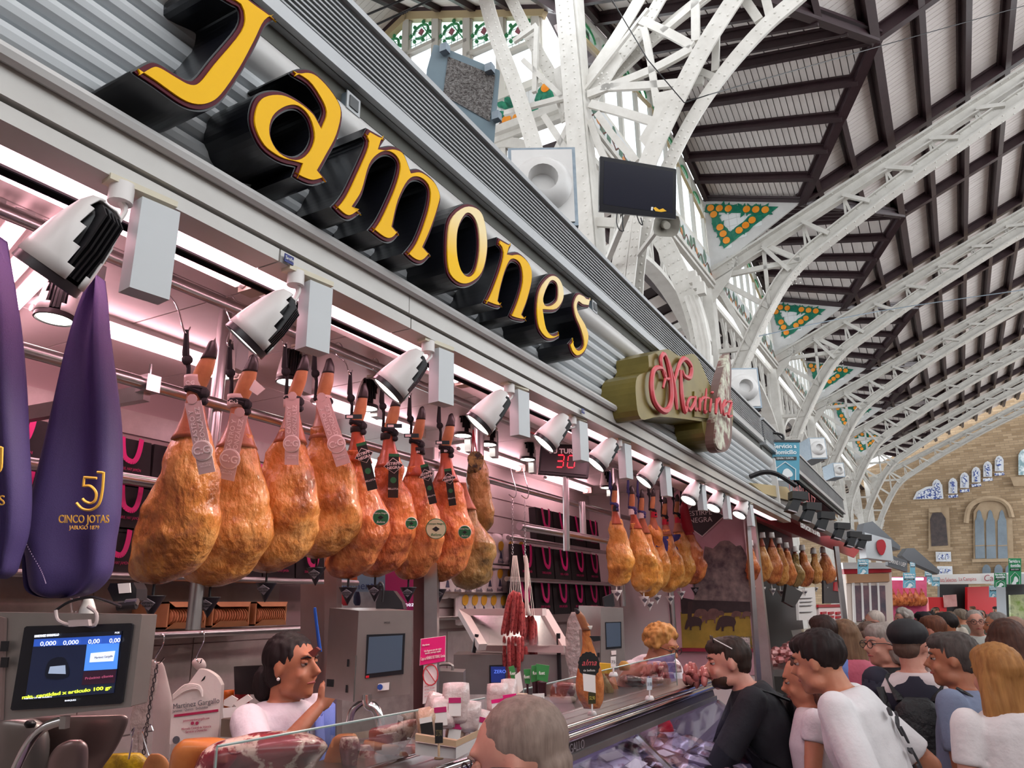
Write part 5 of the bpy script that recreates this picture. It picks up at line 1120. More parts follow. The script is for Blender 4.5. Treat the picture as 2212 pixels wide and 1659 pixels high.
card('header_bar', [(75, 1371), (262, 1363), (261, 1371), (74, 1380)], D1-.013, emis('screen_dark', '#10131f', .5), sc1, .002); card('price_bar', [(74, 1381), (261, 1372), (258, 1389), (72, 1397)], D1-.013, emis('screen_blue', '#24479a', .8), sc1, .002)
card('logo_panel', [(188, 1391), (257, 1388), (252, 1445), (181, 1449)], D1-.013, emis('screen_sky', '#3f74c4', .9), sc1, .002); card('logo_card', [(196, 1411), (248, 1406), (244, 1428), (193, 1431)], D1-.015, emis('screen_white', '#c9d4ea', .8), sc1, .002)
card('next_panel', [(181, 1451), (251, 1446), (247, 1475), (176, 1480)], D1-.013, emis('screen_maroon', '#2a1424', .5), sc1, .002)
card('arch_picture', sm([(100, 1465), (103, 1432), (122, 1420), (142, 1425), (147, 1462)], 4), D1-.013, emis('screen_arch', '#0d1220', .4), sc1, .002); card('arch_light', [(104, 1455), (108, 1440), (140, 1437), (141, 1456)], D1-.015, emis('screen_arch_light', '#8fa0b8', .5), sc1, .002)
M_txw = emis('screen_text_white', '#dfe6f5', .9); M_txy = emis('screen_text_yellow', '#c9e03a', 1.0)
cardtxt('MARTINEZ GARGALLO', 101, 1373, D1-.017, 6, M_txw, sc1, 50, .05, bold=.0004)
for s, x, w in (('0,000', 104, 32), ('0,000', 153, 31), ('0,00', 203, 23), ('0,00', 248, 22)): cardtxt(s, x, 1390-x*.045+5, D1-.017, 12, M_txw, sc1, w, .05)
cardtxt('POS', 253, 1367, D1-.017, 5, M_txw, sc1, 9, .05); cardtxt('Martinez Gargallo', 224, 1419, D1-.018, 6, emis('screen_ink', '#20283c', .3), sc1, 37, .08); cardtxt('Próximo cliente', 214, 1463, D1-.017, 7, emis('screen_rose', '#a04a68', .6), sc1, 56, .08)
cardtxt('min. cantidad x articulo 100 gr', 144, 1496, D1-.017, 9, M_txy, sc1, 178, .09, bold=.0003); cardtxt('martes, 24 de octubre', 82, 1507, D1-.017, 4, M_txw, sc1, 55, .05); cardtxt('BARQUES', 152, 1513, D1-.017, 4, M_txw, sc1, 22, .05)
card('side_panel', [(-40, 1322), (10, 1335), (2, 1556), (-40, 1562)], D1-.012, M_st3, sc1, .01)
for y in (1385, 1420): card('side_port', [(2, y), (17, y), (14, y+22), (0, y+22)], D1-.02, M_black, sc1, .006)
pr = thing('label_printer', PH(262, 1300, 2.0), 'small black printer with a white sticker above the blue screen', 'printer'); g = G(); g.prism([PH(x, y, 2.02) for x, y in [(238, 1260), (288, 1258), (295, 1272), (294, 1296), (245, 1299), (232, 1272)]], FH*.06); g.obj('case', M_black, pr); card('sticker', [(254, 1261), (280, 1259), (282, 1280), (257, 1282)], 2.01, M_tagt, pr, .004); pipx('roller', [(255, 1310), (295, 1306)], 2.0, .012, M_black, pr); pipx('roller', [(272, 1302), (298, 1300)], 2.0, .009, M_steel, pr)
cb_ = thing('webcam', PH(190, 1330, 1.86), 'little white camera and grey cables resting on the left scale', 'camera'); lumpx('camera_head', [(1288, 182, 197), (1300, 180, 202), (1320, 172, 206), (1335, 170, 204), (1340, 176, 198)], 1.86, M_lw, cb_, 1, 14, 0); pipx('cable', [(120, 1318), (125, 1340), (150, 1350), (180, 1348), (205, 1350), (208, 1325), (190, 1310)], 1.87, .0045, mat('cable_grey', '#9a8f8f', .5), cb_); pipx('cable', [(118, 1320), (150, 1300), (195, 1290), (230, 1298), (262, 1310)], 1.9, .0035, M_black, cb_); card('plug', [(147, 1340), (190, 1338), (192, 1352), (148, 1354)], 1.85, mat('cable_grey', '#9a8f8f', .5), cb_, .015)
gc = thing('glass_jar', PH(165, 1325, 1.93), 'clear tumbler standing behind the left scale', 'glass'); lumpx('tumbler', [(1290, 152, 183), (1327, 155, 181)], 1.95, glassm('clear_glass', (.96, .9, .9), .1), gc, 1, 14, 0)
# slicer under the left scale
sl = thing('meat_slicer', PH(130, 1659, 2.0), 'pinkish steel meat slicer under the left scale, cut by the frame', 'slicer')
lumpx('blade_guard', [(1546, 60, 270), (1556, 40, 277), (1580, 30, 270), (1620, 20, 250), (1670, 10, 215), (1720, 0, 190)], 2.05, M_st3, sl, .12, 28, 0); lumpx('motor_cover', [(1598, 150, 175), (1610, 125, 188), (1640, 105, 190), (1700, 95, 185)], 1.96, M_st3, sl, .4, 20, 0)
lumpx('body', [(1553, 0, 70), (1565, -10, 92), (1600, -20, 105), (1660, -30, 100), (1700, -30, 95)], 1.98, M_st2, sl, .5, 20, 0); pipx('handle', [(28, 1675), (60, 1610), (95, 1572), (135, 1557)], 1.9, .011, M_chrome, sl, 12); lumpx('knob', [(1556, 58, 72), (1563, 53, 77), (1572, 57, 74)], 1.92, M_black, sl, 1, 10, .002); card('clamp', [(128, 1548), (142, 1548), (140, 1575), (127, 1575)], 1.89, M_st2, sl, .02)
# plastic bags, chain, hooks
M_wbag = mat('white_plastic_bag', '#ecd9d6', .35, bump=(14, .3, .01)); M_clear = glassm('clear_film', (1, .93, .93), .16, .25)
wb_ = thing('carrier_bags', PH(425, 1600, 3.0), 'stack of white printed carrier bags hung on a hook, magenta stripe', 'bag'); DB = 3.0
card('bag_stack', sm([(430, 1445, 1), (392, 1495), (371, 1512, 1), (366, 1608, 1), (420, 1604), (470, 1594, 1), (474, 1560), (478, 1480, 1), (468, 1462), (447, 1448)], 3), DB, M_wbag, wb_, .03)
for q in range(5): pipx('fold', [(374, 1510-q*2), (400, 1492-q*3), (428, 1488-q*2), (437, 1505-q*3)], DB-.012, .004, M_wbag, wb_, 6)
lumpx('knot', [(1422, 422, 436), (1430, 415, 444), (1440, 418, 446), (1448, 426, 440)], DB-.005, M_wbag, wb_, .6, 12, .004); card('slot', sm([(434, 1472), (443, 1460), (441, 1468)], 3), DB-.008, M_black, wb_, .003)
card('stripe', [(376, 1544), (471, 1532), (471, 1537), (376, 1549)], DB-.004, mat('magenta_print2', '#b81f50', .5), wb_, .003); M_ink = mat('grey_ink', '#5e5a62', .5); M_inkm = mat('magenta_ink', '#b03058', .5)
cardtxt('Martinez Gargallo', 424, 1520, DB-.006, 14, M_ink, wb_, 92, .11); cardtxt('Jamones · Quesos · Embutidos', 411, 1532, DB-.006, 7, M_ink, wb_, 70, .1)
for s, y, w in (('jamonesmartinezgargallo.com', 1554, 52), ('Mercado Central de Valencia', 1572, 58), ('Servicio a Domicilio', 1579, 42)): cardtxt(s, 424, y, DB-.006, 6, M_inkm, wb_, w, .08)
for x in (416, 426): g = G(); c = PH(x, 1562, DB-.004); g.tube([c, c-FH*.003], .006, 12); g.obj('round_icon', M_inkm, wb_)
c = PH(381, 1598, DB-.004); g = G(); g.tube([c, c-FH*.003], .013, 12); g.obj('round_icon', M_ink, wb_)
w2 = thing('plastic_bag_roll', PH(345, 1620, 2.9), 'long white plastic bags hanging beside the chain', 'bag'); lumpx('film', [(1430, 338, 348), (1450, 335, 358), (1500, 332, 368), (1560, 330, 372), (1620, 325, 366), (1640, 325, 362)], 2.95, M_wbag, w2, .3, 16, .01)
w3_ = thing('film_bags', PH(310, 1500, 2.8), 'crumpled clear plastic film hanging right of the blue screen', 'bag'); lumpx('film', [(1425, 298, 332), (1450, 288, 340), (1490, 290, 338), (1530, 285, 325), (1600, 280, 318), (1640, 284, 310)], 2.75, mat('crumpled_film', '#d8c2be', .2, bump=(35, 1, .02), alpha=.55), w3_, .4, 22, .02, 3)
ch = thing('chain', PH(340, 1440, 2.6), 'dark iron chain hanging in front of the white plastic bags', 'chain')
for i in range(20):
    x, y = 339-31*i/20-2*math.sin(i*.2), 1440+9.7*i; c = PH(x, y, 2.62); g = G(); a_ = Z*.95-RH*.15; b2 = RH if i % 2 else FH; g.tube([c+a_*.009*math.sin(q*math.pi/4)+b2*.005*math.cos(q*math.pi/4) for q in range(9)], .0018, 5); g.obj('link', mat('dark_iron', '#3b3034', .5, .5), ch)
for (lab, P, D) in (('bent wire hook over the carrier bags', [(430, 1368), (440, 1366), (440, 1385), (428, 1410), (424, 1424), (432, 1432), (436, 1424)], 3.0), ('bent wire hook over the chain', [(344, 1372), (354, 1372), (352, 1392), (336, 1420), (336, 1432), (345, 1432), (355, 1421)], 2.75), ('wire hook on the yellow bags, left one', [(285, 1590), (290, 1572), (283, 1582), (285, 1600), (278, 1640)], 2.4), ('wire hook on the yellow bags, right one', [(331, 1578), (325, 1566), (312, 1570), (308, 1585), (318, 1620), (322, 1632)], 2.4)):
    t = thing('wire_hook', PH(*P[0], D), lab, 'hook'); pipx('wire', P, D, .0025, M_chrome, t, 6)
yb = thing('snack_bags', PH(280, 1650, 2.3), 'yellow and brown snack bags hanging at the bottom edge', 'bag'); lumpx('yellow_bag', [(1628, 240, 300), (1640, 225, 318), (1660, 215, 330), (1700, 210, 330)], 2.35, mat('yellow_bag', '#d9b020', .4, noi=(14, .3), col2='#8a6a18', bump=(30, .6, .01)), yb, .3, 18, .01); lumpx('brown_bag', [(1628, 325, 345), (1640, 315, 362), (1670, 305, 375), (1700, 300, 380)], 2.3, mat('brown_bag', '#b87a4a', .5, noi=(14, .3), col2='#9a5f38'), yb, .3, 14, .008)
# things beside the first clerk
bx = thing('cash_box', PH(510, 1595, 2.9), 'small steel cash box left of the first clerk', 'box'); card('drawer_front', [(478, 1553), (538, 1556), (540, 1594), (476, 1592)], 2.9, M_st2, bx, .12)
tr = thing('papers', PH(505, 1550, 2.85), 'pile of printed labels and receipts on the steel drawer', 'papers')
for q, col in (([(481, 1530), (518, 1526), (520, 1548), (482, 1551)], '#e6dcda'), ([(484, 1512), (500, 1502), (514, 1510), (500, 1528), (483, 1524)], '#d9cdc8'), ([(503, 1520), (535, 1500), (545, 1510), (515, 1530)], '#ddd0cb')): card('paper', q, 2.86-.01*q[0][0]/500, mat('paper'+col, col, .6), tr, .006)
for (nm, lab, rows, m, D) in (('cup', 'orange cup beside the first clerk', [(1491, 481, 506), (1528, 484, 503)], mat('orange_cup', '#d4661f', .4), 2.93), ('cup', 'red cup holding a marker beside the first clerk', [(1488, 507, 541), (1520, 509, 538)], mat('red_cup', '#b32630', .4), 2.93)):
    t = thing(nm, PH(rows[-1][1], rows[-1][0], D), lab, 'cup'); lumpx('body', rows, D, m, t, 1, 16, 0); t2_ = t
mk = thing('marker_pen', PH(530, 1488, 2.93), 'white marker pen with a red cap in the red cup', 'pen'); lumpx('barrel', [(1468, 525, 534), (1492, 524, 533)], 2.93, M_lw, mk, 1, 10, 0); lumpx('cap', [(1447, 527, 535), (1450, 526, 536), (1469, 525, 535)], 2.93, mat('red_cap', '#cf1f30', .4), mk, 1, 10, 0)
mn = thing('dark_monitor', PH(545, 1470, 3.1), 'dark flat screen behind the first clerk', 'monitor'); card('screen', [(505, 1440), (600, 1436), (600, 1500), (507, 1500)], 3.1, mat('dark_monitor', '#231a1e', .3), mn, .03)
br = thing('blue_brush', PH(685, 1320, 2.9), 'blue handled brush hanging beside the steel pillar', 'brush'); lumpx('handle', [(1312, 678, 683), (1320, 677, 684), (1360, 682, 689), (1395, 686, 694), (1408, 690, 696)], 2.9, mat('blue_plastic', '#2f5fc0', .4), br, .6, 10, 0)
ho = thing('wooden_rack', PH(680, 1405, 2.9), 'small red-brown wooden clip rack behind the clerk', 'rack'); card('clip', [(665, 1410), (682, 1398), (690, 1404), (676, 1420)], 2.9, mat('redwood', '#6a2c26', .5), ho, .03)
# pillars of the rear opening
for (x0, x1, y0, y1, D, lab, m) in ((700, 727, 1180, 1620, 3.3, 'steel pillar behind the first scale terminal, left side', M_st3), (893, 916, 1180, 1560, 3.6, 'dark brown pillar behind the pink notice', mat('brown_pillar', '#5a3a38', .35)), (916, 944, 1180, 1600, 3.55, 'shiny steel pillar carrying the pink notice', M_steel), (649, 700, 1262, 1560, 3.4, 'dull steel pillar right of the cracker boxes', M_st3)):
    t = thing('pillar', PH((x0+x1)/2, y1, D), lab, 'pillar'); card('shaft', [(x0, y0), (x1, y0), (x1, y1), (x0, y1)], D, m, t, .1)
# view through the rear opening
oo = thing('rear_stall_sign', PH(790, 1280, 5.5), 'blue grey fascia of the stall seen through the gap', 'sign'); card('board', [(690, 1190), (915, 1190), (915, 1278), (690, 1278)], 5.6, mat('bluegrey_board', '#6e7f90', .5), oo, .05); cardtxt('condimentos', 770, 1266, 5.58, 22, mat('navy_ink', '#22305c', .5), oo, 110)
card('magenta_panel', [(832, 1232), (893, 1232), (893, 1318), (832, 1318)], 5.3, mat('magenta_panel', '#a01a60', .5), oo, .02); cardtxt('Martinez', 868, 1306, 5.28, 12, M_txw, oo, 50)
card('pale_wall', [(690, 1278), (915, 1278), (915, 1700), (690, 1700)], 5.8, mat('pale_rear_wall', '#b8a8a4', .6, noi=(9, .4), col2='#8f7f7c'), oo, .05)
for i, (x, col) in enumerate(((709, '#33303c'), (728, '#8f8f60'), (745, '#a8202c'), (771, '#1a1c38'), (700, '#b86a3a'), (762, '#c0602e'))):
    t = thing('baseball_cap', PH(x, 1300, 5.2), '%s cap hanging in the stall seen through the gap' % ['dark grey', 'olive', 'red', 'navy', 'orange-brown', 'rust'][i], 'cap', 'caps in the stall behind'); y0 = 1278 if i < 4 else 1232; lumpx('crown', [(y0, x-5, x+5), (y0+10, x-9, x+9), (y0+22, x-8, x+9), (y0+30, x-3, x+6)], 5.2, mat('cap'+col, col, .7), t, .6, 12, .01)
rj = random.Random(2)
for i in range(26):
    x, y = 700+rj.random()*22, 1330+i*7; t = None
jr = thing('goods_shelves', PH(712, 1450, 4.8), 'narrow shelf of mixed jars seen between the pillars', 'shelf')
for j in range(7):
    g = G(); a, b = PH(686, 1340+j*24, 4.8), PH(730, 1340+j*24, 4.8); g.bar(a, b, .2, .01); g.obj('shelf', M_wallp, jr)
    for i in range(4): c = PH(690+i*9, 1336+j*24, 4.75); g = G(); g.tube([c, c+Z*.045], .012, 8); g.obj('jar', mat('jar%d' % ((i+j) % 4), ['#a03828', '#d8c8a0', '#4a7a4a', '#c8a8a0'][(i+j) % 4], .4), jr)
# scale terminals
def terminal(D, side, front, screen, lab, boxes=(), th=.1):
    t = thing('scale_terminal', PH((front[0][0]+front[2][0])/2, front[2][1], D), lab, 'scale terminal')
    f = [PH(x, y, D) for x, y in front]; s_ = [PH(side[0][0], side[0][1], D+.18), PH(side[1][0], side[1][1], D+.18)]
    g = G(); bk = V(s_[0]-f[0]); 
    g.hexa([f[3], f[2], f[2]+bk, s_[1], f[0], f[1], f[1]+bk, s_[0]]); g.obj('housing', M_st2, t)
    card('screen_frame', screen[0], D-.004, mat('terminal_black', '#171a20', .3), t, .003); card('screen', screen[1], D-.006, emis('terminal_screen', '#3b4654', .35), t, .002)
    g = G(); g.bar((f[0]+f[3])/2+Z*.0, f[3], .004, .004); g.obj('seam', M_seam, t); return t
tA = terminal(2.62, [(712, 1313), (701, 1506)], [(775, 1319), (892, 1319), (887, 1499), (764, 1516)], ([(792, 1371), (875, 1368), (871, 1456), (788, 1466)], [(797, 1376), (870, 1372), (867, 1447), (792, 1456)]), 'large steel scale terminal with a dark screen behind the clerk')
card('white_sticker', [(817, 1477), (841, 1474), (840, 1490), (816, 1493)], 2.61, M_tagt, tA, .004); g = G(); c = PH(821, 1484, 2.605); g.tube([c, c-FH*.003], .009, 12); g.obj('round_icon', mat('blue_icon', '#2a4a9a', .5), tA); card('red_label', [(790, 1460), (797, 1459), (797, 1464), (790, 1465)], 2.612, mat('red_cap', '#cf1f30', .4), tA, .003)
for (x, y) in ((706, 1467), (750, 1424), (747, 1480)): card('side_port', [(x, y), (x+15, y+1), (x+14, y+17), (x-1, y+16)], 2.66, M_black, tA, .006)
cardtxt('BARQUES', 836, 1345, 2.614, 5, M_black, tA, 12)
pipx('arm', [(826, 1610), (822, 1560), (810, 1530), (795, 1522), (793, 1500)], 2.62, .016, M_chrome, tA, 12); pipx('arm', [(755, 1560), (762, 1535), (785, 1515)], 2.7, .012, M_chrome, tA, 10)
pb = thing('label_printer', PH(830, 1312, 2.7), 'black printer with a folded cable on the large terminal', 'printer'); g = G(); g.prism([PH(x, y, 2.75) for x, y in [(822, 1275), (850, 1276), (868, 1300), (872, 1316), (812, 1316), (812, 1300)]], FH*.08); g.obj('case', M_black, pb); pipx('cable', [(815, 1270), (822, 1258), (828, 1270), (826, 1300)], 2.72, .004, M_black, pb)
tB = terminal(4.35, [(1250, 1308), (1250, 1440)], [(1298, 1312), (1346, 1313), (1351, 1432), (1297, 1438)], ([(1307, 1344), (1342, 1343), (1343, 1400), (1309, 1403)], [(1309, 1346), (1340, 1345), (1341, 1396), (1311, 1398)]), 'farther steel scale terminal with a dark portrait screen')
card('white_sticker', [(1320, 1406), (1331, 1405), (1331, 1414), (1321, 1415)], 4.34, M_tagt, tB, .004); card('side_port', [(1290, 1410), (1298, 1410), (1298, 1420), (1290, 1420)], 4.36, M_black, tB, .006)
pb = thing('label_printer', PH(1330, 1308, 4.4), 'black printer on the farther terminal', 'printer'); card('case', [(1304, 1290), (1325, 1281), (1328, 1310), (1306, 1312)], 4.45, M_black, pb, .08)
# notice and sheet on the pillar
nt = thing('pink_notice', PH(935, 1407, 3.4), 'bright pink notice asking customers to take a number', 'sign'); card('board', [(910, 1381), (962, 1374), (961, 1428), (907, 1437)], 3.42, mat('hot_pink', '#e81878', .5), nt, .006)
card('edge', [(908.5, 1380), (963, 1373), (962, 1429), (906, 1438)], 3.427, M_tagt, nt, .003)
for s, y, sz, w in (('Martinez', 1393, 5, 15), ('Sólo llegamos para dar mejor', 1404, 5, 36), ('atención y con mayor rapidez', 1409, 5, 32), ('Cojan su NÚMERO DE TURNO. Gracias', 1420, 8, 49)): cardtxt(s, 935 if w > 20 else 920, y, 3.415, sz, M_tagt, nt, w, .13, bold=.0003)
sh = thing('paper_notice', PH(928, 1470, 3.4), 'white paper with a crossed-out hand sign under the pink notice', 'sign'); card('paper', [(915, 1436), (944, 1432), (942, 1512), (913, 1521)], 3.43, M_tagt, sh, .003)
M_rs = mat('red_sign', '#c8303a', .5); c = PH(930, 1458, 3.42); g = G(); g.tube([c+RH*.032*math.cos(q*.4488)+Z*.042*math.sin(q*.4488) for q in range(15)], .0028, 5); g.bar(c-RH*.022+Z*.03, c+RH*.022-Z*.03, .004, .003); g.obj('ban_ring', M_rs, sh); lumpx('hand_print', [(1448, 927, 933), (1458, 922, 938), (1470, 925, 934)], 3.425, M_tagp, sh, .05, 10, 0)
for i in range(8): cardtxt('no tocar' if i % 2 else 'por favor', 922+(i % 2)*12, 1482+i*3.6, 3.42, 4, M_rs, sh, 9, .1)
# SU TURNO display
tu = thing('queue_display', PY(1217, 1030, 2.1), 'black queue number display showing a red 30', 'display'); tp_ = lambda x, y, o=0: PL(x, y, PY(1217, 1000, 2.1)+V((.5, -.85, 0)).normalized()*o, V((.5, -.85, 0)).normalized())
tn = V((.5, -.85, 0)).normalized(); tn = -FH; tp_ = lambda x, y, o=0: PH(x, y, 4.62-o)
g = G(); g.prism([tp_(x, y) for x, y in rr([(1168, 958), (1278, 962), (1271, 1032), (1162, 1022)], .04)], FH*.06); g.obj('casing', M_black, tu); card('panel', [(1172, 963), (1272, 967), (1266, 1026), (1167, 1017)], 4.61, mat('dark_red_panel', '#23141a', .3), tu, .004)
cardtxt('SU TURNO', 1224, 975, 4.6, 15, M_lw, tu, 76, -.03, bold=.0015); M_led = emis('led_red', '#ff1f2e', 3.5)
def seg7(x, y, w, h, segs):
    p = {'a': ((0, 0), (1, 0)), 'b': ((1, 0), (1, .5)), 'c': ((1, .5), (1, 1)), 'd': ((0, 1), (1, 1)), 'e': ((0, .5), (0, 1)), 'f': ((0, 0), (0, .5)), 'g': ((0, .5), (1, .5))}
    for s in segs:
        (x1, y1), (x2, y2) = p[s]; sk = lambda u, v: (x+u*w+(1-v)*3, y+v*h); a, b = sk(x1, y1), sk(x2, y2); A, B = tp_(*a, .016), tp_(*b, .016); dv = (B-A).normalized(); g = G(); g.bar(A+dv*.006, B-dv*.006, .011, .004, FH.cross(dv)); g.obj('led_segment', M_led, tu)
seg7(1201, 983, 15, 26, 'abgcd'); seg7(1225, 984, 15, 26, 'abcdef'); pipx('bracket', [(1222, 1030), (1224, 1190)], 4.66, .02, M_steel, tu)
# end wall: landscape poster
XE = 7.5; EP = lambda x, y, o=0: PX(x, y, XE-o)
we = thing('wall_end', (0, 0, 0), 'end wall of the stall, pinkish panel above and white below', None, kind='structure')
y_r = EP(1622, 1250).y; g = G(); g.slab([V((XE+.01, y_r-.05, 0)), V((XE+.01, YR+.1, 0)), V((XE+.01, YR+.1, 3.2)), V((XE+.01, y_r-.05, 3.2))], V((.08, 0, 0))); g.obj('panel', mat('pinkwhite_panel', '#dcd3d2', .4), we)
g = G(); g.slab([V((XE-.03, y_r+.01, 0)), V((XE-.03, y_r-.1, 0)), V((XE-.03, y_r-.1, 3.2)), V((XE-.03, y_r+.01, 3.2))], V((.1, 0, 0))); g.obj('steel_edge', M_steel, we)
po = thing('landscape_poster', EP(1550, 1400), 'big poster of pigs grazing under a dark oak on yellow grass', 'poster')
def ep(name, px, m, o, k=0, th=.002, **kw):
    q = sm(px, k) if k else px; g = G(); g.prism([EP(x, y, o) for x, y in q], V((th, 0, 0))); return g.obj(name, m, po, **kw)
M_psky = mat('poster_sky', '#d9b2bc', .45, noi=(1.2, .6), col2='#b08088'); M_pgr = mat('poster_grass', '#b8963a', .5, noi=(4, .5), col2='#7a6a24'); M_ptr = mat('poster_oak', '#94807a', .6, noi=(9, .35), col2='#43343a'); M_pig = mat('poster_pig', '#7c5a52', .5, noi=(12, .5), col2='#4e3434'); M_pigd = mat('poster_pig_dark', '#3c2a2a', .5)
yl_ = 3.0
g = G(); g.prism([V((XE-.003, y_r+.01, 1.22+.0)), V((XE-.003, 2.2, 1.24)), V((XE-.003, 2.2, 3.1)), V((XE-.003, y_r+.01, 3.1))], V((.002, 0, 0))); g.obj('sky_print', M_psky, po)
ep('grass_print', [(1470, 1322), (1619, 1318), (1626, 1402), (1474, 1402)], M_pgr, .006)
ep('oak_print', [(1490, 1310), (1500, 1290), (1496, 1262), (1508, 1240), (1506, 1215), (1520, 1205), (1522, 1180), (1540, 1185), (1555, 1170), (1575, 1168), (1590, 1180), (1600, 1178), (1612, 1200), (1619, 1230), (1621, 1312), (1600, 1318), (1550, 1314), (1530, 1322), (1500, 1320)], M_ptr, .008, 2)
ep('oak_print', [(1470, 1290), (1500, 1296), (1620, 1300), (1622, 1322), (1560, 1324), (1472, 1326)], mat('poster_hedge', '#3a2c2e', .6, noi=(14, .5), col2='#241a1c'), .009); ep('trunk_print', [(1486, 1300), (1496, 1300), (1493, 1352), (1485, 1354)], M_pigd, .011)
for (x, y, s, m) in ((1498, 1346, 1.0, M_pigd), (1568, 1346, 1.15, M_pigd), (1513, 1326, .8, M_pig), (1531, 1333, .9, M_pig), (1540, 1324, .7, M_pig), (1555, 1326, .5, M_pig), (1590, 1328, .6, M_pig), (1612, 1328, .55, M_pig)):
    ep('pig_print', [(x-17*s, y+2*s), (x-12*s, y-10*s), (x, y-14*s), (x+14*s, y-11*s), (x+19*s, y-2*s), (x+16*s, y+6*s), (x+16*s, y+15*s, 1), (x+13*s, y+15*s, 1), (x+12*s, y+6*s), (x-3*s, y+7*s), (x-4*s, y+15*s, 1), (x-8*s, y+15*s, 1), (x-9*s, y+6*s), (x-14*s, y+13*s), (x-19*s, y+13*s)], m, .013+.001*s, 2)
c = EP(1513, 1118, .02); d_ = EP(1550, 1118, .02)
for s_, m, o in ((1, M_lw, .014), (.94, M_tagb, .017)):
    g = G(); g.prism([V((XE-o, c.y, c.z+.19*s_)), V((XE-o, c.y-.24*s_, c.z)), V((XE-o, c.y, c.z-.19*s_)), V((XE-o, c.y+.24*s_, c.z))], V((.002, 0, 0))); g.obj('diamond_print', m, po)
text('ESTIRPE\nNEGRA', .07, M_lw, 'lettering', po, V((XE-.02, c.y, c.z+.01)), V((0, -1, 0)), Z, .0005)
ep('caption_card', [(1587, 1376), (1619, 1377), (1621, 1401), (1588, 1401)], M_tagt, .016); text('DISFRUTA AQUÍ\nDE LA DULCE\nVUELTA DEL\nMERCAT CENTRAL', .026, M_ink, 'lettering', po, EP(1604, 1386, .02), V((0, -1, 0)), Z, .0005)
g = G(); g.bar(EP(1466, 1403, .03), EP(1626, 1405, .03), .05, .03); g.obj('red_skirting', mat('wine_red', '#8f1f38', .4), po)
# ================= racks, sausages, counter and its goods =================
def facing(c): return -FH
def pillow(g, c, xd, yd, w, h, th, n=10, amp=.0, sd=0, pw=.5):
    zd = xd.cross(yd).normalized(); vs = []; 
    for side in (1, -1):
        for j in range(n+1):
            for i in range(n+1):
                u_, v_ = i/n*2-1, j/n*2-1; b = ((1-u_**4)*(1-v_**4))**pw; o = (nz(c+xd*u_*w+yd*v_*h+V((sd, 0, 0)), 14))*amp
                vs.append(c+xd*u_*w/2*(1-.06*abs(v_)**3)+yd*v_*h/2*(1-.05*abs(u_)**3)+zd*side*(th/2*b+(o if b > 0 else 0)))
    fs = []; m = n+1
    for s in (0, 1):
        for j in range(n):
            for i in range(n):
                a = s*m*m+j*m+i; q = (a, a+1, a+m+1, a+m); fs.append(q if s == 0 else q[::-1])
    return g.add(vs, fs)
# crisps
M_crisp = mat('crisp_bag_white', '#e6dedc', .35, bump=(30, .4, .006)); M_yb = mat('crisp_yellow', '#edb93c', .5); M_nv = mat('crisp_navy', '#4d4f66', .5)
first = None; k = 0
for j, (y, xs) in enumerate(((1190, (1052, 1074, 1096, 1118)), (1250, (958, 981, 1004, 1027, 1050, 1072, 1094, 1116)), (1308, (996, 1017, 1037, 1058, 1079, 1098)))):
    for i, x in enumerate(xs):
        c = PY(x, y, 2.9); lb = 'white crisp bag with a yellow patch, %s row, %s from the left' % (('top', 'middle', 'bottom')[j], OR[i])
        if first is None:
            first = thing('crisp_bag', c, lb, 'bag', 'crisp bags on the rack'); fc0 = c; g = G(); xd = V((1, 0, 0)); pillow(g, c, xd, Z, .155, .27, .06, 8, .006); g.obj('packet', M_crisp, first, smooth=2)
            nn = V((0, -1, 0)); g = G(); g.prism([c+nn*.032+V((dx, 0, dz)) for dx, dz in sm([(-.03, .06), (.02, .075), (.05, .05), (.03, .01), (-.01, .0), (-.035, .02)], 3)], nn*.002); g.obj('yellow_print', M_yb, first)
            g = G(); g.prism([c+nn*.03+V((dx, 0, dz)) for dx, dz in ((-.02, -.06), (.03, -.06), (.02, -.02), (.0, .0))], nn*.002); g.obj('boat_print', M_nv, first); text('Bonilla', .035, M_nv, 'lettering', first, c+nn*.031-Z*.085, xd, Z, .0004, shear=.3)
        else: dup(first, c-fc0, lb, None)
for (y, x0, x1, lab) in ((1218, 940, 1135, 'wire shelf under the top row of crisps'), (1282, 940, 1135, 'wire shelf under the middle row of crisps'), (1334, 940, 1135, 'wire shelf under the bottom row of crisps')):
    a, b = PY(x0, y, 2.86), PY(x1, y, 2.86); t = thing('wire_shelf', a, lab, 'shelf', 'wire shelves for crisps'); g = G(); g.bar(V((a.x, 2.84, (a.z+b.z)/2)), V((b.x, 2.84, (a.z+b.z)/2)), .012, .012); g.obj('front_rail', M_steel, t); g = G(); g.slab([V((a.x, 2.85, a.z)), V((b.x, 2.85, a.z)), V((b.x, 2.98, a.z)), V((a.x, 2.98, a.z))], Z*.004); g.obj('shelf_board', M_wallp, t)
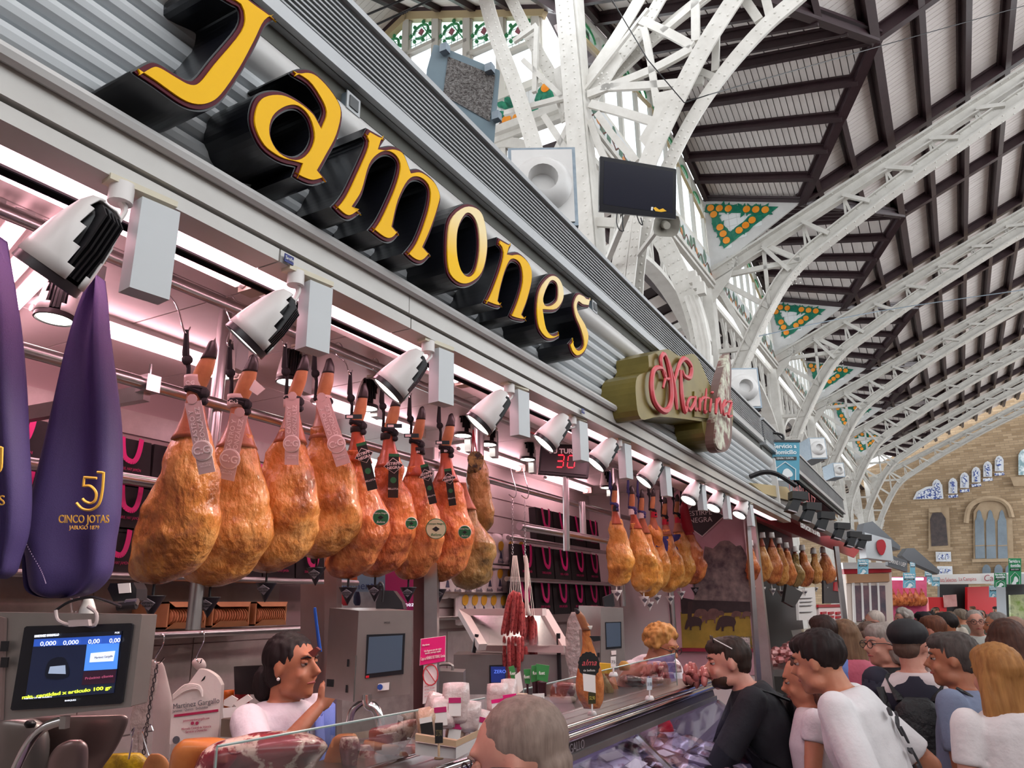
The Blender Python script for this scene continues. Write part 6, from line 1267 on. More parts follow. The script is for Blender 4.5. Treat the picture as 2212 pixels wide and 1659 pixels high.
# chains and sausages
for i, (x, yt, yb2) in enumerate(((1107, 1080, 1200), (1134, 1082, 1205))):
    D = 4.3; t = thing('chain', PH(x, yt, D), 'thin chain holding the %s sausages' % ('long thin', 'short thick')[i], 'chain', 'chains over the sausages'); n = 22
    for q in range(n):
        c = PH(x, yt+(yb2-yt)*q/n, D); b2 = RH if q % 2 else FH; g = G(); g.tube([c+Z*.009*math.sin(w*math.pi/3)+b2*.005*math.cos(w*math.pi/3) for w in range(7)], .0018, 4); g.obj('link', M_steel, t)
    hk = thing('meat_hook', PH(x, yt-60, D), 'open steel hook above the %s sausages' % ('long thin', 'short thick')[i], 'hook'); pipx('wire', [(x-4, yt-70), (x, yt-50), (x+8, yt-20), (x+4, yt-5), (x-8, yt-12)], D, .003, M_chrome, hk, 6)
M_sau = mat('sausage_red', '#b83a40', .4, noi=(60, .3), col2='#7e2028', ramp=[(.56, '#c9605c')], bump=(120, .4, .003)); M_str = mat('cotton_string', '#e8dcd2', .8)
sg_ = 'long thin sausages hanging in the middle'
for i, (xt, yt, xb, yb2) in enumerate(((1101, 1282, 1084, 1372), (1105, 1278, 1090, 1370), (1109, 1275, 1096, 1374), (1113, 1276, 1104, 1368), (1117, 1278, 1111, 1372), (1121, 1279, 1118, 1370), (1125, 1282, 1126, 1374), (1129, 1300, 1131, 1372), (1089, 1374, 1091, 1480), (1099, 1376, 1101, 1490), (1107, 1374, 1108, 1440), (1114, 1374, 1114, 1442), (1121, 1375, 1120, 1455), (1128, 1374, 1127, 1430))):
    D = 4.25+.03*(i % 3); t = thing('sausage', PH(xb, yb2, D), 'thin red cured sausage of the %s tier, %s from the left' % (('upper', i) if i < 8 else ('lower', i-8))[:1]+() if False else 'thin red cured sausage of the %s tier, %s from the left' % (('upper', OR[i]) if i < 8 else ('lower', OR[i-8])), 'sausage', sg_)
    rows = [(yt, xt-1, xt+1)]+[(yt+(yb2-yt)*v, xt+(xb-xt)*v-w_, xt+(xb-xt)*v+w_) for v, w_ in ((.05, 3.4), (.2, 4.3), (.5, 4.6), (.8, 4.4), (.95, 3.2))]+[(yb2, xb-1, xb+1)]
    lumpx('casing', rows, D, M_sau, t, 1, 9, .002, i, 2)
    if i < 8: pipx('string', [(xt, yt), (1112+(xt-1115)*.3, 1200)], D, .0015, M_str, t, 4)
for i, (xt, yt, xb, yb2, w_) in enumerate(((1135, 1333, 1131, 1392, 6), (1143, 1328, 1139, 1388, 6.5), (1150, 1330, 1148, 1400, 6.5), (1156, 1340, 1156, 1394, 5.5), (1136, 1396, 1137, 1440, 7), (1146, 1402, 1148, 1442, 7), (1155, 1398, 1158, 1432, 5.5))):
    D = 4.35+.03*(i % 2); t = thing('sausage', PH(xb, yb2, D), 'thick red cured sausage of the short bundle, %s from the left%s' % (OR[i if i < 4 else i-4], '' if i < 4 else ', lower tier'), 'sausage', 'thick sausages of the short bundle')
    rows = [(yt, xt-2, xt+2)]+[(yt+(yb2-yt)*v, xt+(xb-xt)*v-w_*k_, xt+(xb-xt)*v+w_*k_) for v, k_ in ((.08, .7), (.3, 1), (.7, 1), (.92, .7))]+[(yb2, xb-2, xb+2)]
    lumpx('casing', rows, D, M_sau, t, 1, 10, .003, i+20, 2)
    if i < 4: pipx('string', [(xt, yt), (1136+(xt-1140)*.2, 1205)], D, .0015, M_str, t, 4)
pt_ = thing('string_bundle', PH(1137, 1260, 4.2), 'frayed cotton string bundle over the short sausages', 'string'); lumpx('strings', [(1200, 1130, 1138), (1220, 1132, 1142), (1260, 1134, 1143), (1290, 1133, 1140), (1330, 1134, 1150)], 4.28, M_str, pt_, .5, 10, .008)
# packing machine with its lid
pk = thing('packing_machine', PH(1100, 1490, 4.6), 'grey vacuum packing machine with an open clear lid and blue display', 'machine')
card('body', [(980, 1414), (1225, 1414), (1232, 1500), (978, 1500)], 4.6, M_st2, pk, .35); card('display', [(1057, 1437), (1092, 1436), (1092, 1477), (1057, 1477)], 4.59, M_black, pk, .01); card('screen', [(1060, 1440), (1092, 1440), (1091, 1474), (1061, 1474)], 4.585, emis('zero_blue', '#1c2a66', .6), pk, .004); cardtxt('ZERO', 1080, 1451, 4.578, 9, emis('zero_txt', '#5a78d8', 1), pk, 24)
for a, b in (((998, 1322), (1176, 1322)), ((998, 1322), (1042, 1398)), ((1042, 1398), (1222, 1402)), ((1176, 1322), (1222, 1402))):
    g = G(); P, Q_ = PH(*a, 4.8), PH(*b, 4.5); g.bar(P, Q_, .05, .04); g.obj('lid_frame', mat('lid_white', '#cbbcb8', .4), pk)
g = G(); g.slab([PH(1002, 1328, 4.79), PH(1172, 1328, 4.79), PH(1215, 1396, 4.52), PH(1046, 1394, 4.52)], FH*.006); g.obj('lid_window', M_clear, pk)
for (x0, x1, y0, y1) in ((1030, 1023, 1370, 1410), (1206, 1210, 1368, 1500)): pipx('lid_strut', [(x0, y0), (x1, y1)], 4.55, .012, M_black, pk)
s2 = thing('slicer', PH(960, 1490, 4.0), 'second steel slicer behind the pink notice', 'slicer'); card('carriage', [(943, 1449), (1001, 1452), (1001, 1500), (943, 1500)], 4.1, M_st2, s2, .2); lumpx('blade_guard', [(1462, 945, 965), (1470, 938, 975), (1490, 934, 972), (1520, 930, 970)], 4.0, M_st3, s2, .2, 18, 0); pipx('handle', [(950, 1450), (950, 1436), (975, 1436), (977, 1448)], 4.05, .008, M_st2, s2)
# film hanging beside the far terminal, standing ham
fb = thing('film_bags', PH(1230, 1400, 4.0), 'thin clear bags hanging left of the farther terminal', 'bag'); lumpx('film', [(1322, 1238, 1250), (1345, 1226, 1252), (1380, 1218, 1254), (1420, 1222, 1256), (1470, 1224, 1254), (1500, 1226, 1250)], 4.1, mat('crumpled_film', '#d8c2be'), fb, .4, 18, .02)
D = 2.25; hs2 = thing('cured_ham', PH(1275, 1520, D), 'ham standing hoof-up on the counter with a scalloped black label', 'ham')
lumpx('meat', [(1340, 1252, 1262), (1352, 1256, 1272), (1375, 1256, 1276), (1400, 1256, 1284), (1425, 1253, 1292), (1450, 1250, 1300), (1480, 1246, 1306), (1510, 1250, 1304), (1530, 1260, 1296)], D, M_hamr, hs2, .7, 20, .006); lumpx('trotter', [(1318, 1243, 1252), (1330, 1244, 1262), (1345, 1250, 1268), (1360, 1256, 1274)], D-.01, M_shank, hs2, .8, 12, .003); lumpx('hoof', [(1314, 1240, 1248), (1322, 1242, 1254), (1330, 1246, 1256)], D-.012, M_hoof, hs2, .8, 10, .002)
c = PH(1272, 1436, D-.12); g = G(); N12 = 16; P = [c+RH*(.028+.002*(q % 2))*math.cos(q*math.pi/N12)+Z*(.032+.002*(q % 2))*math.sin(q*math.pi/N12) for q in range(N12*2)]; g.prism(P, -FH*.002); g.obj('round_label', M_tagb, hs2, label='scalloped black label'); text('alma', .022, mat('coral_print', '#e05a60', .5), 'lettering', hs2, c-FH*.004+Z*.005, RH, Z, .0004, shear=.4); text('de bellota', .008, M_tagt, 'lettering', hs2, c-FH*.004-Z*.014, RH, Z, .0004)
card('paper_tag', [(1259, 1455), (1286, 1459), (1287, 1497), (1261, 1492)], D-.125, M_tagt, hs2, .003); cardtxt('JAMON IBERICO', 1273, 1466, D-.105, 4, M_ink, hs2, 22); card('clip', [(1273, 1374), (1296, 1374), (1297, 1384), (1282, 1386)], D-.09, M_black, hs2, .006); lumpx('cord', [(1352, 1252, 1280), (1360, 1251, 1278)], D-.0, M_str, hs2, .9, 12, 0)
# ---- the counter ----
CY0 = 1.09; CZt = lambda x: 1.488-.0125*(x-1.5)
M_dkst = mat('dark_steel_panel', '#5c5256', .35, .6, noi=(3, .5), col2='#483f44'); M_lil = mat('lilac_interior', '#c5b9d6', .45)
ct = thing('display_counter', V((2.5, 1.2, 0)), 'long steel display counter with glass front, full of cured meats', 'counter')
def CW(x, y, z): return V((x, y, CZt(x)+z))
XA, XB = .4, 4.45; YK = 1.42
g = G(); g.slab([CW(XA, CY0, -.02), CW(XB, CY0, -.02), CW(XB, YK, -.02), CW(XA, YK, -.02)], Z*.018); g.obj('worktop', M_steel, ct)
g = G(); g.tube([CW(XA, CY0-.005, -.008), CW(XB, CY0-.005, -.008)], .012, 10); g.tube([CW(XA, CY0-.015, -.035), CW(XB, CY0-.015, -.035)], .014, 10); g.obj('front_edge', M_chrome, ct, smooth=True, kind='stuff')
g = G(); g.slab([CW(XA, CY0, -.05), CW(XB, CY0, -.05), CW(XB, CY0-.01, -.1), CW(XA, CY0-.01, -.1)], V((0, .02, 0))); g.obj('front_panel', M_dkst, ct); text('MARTINEZ GARGALLO', .04, mat('faint_print', '#8a7f84', .4), 'lettering', ct, CW(2.35, CY0-.012, -.07), V((1, 0, -.012)), Z, .0006)
g = G(); g.slab([CW(XA, CY0-.02, -.105), CW(XB, CY0-.02, -.105), CW(XB, CY0+.02, -.105), CW(XA, CY0+.02, -.105)], Z*.02); g.obj('lower_trim', M_st2, ct)
for (x0, x1) in ((.4, 1.7), (1.71, 3.07), (3.08, 4.45)):
    g = G(); g.slab([CW(x0, CY0-.01, -.11), CW(x1, CY0-.01, -.11), V((x1, .76, 1.085)), V((x0, .76, 1.085))], V((0, .006, .004))); g.obj('glass_front', glassm('case_glass', (.96, .96, 1), .05), ct)
for x in (1.705, 3.075, 4.455): g = G(); g.bar(CW(x, CY0-.02, -.11), V((x, .76, 1.085)), .02, .015); g.obj('glazing_bar', M_chrome, ct)
g = G(); g.slab([V((XA, .78, 1.04)), V((XB, .78, 1.04)), V((XB, YK, 1.12)), V((XA, YK, 1.12))], Z*.02); g.obj('display_bed', M_lil, ct)
g = G(); g.slab([V((XA, YK, 1.1)), V((XB, YK, 1.1)), CW(XB, YK, -.03), CW(XA, YK, -.03)], V((0, .02, 0))); g.obj('case_back', M_lil, ct); g = G(); g.bar(V((XA, 1.38, 1.29)), V((XB, 1.38, 1.29)), .06, .02); g.obj('inner_shelf', M_clear, ct)
g = G(); g.box(((XA+XB)/2, 1.1, .53), (XB-XA, .64, .98)); g.obj('base_cabinet', M_dkst, ct); g = G(); g.bar(V((XA, .76, 1.05)), V((XB, .76, 1.05)), .05, .08); g.obj('bumper_rail', M_dkst, ct)
g = G(); g.prism([CW(XB, CY0-.02, -.105), V((XB, .75, 1.085)), V((XB, .75, 0.1)), V((XB, YK, .1)), CW(XB, YK, -.105)], V((.03, 0, 0))); g.obj('end_panel', mat('end_panel_white', '#cfc4cc', .35), ct)
M_led2 = mat('case_light', (.85, .75, 1), .4, emit=7); g = G(); g.bar(CW(XA+.1, CY0+.05, -.1055), CW(XB-.1, CY0+.05, -.1055), .02, .012); g.obj('case_light', M_led2, ct)
# sneeze guard glass standing on the worktop
gg = thing('glass_screen', V((2, 1.5, 1.4)), 'clear glass guard standing on the left half of the counter', 'glass screen'); M_gl = glassm('guard_glass', (.97, 1, .99), -.01)
g = G(); g.slab([CW(1.05, 1.16, 0), CW(2.02, 1.16, 0), CW(2.02, 1.16, .12), CW(1.05, 1.16, .127)], V((0, .006, 0))); g.obj('glass_sheet', M_gl, gg); g = G(); g.tube([CW(1.05, 1.16, 0), CW(1.05, 1.16, .127), CW(2.02, 1.16, .12)], .0025, 5); g.obj('polished_edge', mat('glass_edge', '#9fb5ae', .2), gg)
g2 = thing('glass_screen', V((4, 1.5, 1.36)), 'clear glass guard on the right half of the counter, before the curly-haired clerk', 'glass screen')
g = G(); g.slab([CW(2.27, 1.16, 0), CW(4.0, 1.16, 0), CW(4.0, 1.16, .155), CW(2.27, 1.16, .123)], V((0, .006, 0))); g.obj('glass_sheet', M_gl, g2); g = G(); g.tube([CW(2.27, 1.16, 0), CW(2.27, 1.16, .123), CW(4.0, 1.16, .155), CW(4.0, 1.16, 0)], .0025, 5); g.obj('polished_edge', mat('glass_edge', '#9fb5ae', .2), g2)
# cut hams and meats on the counter
M_cut = mat('cut_ham', '#a03a44', .25, noi=(6, .25), col2='#5a1a26', ramp=[(.48, '#8a2c38'), (.51, '#f0cabc'), (.535, '#f0cabc'), (.56, '#983440')], coat=.5); M_fat = mat('ham_fat', '#d98a4a', .35, noi=(9, .5), col2='#b85f2c', coat=.3); M_pale = mat('pale_fat', '#e3c2b6', .35, noi=(10, .5), col2='#c99a8c'); M_vac = mat('vacuum_film', '#c98a88', .12, noi=(12, .3), col2='#7a3034', ramp=[(.5, '#d9c0bc')], bump=(26, .8, .012), coat=.6)
def meat(lab, parts, D, cat='ham', name='cut_ham', grp=None):
    r0 = parts[0][1]; t = thing(name, PH((r0[-1][1]+r0[-1][2])/2, r0[-1][0], D), lab, cat, grp)
    for j, (pn, rows, m, dd, k_) in enumerate(parts): lumpx(pn, rows, D+dd, m, t, k_, 22, .012 if D < 3 else .016, j*3+rows[0][0], 3)
    return t
yD = lambda x, y, Y: dep(PY(x, y, Y))*1.0
dA = (PY(560, 1620, 1.28)-CAM).dot(FH)
meat('large sliced half ham lying behind the glass, nearest the camera', [('cut_face', [(1583, 545, 640), (1588, 520, 675), (1600, 470, 705), (1618, 440, 716), (1640, 425, 700), (1665, 415, 680), (1690, 400, 670)], M_cut, 0, .5), ('rind', [(1596, 400, 470), (1610, 385, 520), (1640, 370, 470), (1690, 360, 450)], M_fat, .06, .5)], dA)
meat('tan ham half standing right of the large sliced one', [('rind', [(1586, 738, 762), (1595, 722, 768), (1620, 705, 768), (1650, 695, 765), (1690, 690, 760)], M_fat, .05, .6), ('cut_face', [(1592, 742, 765), (1610, 735, 772), (1640, 735, 770), (1690, 740, 770)], M_cut, 0, .6)], dA+.12)
meat('dark ham wedge on top of two others beside the wooden tray', [('cut_face', [(1554, 888, 903), (1562, 850, 903), (1572, 806, 900), (1585, 798, 898), (1600, 800, 890), (1618, 800, 872)], M_cut, 0, .5), ('rind', [(1598, 788, 840), (1606, 786, 870), (1616, 795, 868), (1628, 820, 862)], M_fat, .0, .6)], dA+.24)
meat('dark cut ham lying under the wedge, left one', [('cut_face', [(1608, 770, 812), (1625, 758, 815), (1650, 755, 812), (1690, 755, 810)], M_cut, 0, .6)], dA+.22)
meat('dark cut ham lying under the wedge, right one', [('cut_face', [(1610, 840, 895), (1625, 825, 906), (1650, 822, 905), (1690, 825, 900)], M_cut, 0, .6), ('rind', [(1620, 812, 845), (1650, 808, 842), (1690, 808, 840)], M_fat, .02, .6)], dA+.27)
# wooden tray with packs
wt_ = thing('wooden_tray', PH(960, 1620, 2.5), 'pale wooden tray holding packs of cheese and crackers', 'tray'); M_wd = mat('pale_wood', '#c9a98a', .6, noi=(6, .5), col2='#b3916f', stretch=(1, 1, 6)); 
for nm, q, D, m in (('front_board', [(897, 1586), (985, 1600), (985, 1614), (897, 1601)], 1.9, M_wd), ('lower_board', [(897, 1603), (985, 1616), (985, 1640), (897, 1630)], 1.915, mat('white_tray', '#d2c8c4', .5))): card(nm, q, D, m, wt_, .02)
g = G(); a, b = PH(985, 1600, 1.9), PH(1040, 1575, 2.08); dz = PH(985, 1614, 1.9)-a; g.slab([a, b, b+dz, a+dz], FH*.01); g.obj('side_board', M_wd, wt_); g = G(); g.slab([a+dz*1.1, b+dz*1.1, b+dz*2.8, a+dz*2.8], FH*.012); g.obj('side_lower_board', mat('white_tray', '#d2c8c4'), wt_)
M_pack = mat('film_pack', '#dcbfae', .15, noi=(16, .4), col2='#c79a78', bump=(28, .9, .012), coat=.6); M_pkw = mat('film_pack_white', '#e6d2ce', .15, noi=(16, .4), col2='#c9aaa6', bump=(28, .9, .012), coat=.6)
packs = [(925, 1562, 46, 60, 0), (955, 1540, 50, 60, 1), (985, 1520, 55, 80, 1), (1012, 1548, 50, 60, 1), (985, 1575, 40, 36, 0), (1035, 1560, 40, 50, 1), (940, 1525, 40, 50, 1)]
for i, (x, y, w, h, kd) in enumerate(packs):
    D = 2.03+.015*i; c = PH(x, y, D); t = thing('cheese_pack', c, 'clear pack with %s in the wooden tray, %s' % (('crackers', 'pale cheese')[kd], ['front left', 'behind the front left one', 'tallest at the back', 'right of the tallest', 'front middle', 'rightmost', 'back left'][i]), 'pack', 'packs in the wooden tray')
    g = G(); a_ = (RH+Z*(.3-.15*i)*.5).normalized(); b2 = (Z-a_*Z.dot(a_)).normalized(); pillow(g, c, a_, b2, w*D/F, h*D/F, .055, 9, .011, i, .6); g.obj('film', (M_pack, M_pkw)[kd], t, smooth=2)
    if i in (0, 1, 2, 4, 5):
        cc_ = c-FH*.036+b2*(.0 if i else .0); g = G(); ww_ = 12*D/F; g.slab([cc_-a_*ww_-b2*ww_*1.6, cc_+a_*ww_-b2*ww_*1.6, cc_+a_*ww_+b2*ww_*1.2, cc_-a_*ww_+b2*ww_*1.2], -FH*.002); g.obj('label', M_tagb if i == 0 else M_tagt, t); g = G(); g.slab([cc_-a_*ww_+b2*ww_*.4-FH*.002, cc_+a_*ww_+b2*ww_*.4-FH*.002, cc_+a_*ww_+b2*ww_*1.2-FH*.002, cc_-a_*ww_+b2*ww_*1.2-FH*.002], -FH*.002); g.obj('label_head', M_magp if i else M_tagt, t)
def pricecard(x, y, w, h, D, m, tm, s, lab, stick=True, base=None):
    t = thing('price_sign', PH(x, y+h, D), lab, 'price sign'); q = [(x-w/2, y-h/2), (x+w/2, y-h/2-1), (x+w/2, y+h/2-1), (x-w/2, y+h/2)]; card('plate', q, D, m, t, .005); cardtxt(s, x, y, D-.004, h*.36, tm, t, w*.7)
    if stick: pipx('stick', [(x, y+h/2), (x, y+h/2+(base or 28))], D+.003, .003, M_wd if m is M_tagb else M_lw, t, 6); lumpx('foot', [(y+h/2+(base or 28)-3, x-7, x+7), (y+h/2+(base or 28)+3, x-10, x+10), (y+h/2+(base or 28)+6, x-10, x+10)], D, M_wd if m is M_tagb else M_lw, t, 1, 14, 0)
pricecard(948, 1584, 17, 44, 1.83, M_tagb, mat('chalk', '#8a7a52', .6), '27,90', 'tall black price sign on a stick before the wooden tray', base=28)
pricecard(1279, 1508, 16, 26, 2.3, mat('olive_dark', '#3a3518', .5), mat('chalk_y', '#e0d060', .5), '32,90', 'dark price sign reading 32,90 before the standing ham', base=18)
pricecard(1403, 1478, 11, 26, 3.05, mat('pale_blue_card', '#c9d3da', .5), M_ink, '18', 'small pale price sign on a white foot, right part of the counter', base=15)
pricecard(1163, 1510, 26, 22, 2.12, M_tagt, M_ink, 'DELICIAS', 'white price sign in front of the green packets', base=12); pricecard(1325, 1430, 11, 22, 2.85, M_tagt, M_ink, '75', 'white price sign behind the cured hams', base=14)
# packs right of the tray
for i, (x, y, w, h, m) in enumerate(((1075, 1510, 44, 60, M_pkw), (1100, 1500, 34, 60, M_pkw), (1120, 1522, 40, 44, M_pack), (1086, 1535, 50, 40, M_pack))):
    D = 2.15; c = PH(x, y, D+i*.02); t = thing('snack_pack', c, 'clear snack pack with a pink band beside the green packets, %s' % ['back left', 'back right', 'front right', 'front left'][i], 'pack', 'snack packs with pink bands'); g = G(); pillow(g, c, RH, Z, w*D/F, h*D/F, .045, 9, .009, i+9, .6); g.obj('film', m, t, smooth=2); card('label', [(x-14, y+2), (x+15, y-2), (x+15, y+6), (x-13, y+10)], D-.036, mat('hot_pink', '#e81878'), t, .003); card('label_lower', [(x-13, y+10), (x+15, y+6), (x+14, y+22), (x-12, y+26)], D-.035, M_tagt, t, .003)
for i, (q, lab) in enumerate((([(1098, 1441), (1110, 1438), (1117, 1468), (1106, 1474)], 'leftmost'), ([(1131, 1446), (1146, 1445), (1145, 1478), (1134, 1476)], 'second'), ([(1148, 1438), (1170, 1436), (1166, 1470), (1147, 1474)], 'third'), ([(1158, 1434), (1187, 1438), (1183, 1474), (1160, 1468)], 'largest'), ([(1112, 1460), (1124, 1450), (1130, 1490), (1118, 1500)], 'white, in the middle'))):
    t = thing('herb_packet', PH(*q[2], 2.3), 'green packet standing over dark sausages, %s' % lab, 'pack', 'green packets on the counter'); card('packet_head', q, 2.3-.02*i, mat('packet_green', '#3f8a48', .4) if i < 4 else M_tagt, t, .01); 
    if i < 4: cardtxt('fuet', (q[0][0]+q[2][0])/2, (q[0][1]+q[2][1])/2, 2.29-.02*i, 9, M_tagt, t, 12, bold=.0003); lumpx('dark_sausage', [(q[2][1]-2, q[3][0]+1, q[2][0]-1), (q[2][1]+14, q[3][0]+2, q[2][0]-2), (q[2][1]+30, q[3][0]+3, q[2][0]-2)], 2.31-.02*i, mat('dark_sausage', '#4a1c24', .3, noi=(20, .4), col2='#2e1016'), t, .8, 10, .003)
# pieces along the right half
dB = lambda x: (PY(x, 1500, 1.29)-CAM).dot(FH)
for lab, parts, x in (
 ('vacuum-packed ham block, upper of two by the glass edge', [('block', [(1474, 1198, 1232), (1480, 1190, 1243), (1500, 1190, 1246), (1513, 1195, 1245)], M_cut, 0, .6), ('fat_edge', [(1503, 1186, 1240), (1512, 1188, 1244), (1519, 1194, 1240)], M_pale, -.005, .6)], 1215),
 ('vacuum-packed ham block, lower of two by the glass edge', [('block', [(1516, 1200, 1238), (1522, 1194, 1245), (1545, 1194, 1246), (1560, 1200, 1242)], M_cut, 0, .6), ('fat_edge', [(1548, 1196, 1240), (1558, 1200, 1246), (1565, 1208, 1240)], M_pale, -.005, .6)], 1215),
 ('pale slab of fat left of the 32,90 sign', [('slab', [(1482, 1243, 1272), (1495, 1243, 1284), (1520, 1246, 1290), (1548, 1250, 1270)], M_pale, 0, .5)], 1262),
 ('pale triangular piece behind the 32,90 sign', [('slab', [(1488, 1265, 1278), (1505, 1262, 1288), (1530, 1256, 1302), (1542, 1262, 1304)], M_pale, .05, .5)], 1285),
 ('brown shoulder ham leaning, first of two', [('meat', [(1448, 1282, 1300), (1470, 1286, 1312), (1500, 1292, 1326), (1530, 1300, 1322)], M_hamd, 0, .6)], 1300),
 ('brown shoulder ham leaning, second of two', [('meat', [(1446, 1308, 1325), (1465, 1308, 1332), (1495, 1318, 1338), (1526, 1322, 1336)], M_hamr, .05, .6)], 1325),
 ('dark plastic-wrapped piece before the long cylinder', [('wrapped', [(1458, 1345, 1365), (1466, 1335, 1385), (1485, 1330, 1392), (1505, 1335, 1385), (1516, 1345, 1370)], mat('dark_film', '#4a2c32', .15, noi=(10, .3), col2='#22161a', bump=(30, .8, .012), coat=.6), 0, .6)], 1360),
 ('long pink cured cylinder lying across the meats', [('meat', [(1428, 1390, 1425), (1434, 1365, 1432), (1446, 1350, 1433), (1458, 1340, 1420), (1464, 1338, 1380)], mat('pink_cylinder', '#c07a66', .3, noi=(8, .5), col2='#8a4a44', coat=.4), .1, .5), ('cut_end', [(1434, 1418, 1432), (1445, 1414, 1434), (1462, 1420, 1432)], M_cut, .05, .7)], 1390),
 ('vacuum-packed red piece left of the white foot sign', [('block', [(1462, 1378, 1396), (1478, 1376, 1400), (1494, 1380, 1398)], M_vac, 0, .6)], 1390),
 ('vacuum-packed red piece right of the white foot sign', [('block', [(1464, 1410, 1432), (1480, 1408, 1436), (1497, 1412, 1434)], M_vac, 0, .6)], 1420),
 ('vacuum-packed pink piece near the glass end', [('block', [(1452, 1432, 1455), (1475, 1430, 1460), (1490, 1434, 1456)], M_vac, 0, .6)], 1445),
 ('pink flat bacon packs on top at the glass end', [('block', [(1430, 1430, 1462), (1438, 1426, 1470), (1452, 1432, 1472)], M_vac, .1, .6)], 1450)):
    meat(lab, parts, dB(x), 'meat', 'cured_meat')
rb = thing('bacon_heap', PH(1500, 1465, 4.2), 'heap of pink trimmed ham bones on the far end of the counter', 'meat', kind='stuff'); g = G(); r_ = random.Random(8)
for i in range(46): x = 1478+r_.random()*48; y = 1442+r_.random()*30; c = PH(x, y, 3.95+r_.random()*.15); g.sph(c, (.024+r_.random()*.016, .017, .012+r_.random()*.01), 7, 5, Matrix.Rotation(r_.random()*3, 3, 'Y'))
g.obj('pieces', mat('pink_pieces', '#c98078', .35, noi=(12, .4), col2='#a04a4a'), rb, smooth=True)
yf = thing('yellow_pack', PH(1300, 1440, 3.4), 'yellow pack and dried flowers behind the leaning shoulders', 'pack'); card('pack', [(1290, 1432), (1322, 1434), (1322, 1455), (1292, 1455)], 3.4, mat('yellow_pack', '#dba82c', .4), yf, .03); lumpx('dried_flowers', [(1428, 1338, 1352), (1438, 1332, 1362), (1448, 1335, 1358)], 3.6, mat('dried_flower', '#a8803a', .8), yf, .8, 14, .02)
# packs inside the lower case
names_ = ['left', 'middle', 'right']
r_ = random.Random(12); k = 0; M_lv = mat('vac_lilac', '#d8c4da', .12, noi=(14, .35), col2='#a86a80', ramp=[(.5, '#e6dce8')], bump=(30, .7, .01), coat=.7)
pos_ = []
for j in range(4):
    for i in range(13):
        x = 2.2+i*.168+.08*(j % 2)+r_.uniform(-.02, .02); y = .87+j*.15+r_.uniform(-.02, .02); z = 1.08+.12*(y-.78)+.03+r_.uniform(0, .02)
        c = V((x, y, z)); a = r_.uniform(-.7, .7); xd = V((math.cos(a), math.sin(a), r_.uniform(-.2, .2))).normalized(); yd = V((-math.sin(a), math.cos(a), .25)).normalized(); yd = (yd-xd*yd.dot(xd)).normalized()
        t = thing('meat_pack', c, 'vacuum meat pack in the lower case, %s row back, %s from the left' % (OR[j], (OR+['thirteenth'])[i]), 'pack', 'vacuum packs in the lower case'); g = G(); pillow(g, c, xd, yd, .16, .12, .035, 7, .01, k, .5); g.obj('film', (M_lv, M_vac, M_lv, mat('vac_dark', '#6a2c3a', .12, noi=(12, .3), col2='#3a141c', bump=(30, .7, .01), coat=.7))[r_.randrange(4)], t, smooth=2); k += 1
        if r_.random() < .4: n_ = xd.cross(yd); g = G(); g.slab([c+xd*.05*u_+yd*.03*v_+n_*.026 for u_, v_ in ((-1, -1), (1, -1), (1, 1), (-1, 1))], n_*.002); g.obj('label', M_tagt, t)
for lab, rows, x, m in (('long dark red cured loin lying in the case', [(1560, 1400, 1420), (1575, 1376, 1420), (1595, 1385, 1418), (1612, 1390, 1412)], 1400, M_vac), ('red printed bag lying on the case shelf', [(1538, 1435, 1448), (1550, 1420, 1446), (1568, 1414, 1454), (1580, 1420, 1456)], 1435, mat('red_bag', '#c81e34', .3, bump=(20, .6, .01))), ('dark netted cured piece near the case end', [(1606, 1480, 1510), (1615, 1474, 1530), (1632, 1478, 1534), (1646, 1500, 1525)], 1500, mat('netted', '#43202c', .4, noi=(60, .2), col2='#1e1016')), ('red pack at the far corner of the case', [(1625, 1538, 1562), (1640, 1530, 1568), (1655, 1545, 1566)], 1550, mat('red_bag', '#c81e34'))):
    t = thing('cured_meat', PH(x, rows[-1][0], 4.0), lab, 'meat'); lumpx('body', rows, (PY(x, rows[0][0], 1.12)-CAM).dot(FH), m, t, .5, 18, .01)
# ================= floor, neighbouring stalls, far wall =================
M_floor = mat('market_floor', '#a89a92', .35, noi=(1.2, .5), col2='#8f827b')
fl_ = thing('floor', (0, 0, 0), 'beige paved market floor between the stalls', None, kind='structure')
g = G(); g.box((25, -4, -.06), (80, 40, .1)); g.obj('paving_base', mat('paving_joint', '#6f655f', .7), fl_)
for i in range(16):
    for j in range(7): g = G(); g.slab([V((3+i*1.0+a, -3.4+j*.7+b, -.01)) for a, b in ((.01, .01), (.99, .01), (.99, .69), (.01, .69))], Z*.012); g.obj('paving_slab', M_floor, fl_)
# unseen roof and opposite stalls added outside the frame to cut the sky light
nr = thing('ceiling_near', (0, 0, 0), 'unseen planked roof continuing over the viewpoint', None, kind='structure'); g = G(); g.slab([NP(-14, -14, 14.5), NP(7.2, -14, 14.5), NP(7.2, 3, 11.2), NP(-14, 3, 11.2)], Z*.1); g.slab([NP(-14, 3, 11.2), NP(7.2, 3, 11.2), NP(5.5, 16, 11.2), NP(-14, 16, 11.2)], Z*.1); g.obj('roof_deck', M_plank, nr)
os_ = thing('wall_opposite', (0, 0, 0), 'unseen front of the opposite stall row beyond the aisle', None, kind='structure'); g = G(); g.box((10, -6.5, 2.2), (56, 2, 4.4)); g.box((-7, 4, 2.5), (1, 22, 5)); g.obj('stall_front', mat('opposite_front', '#8c7f7a', .6), os_)
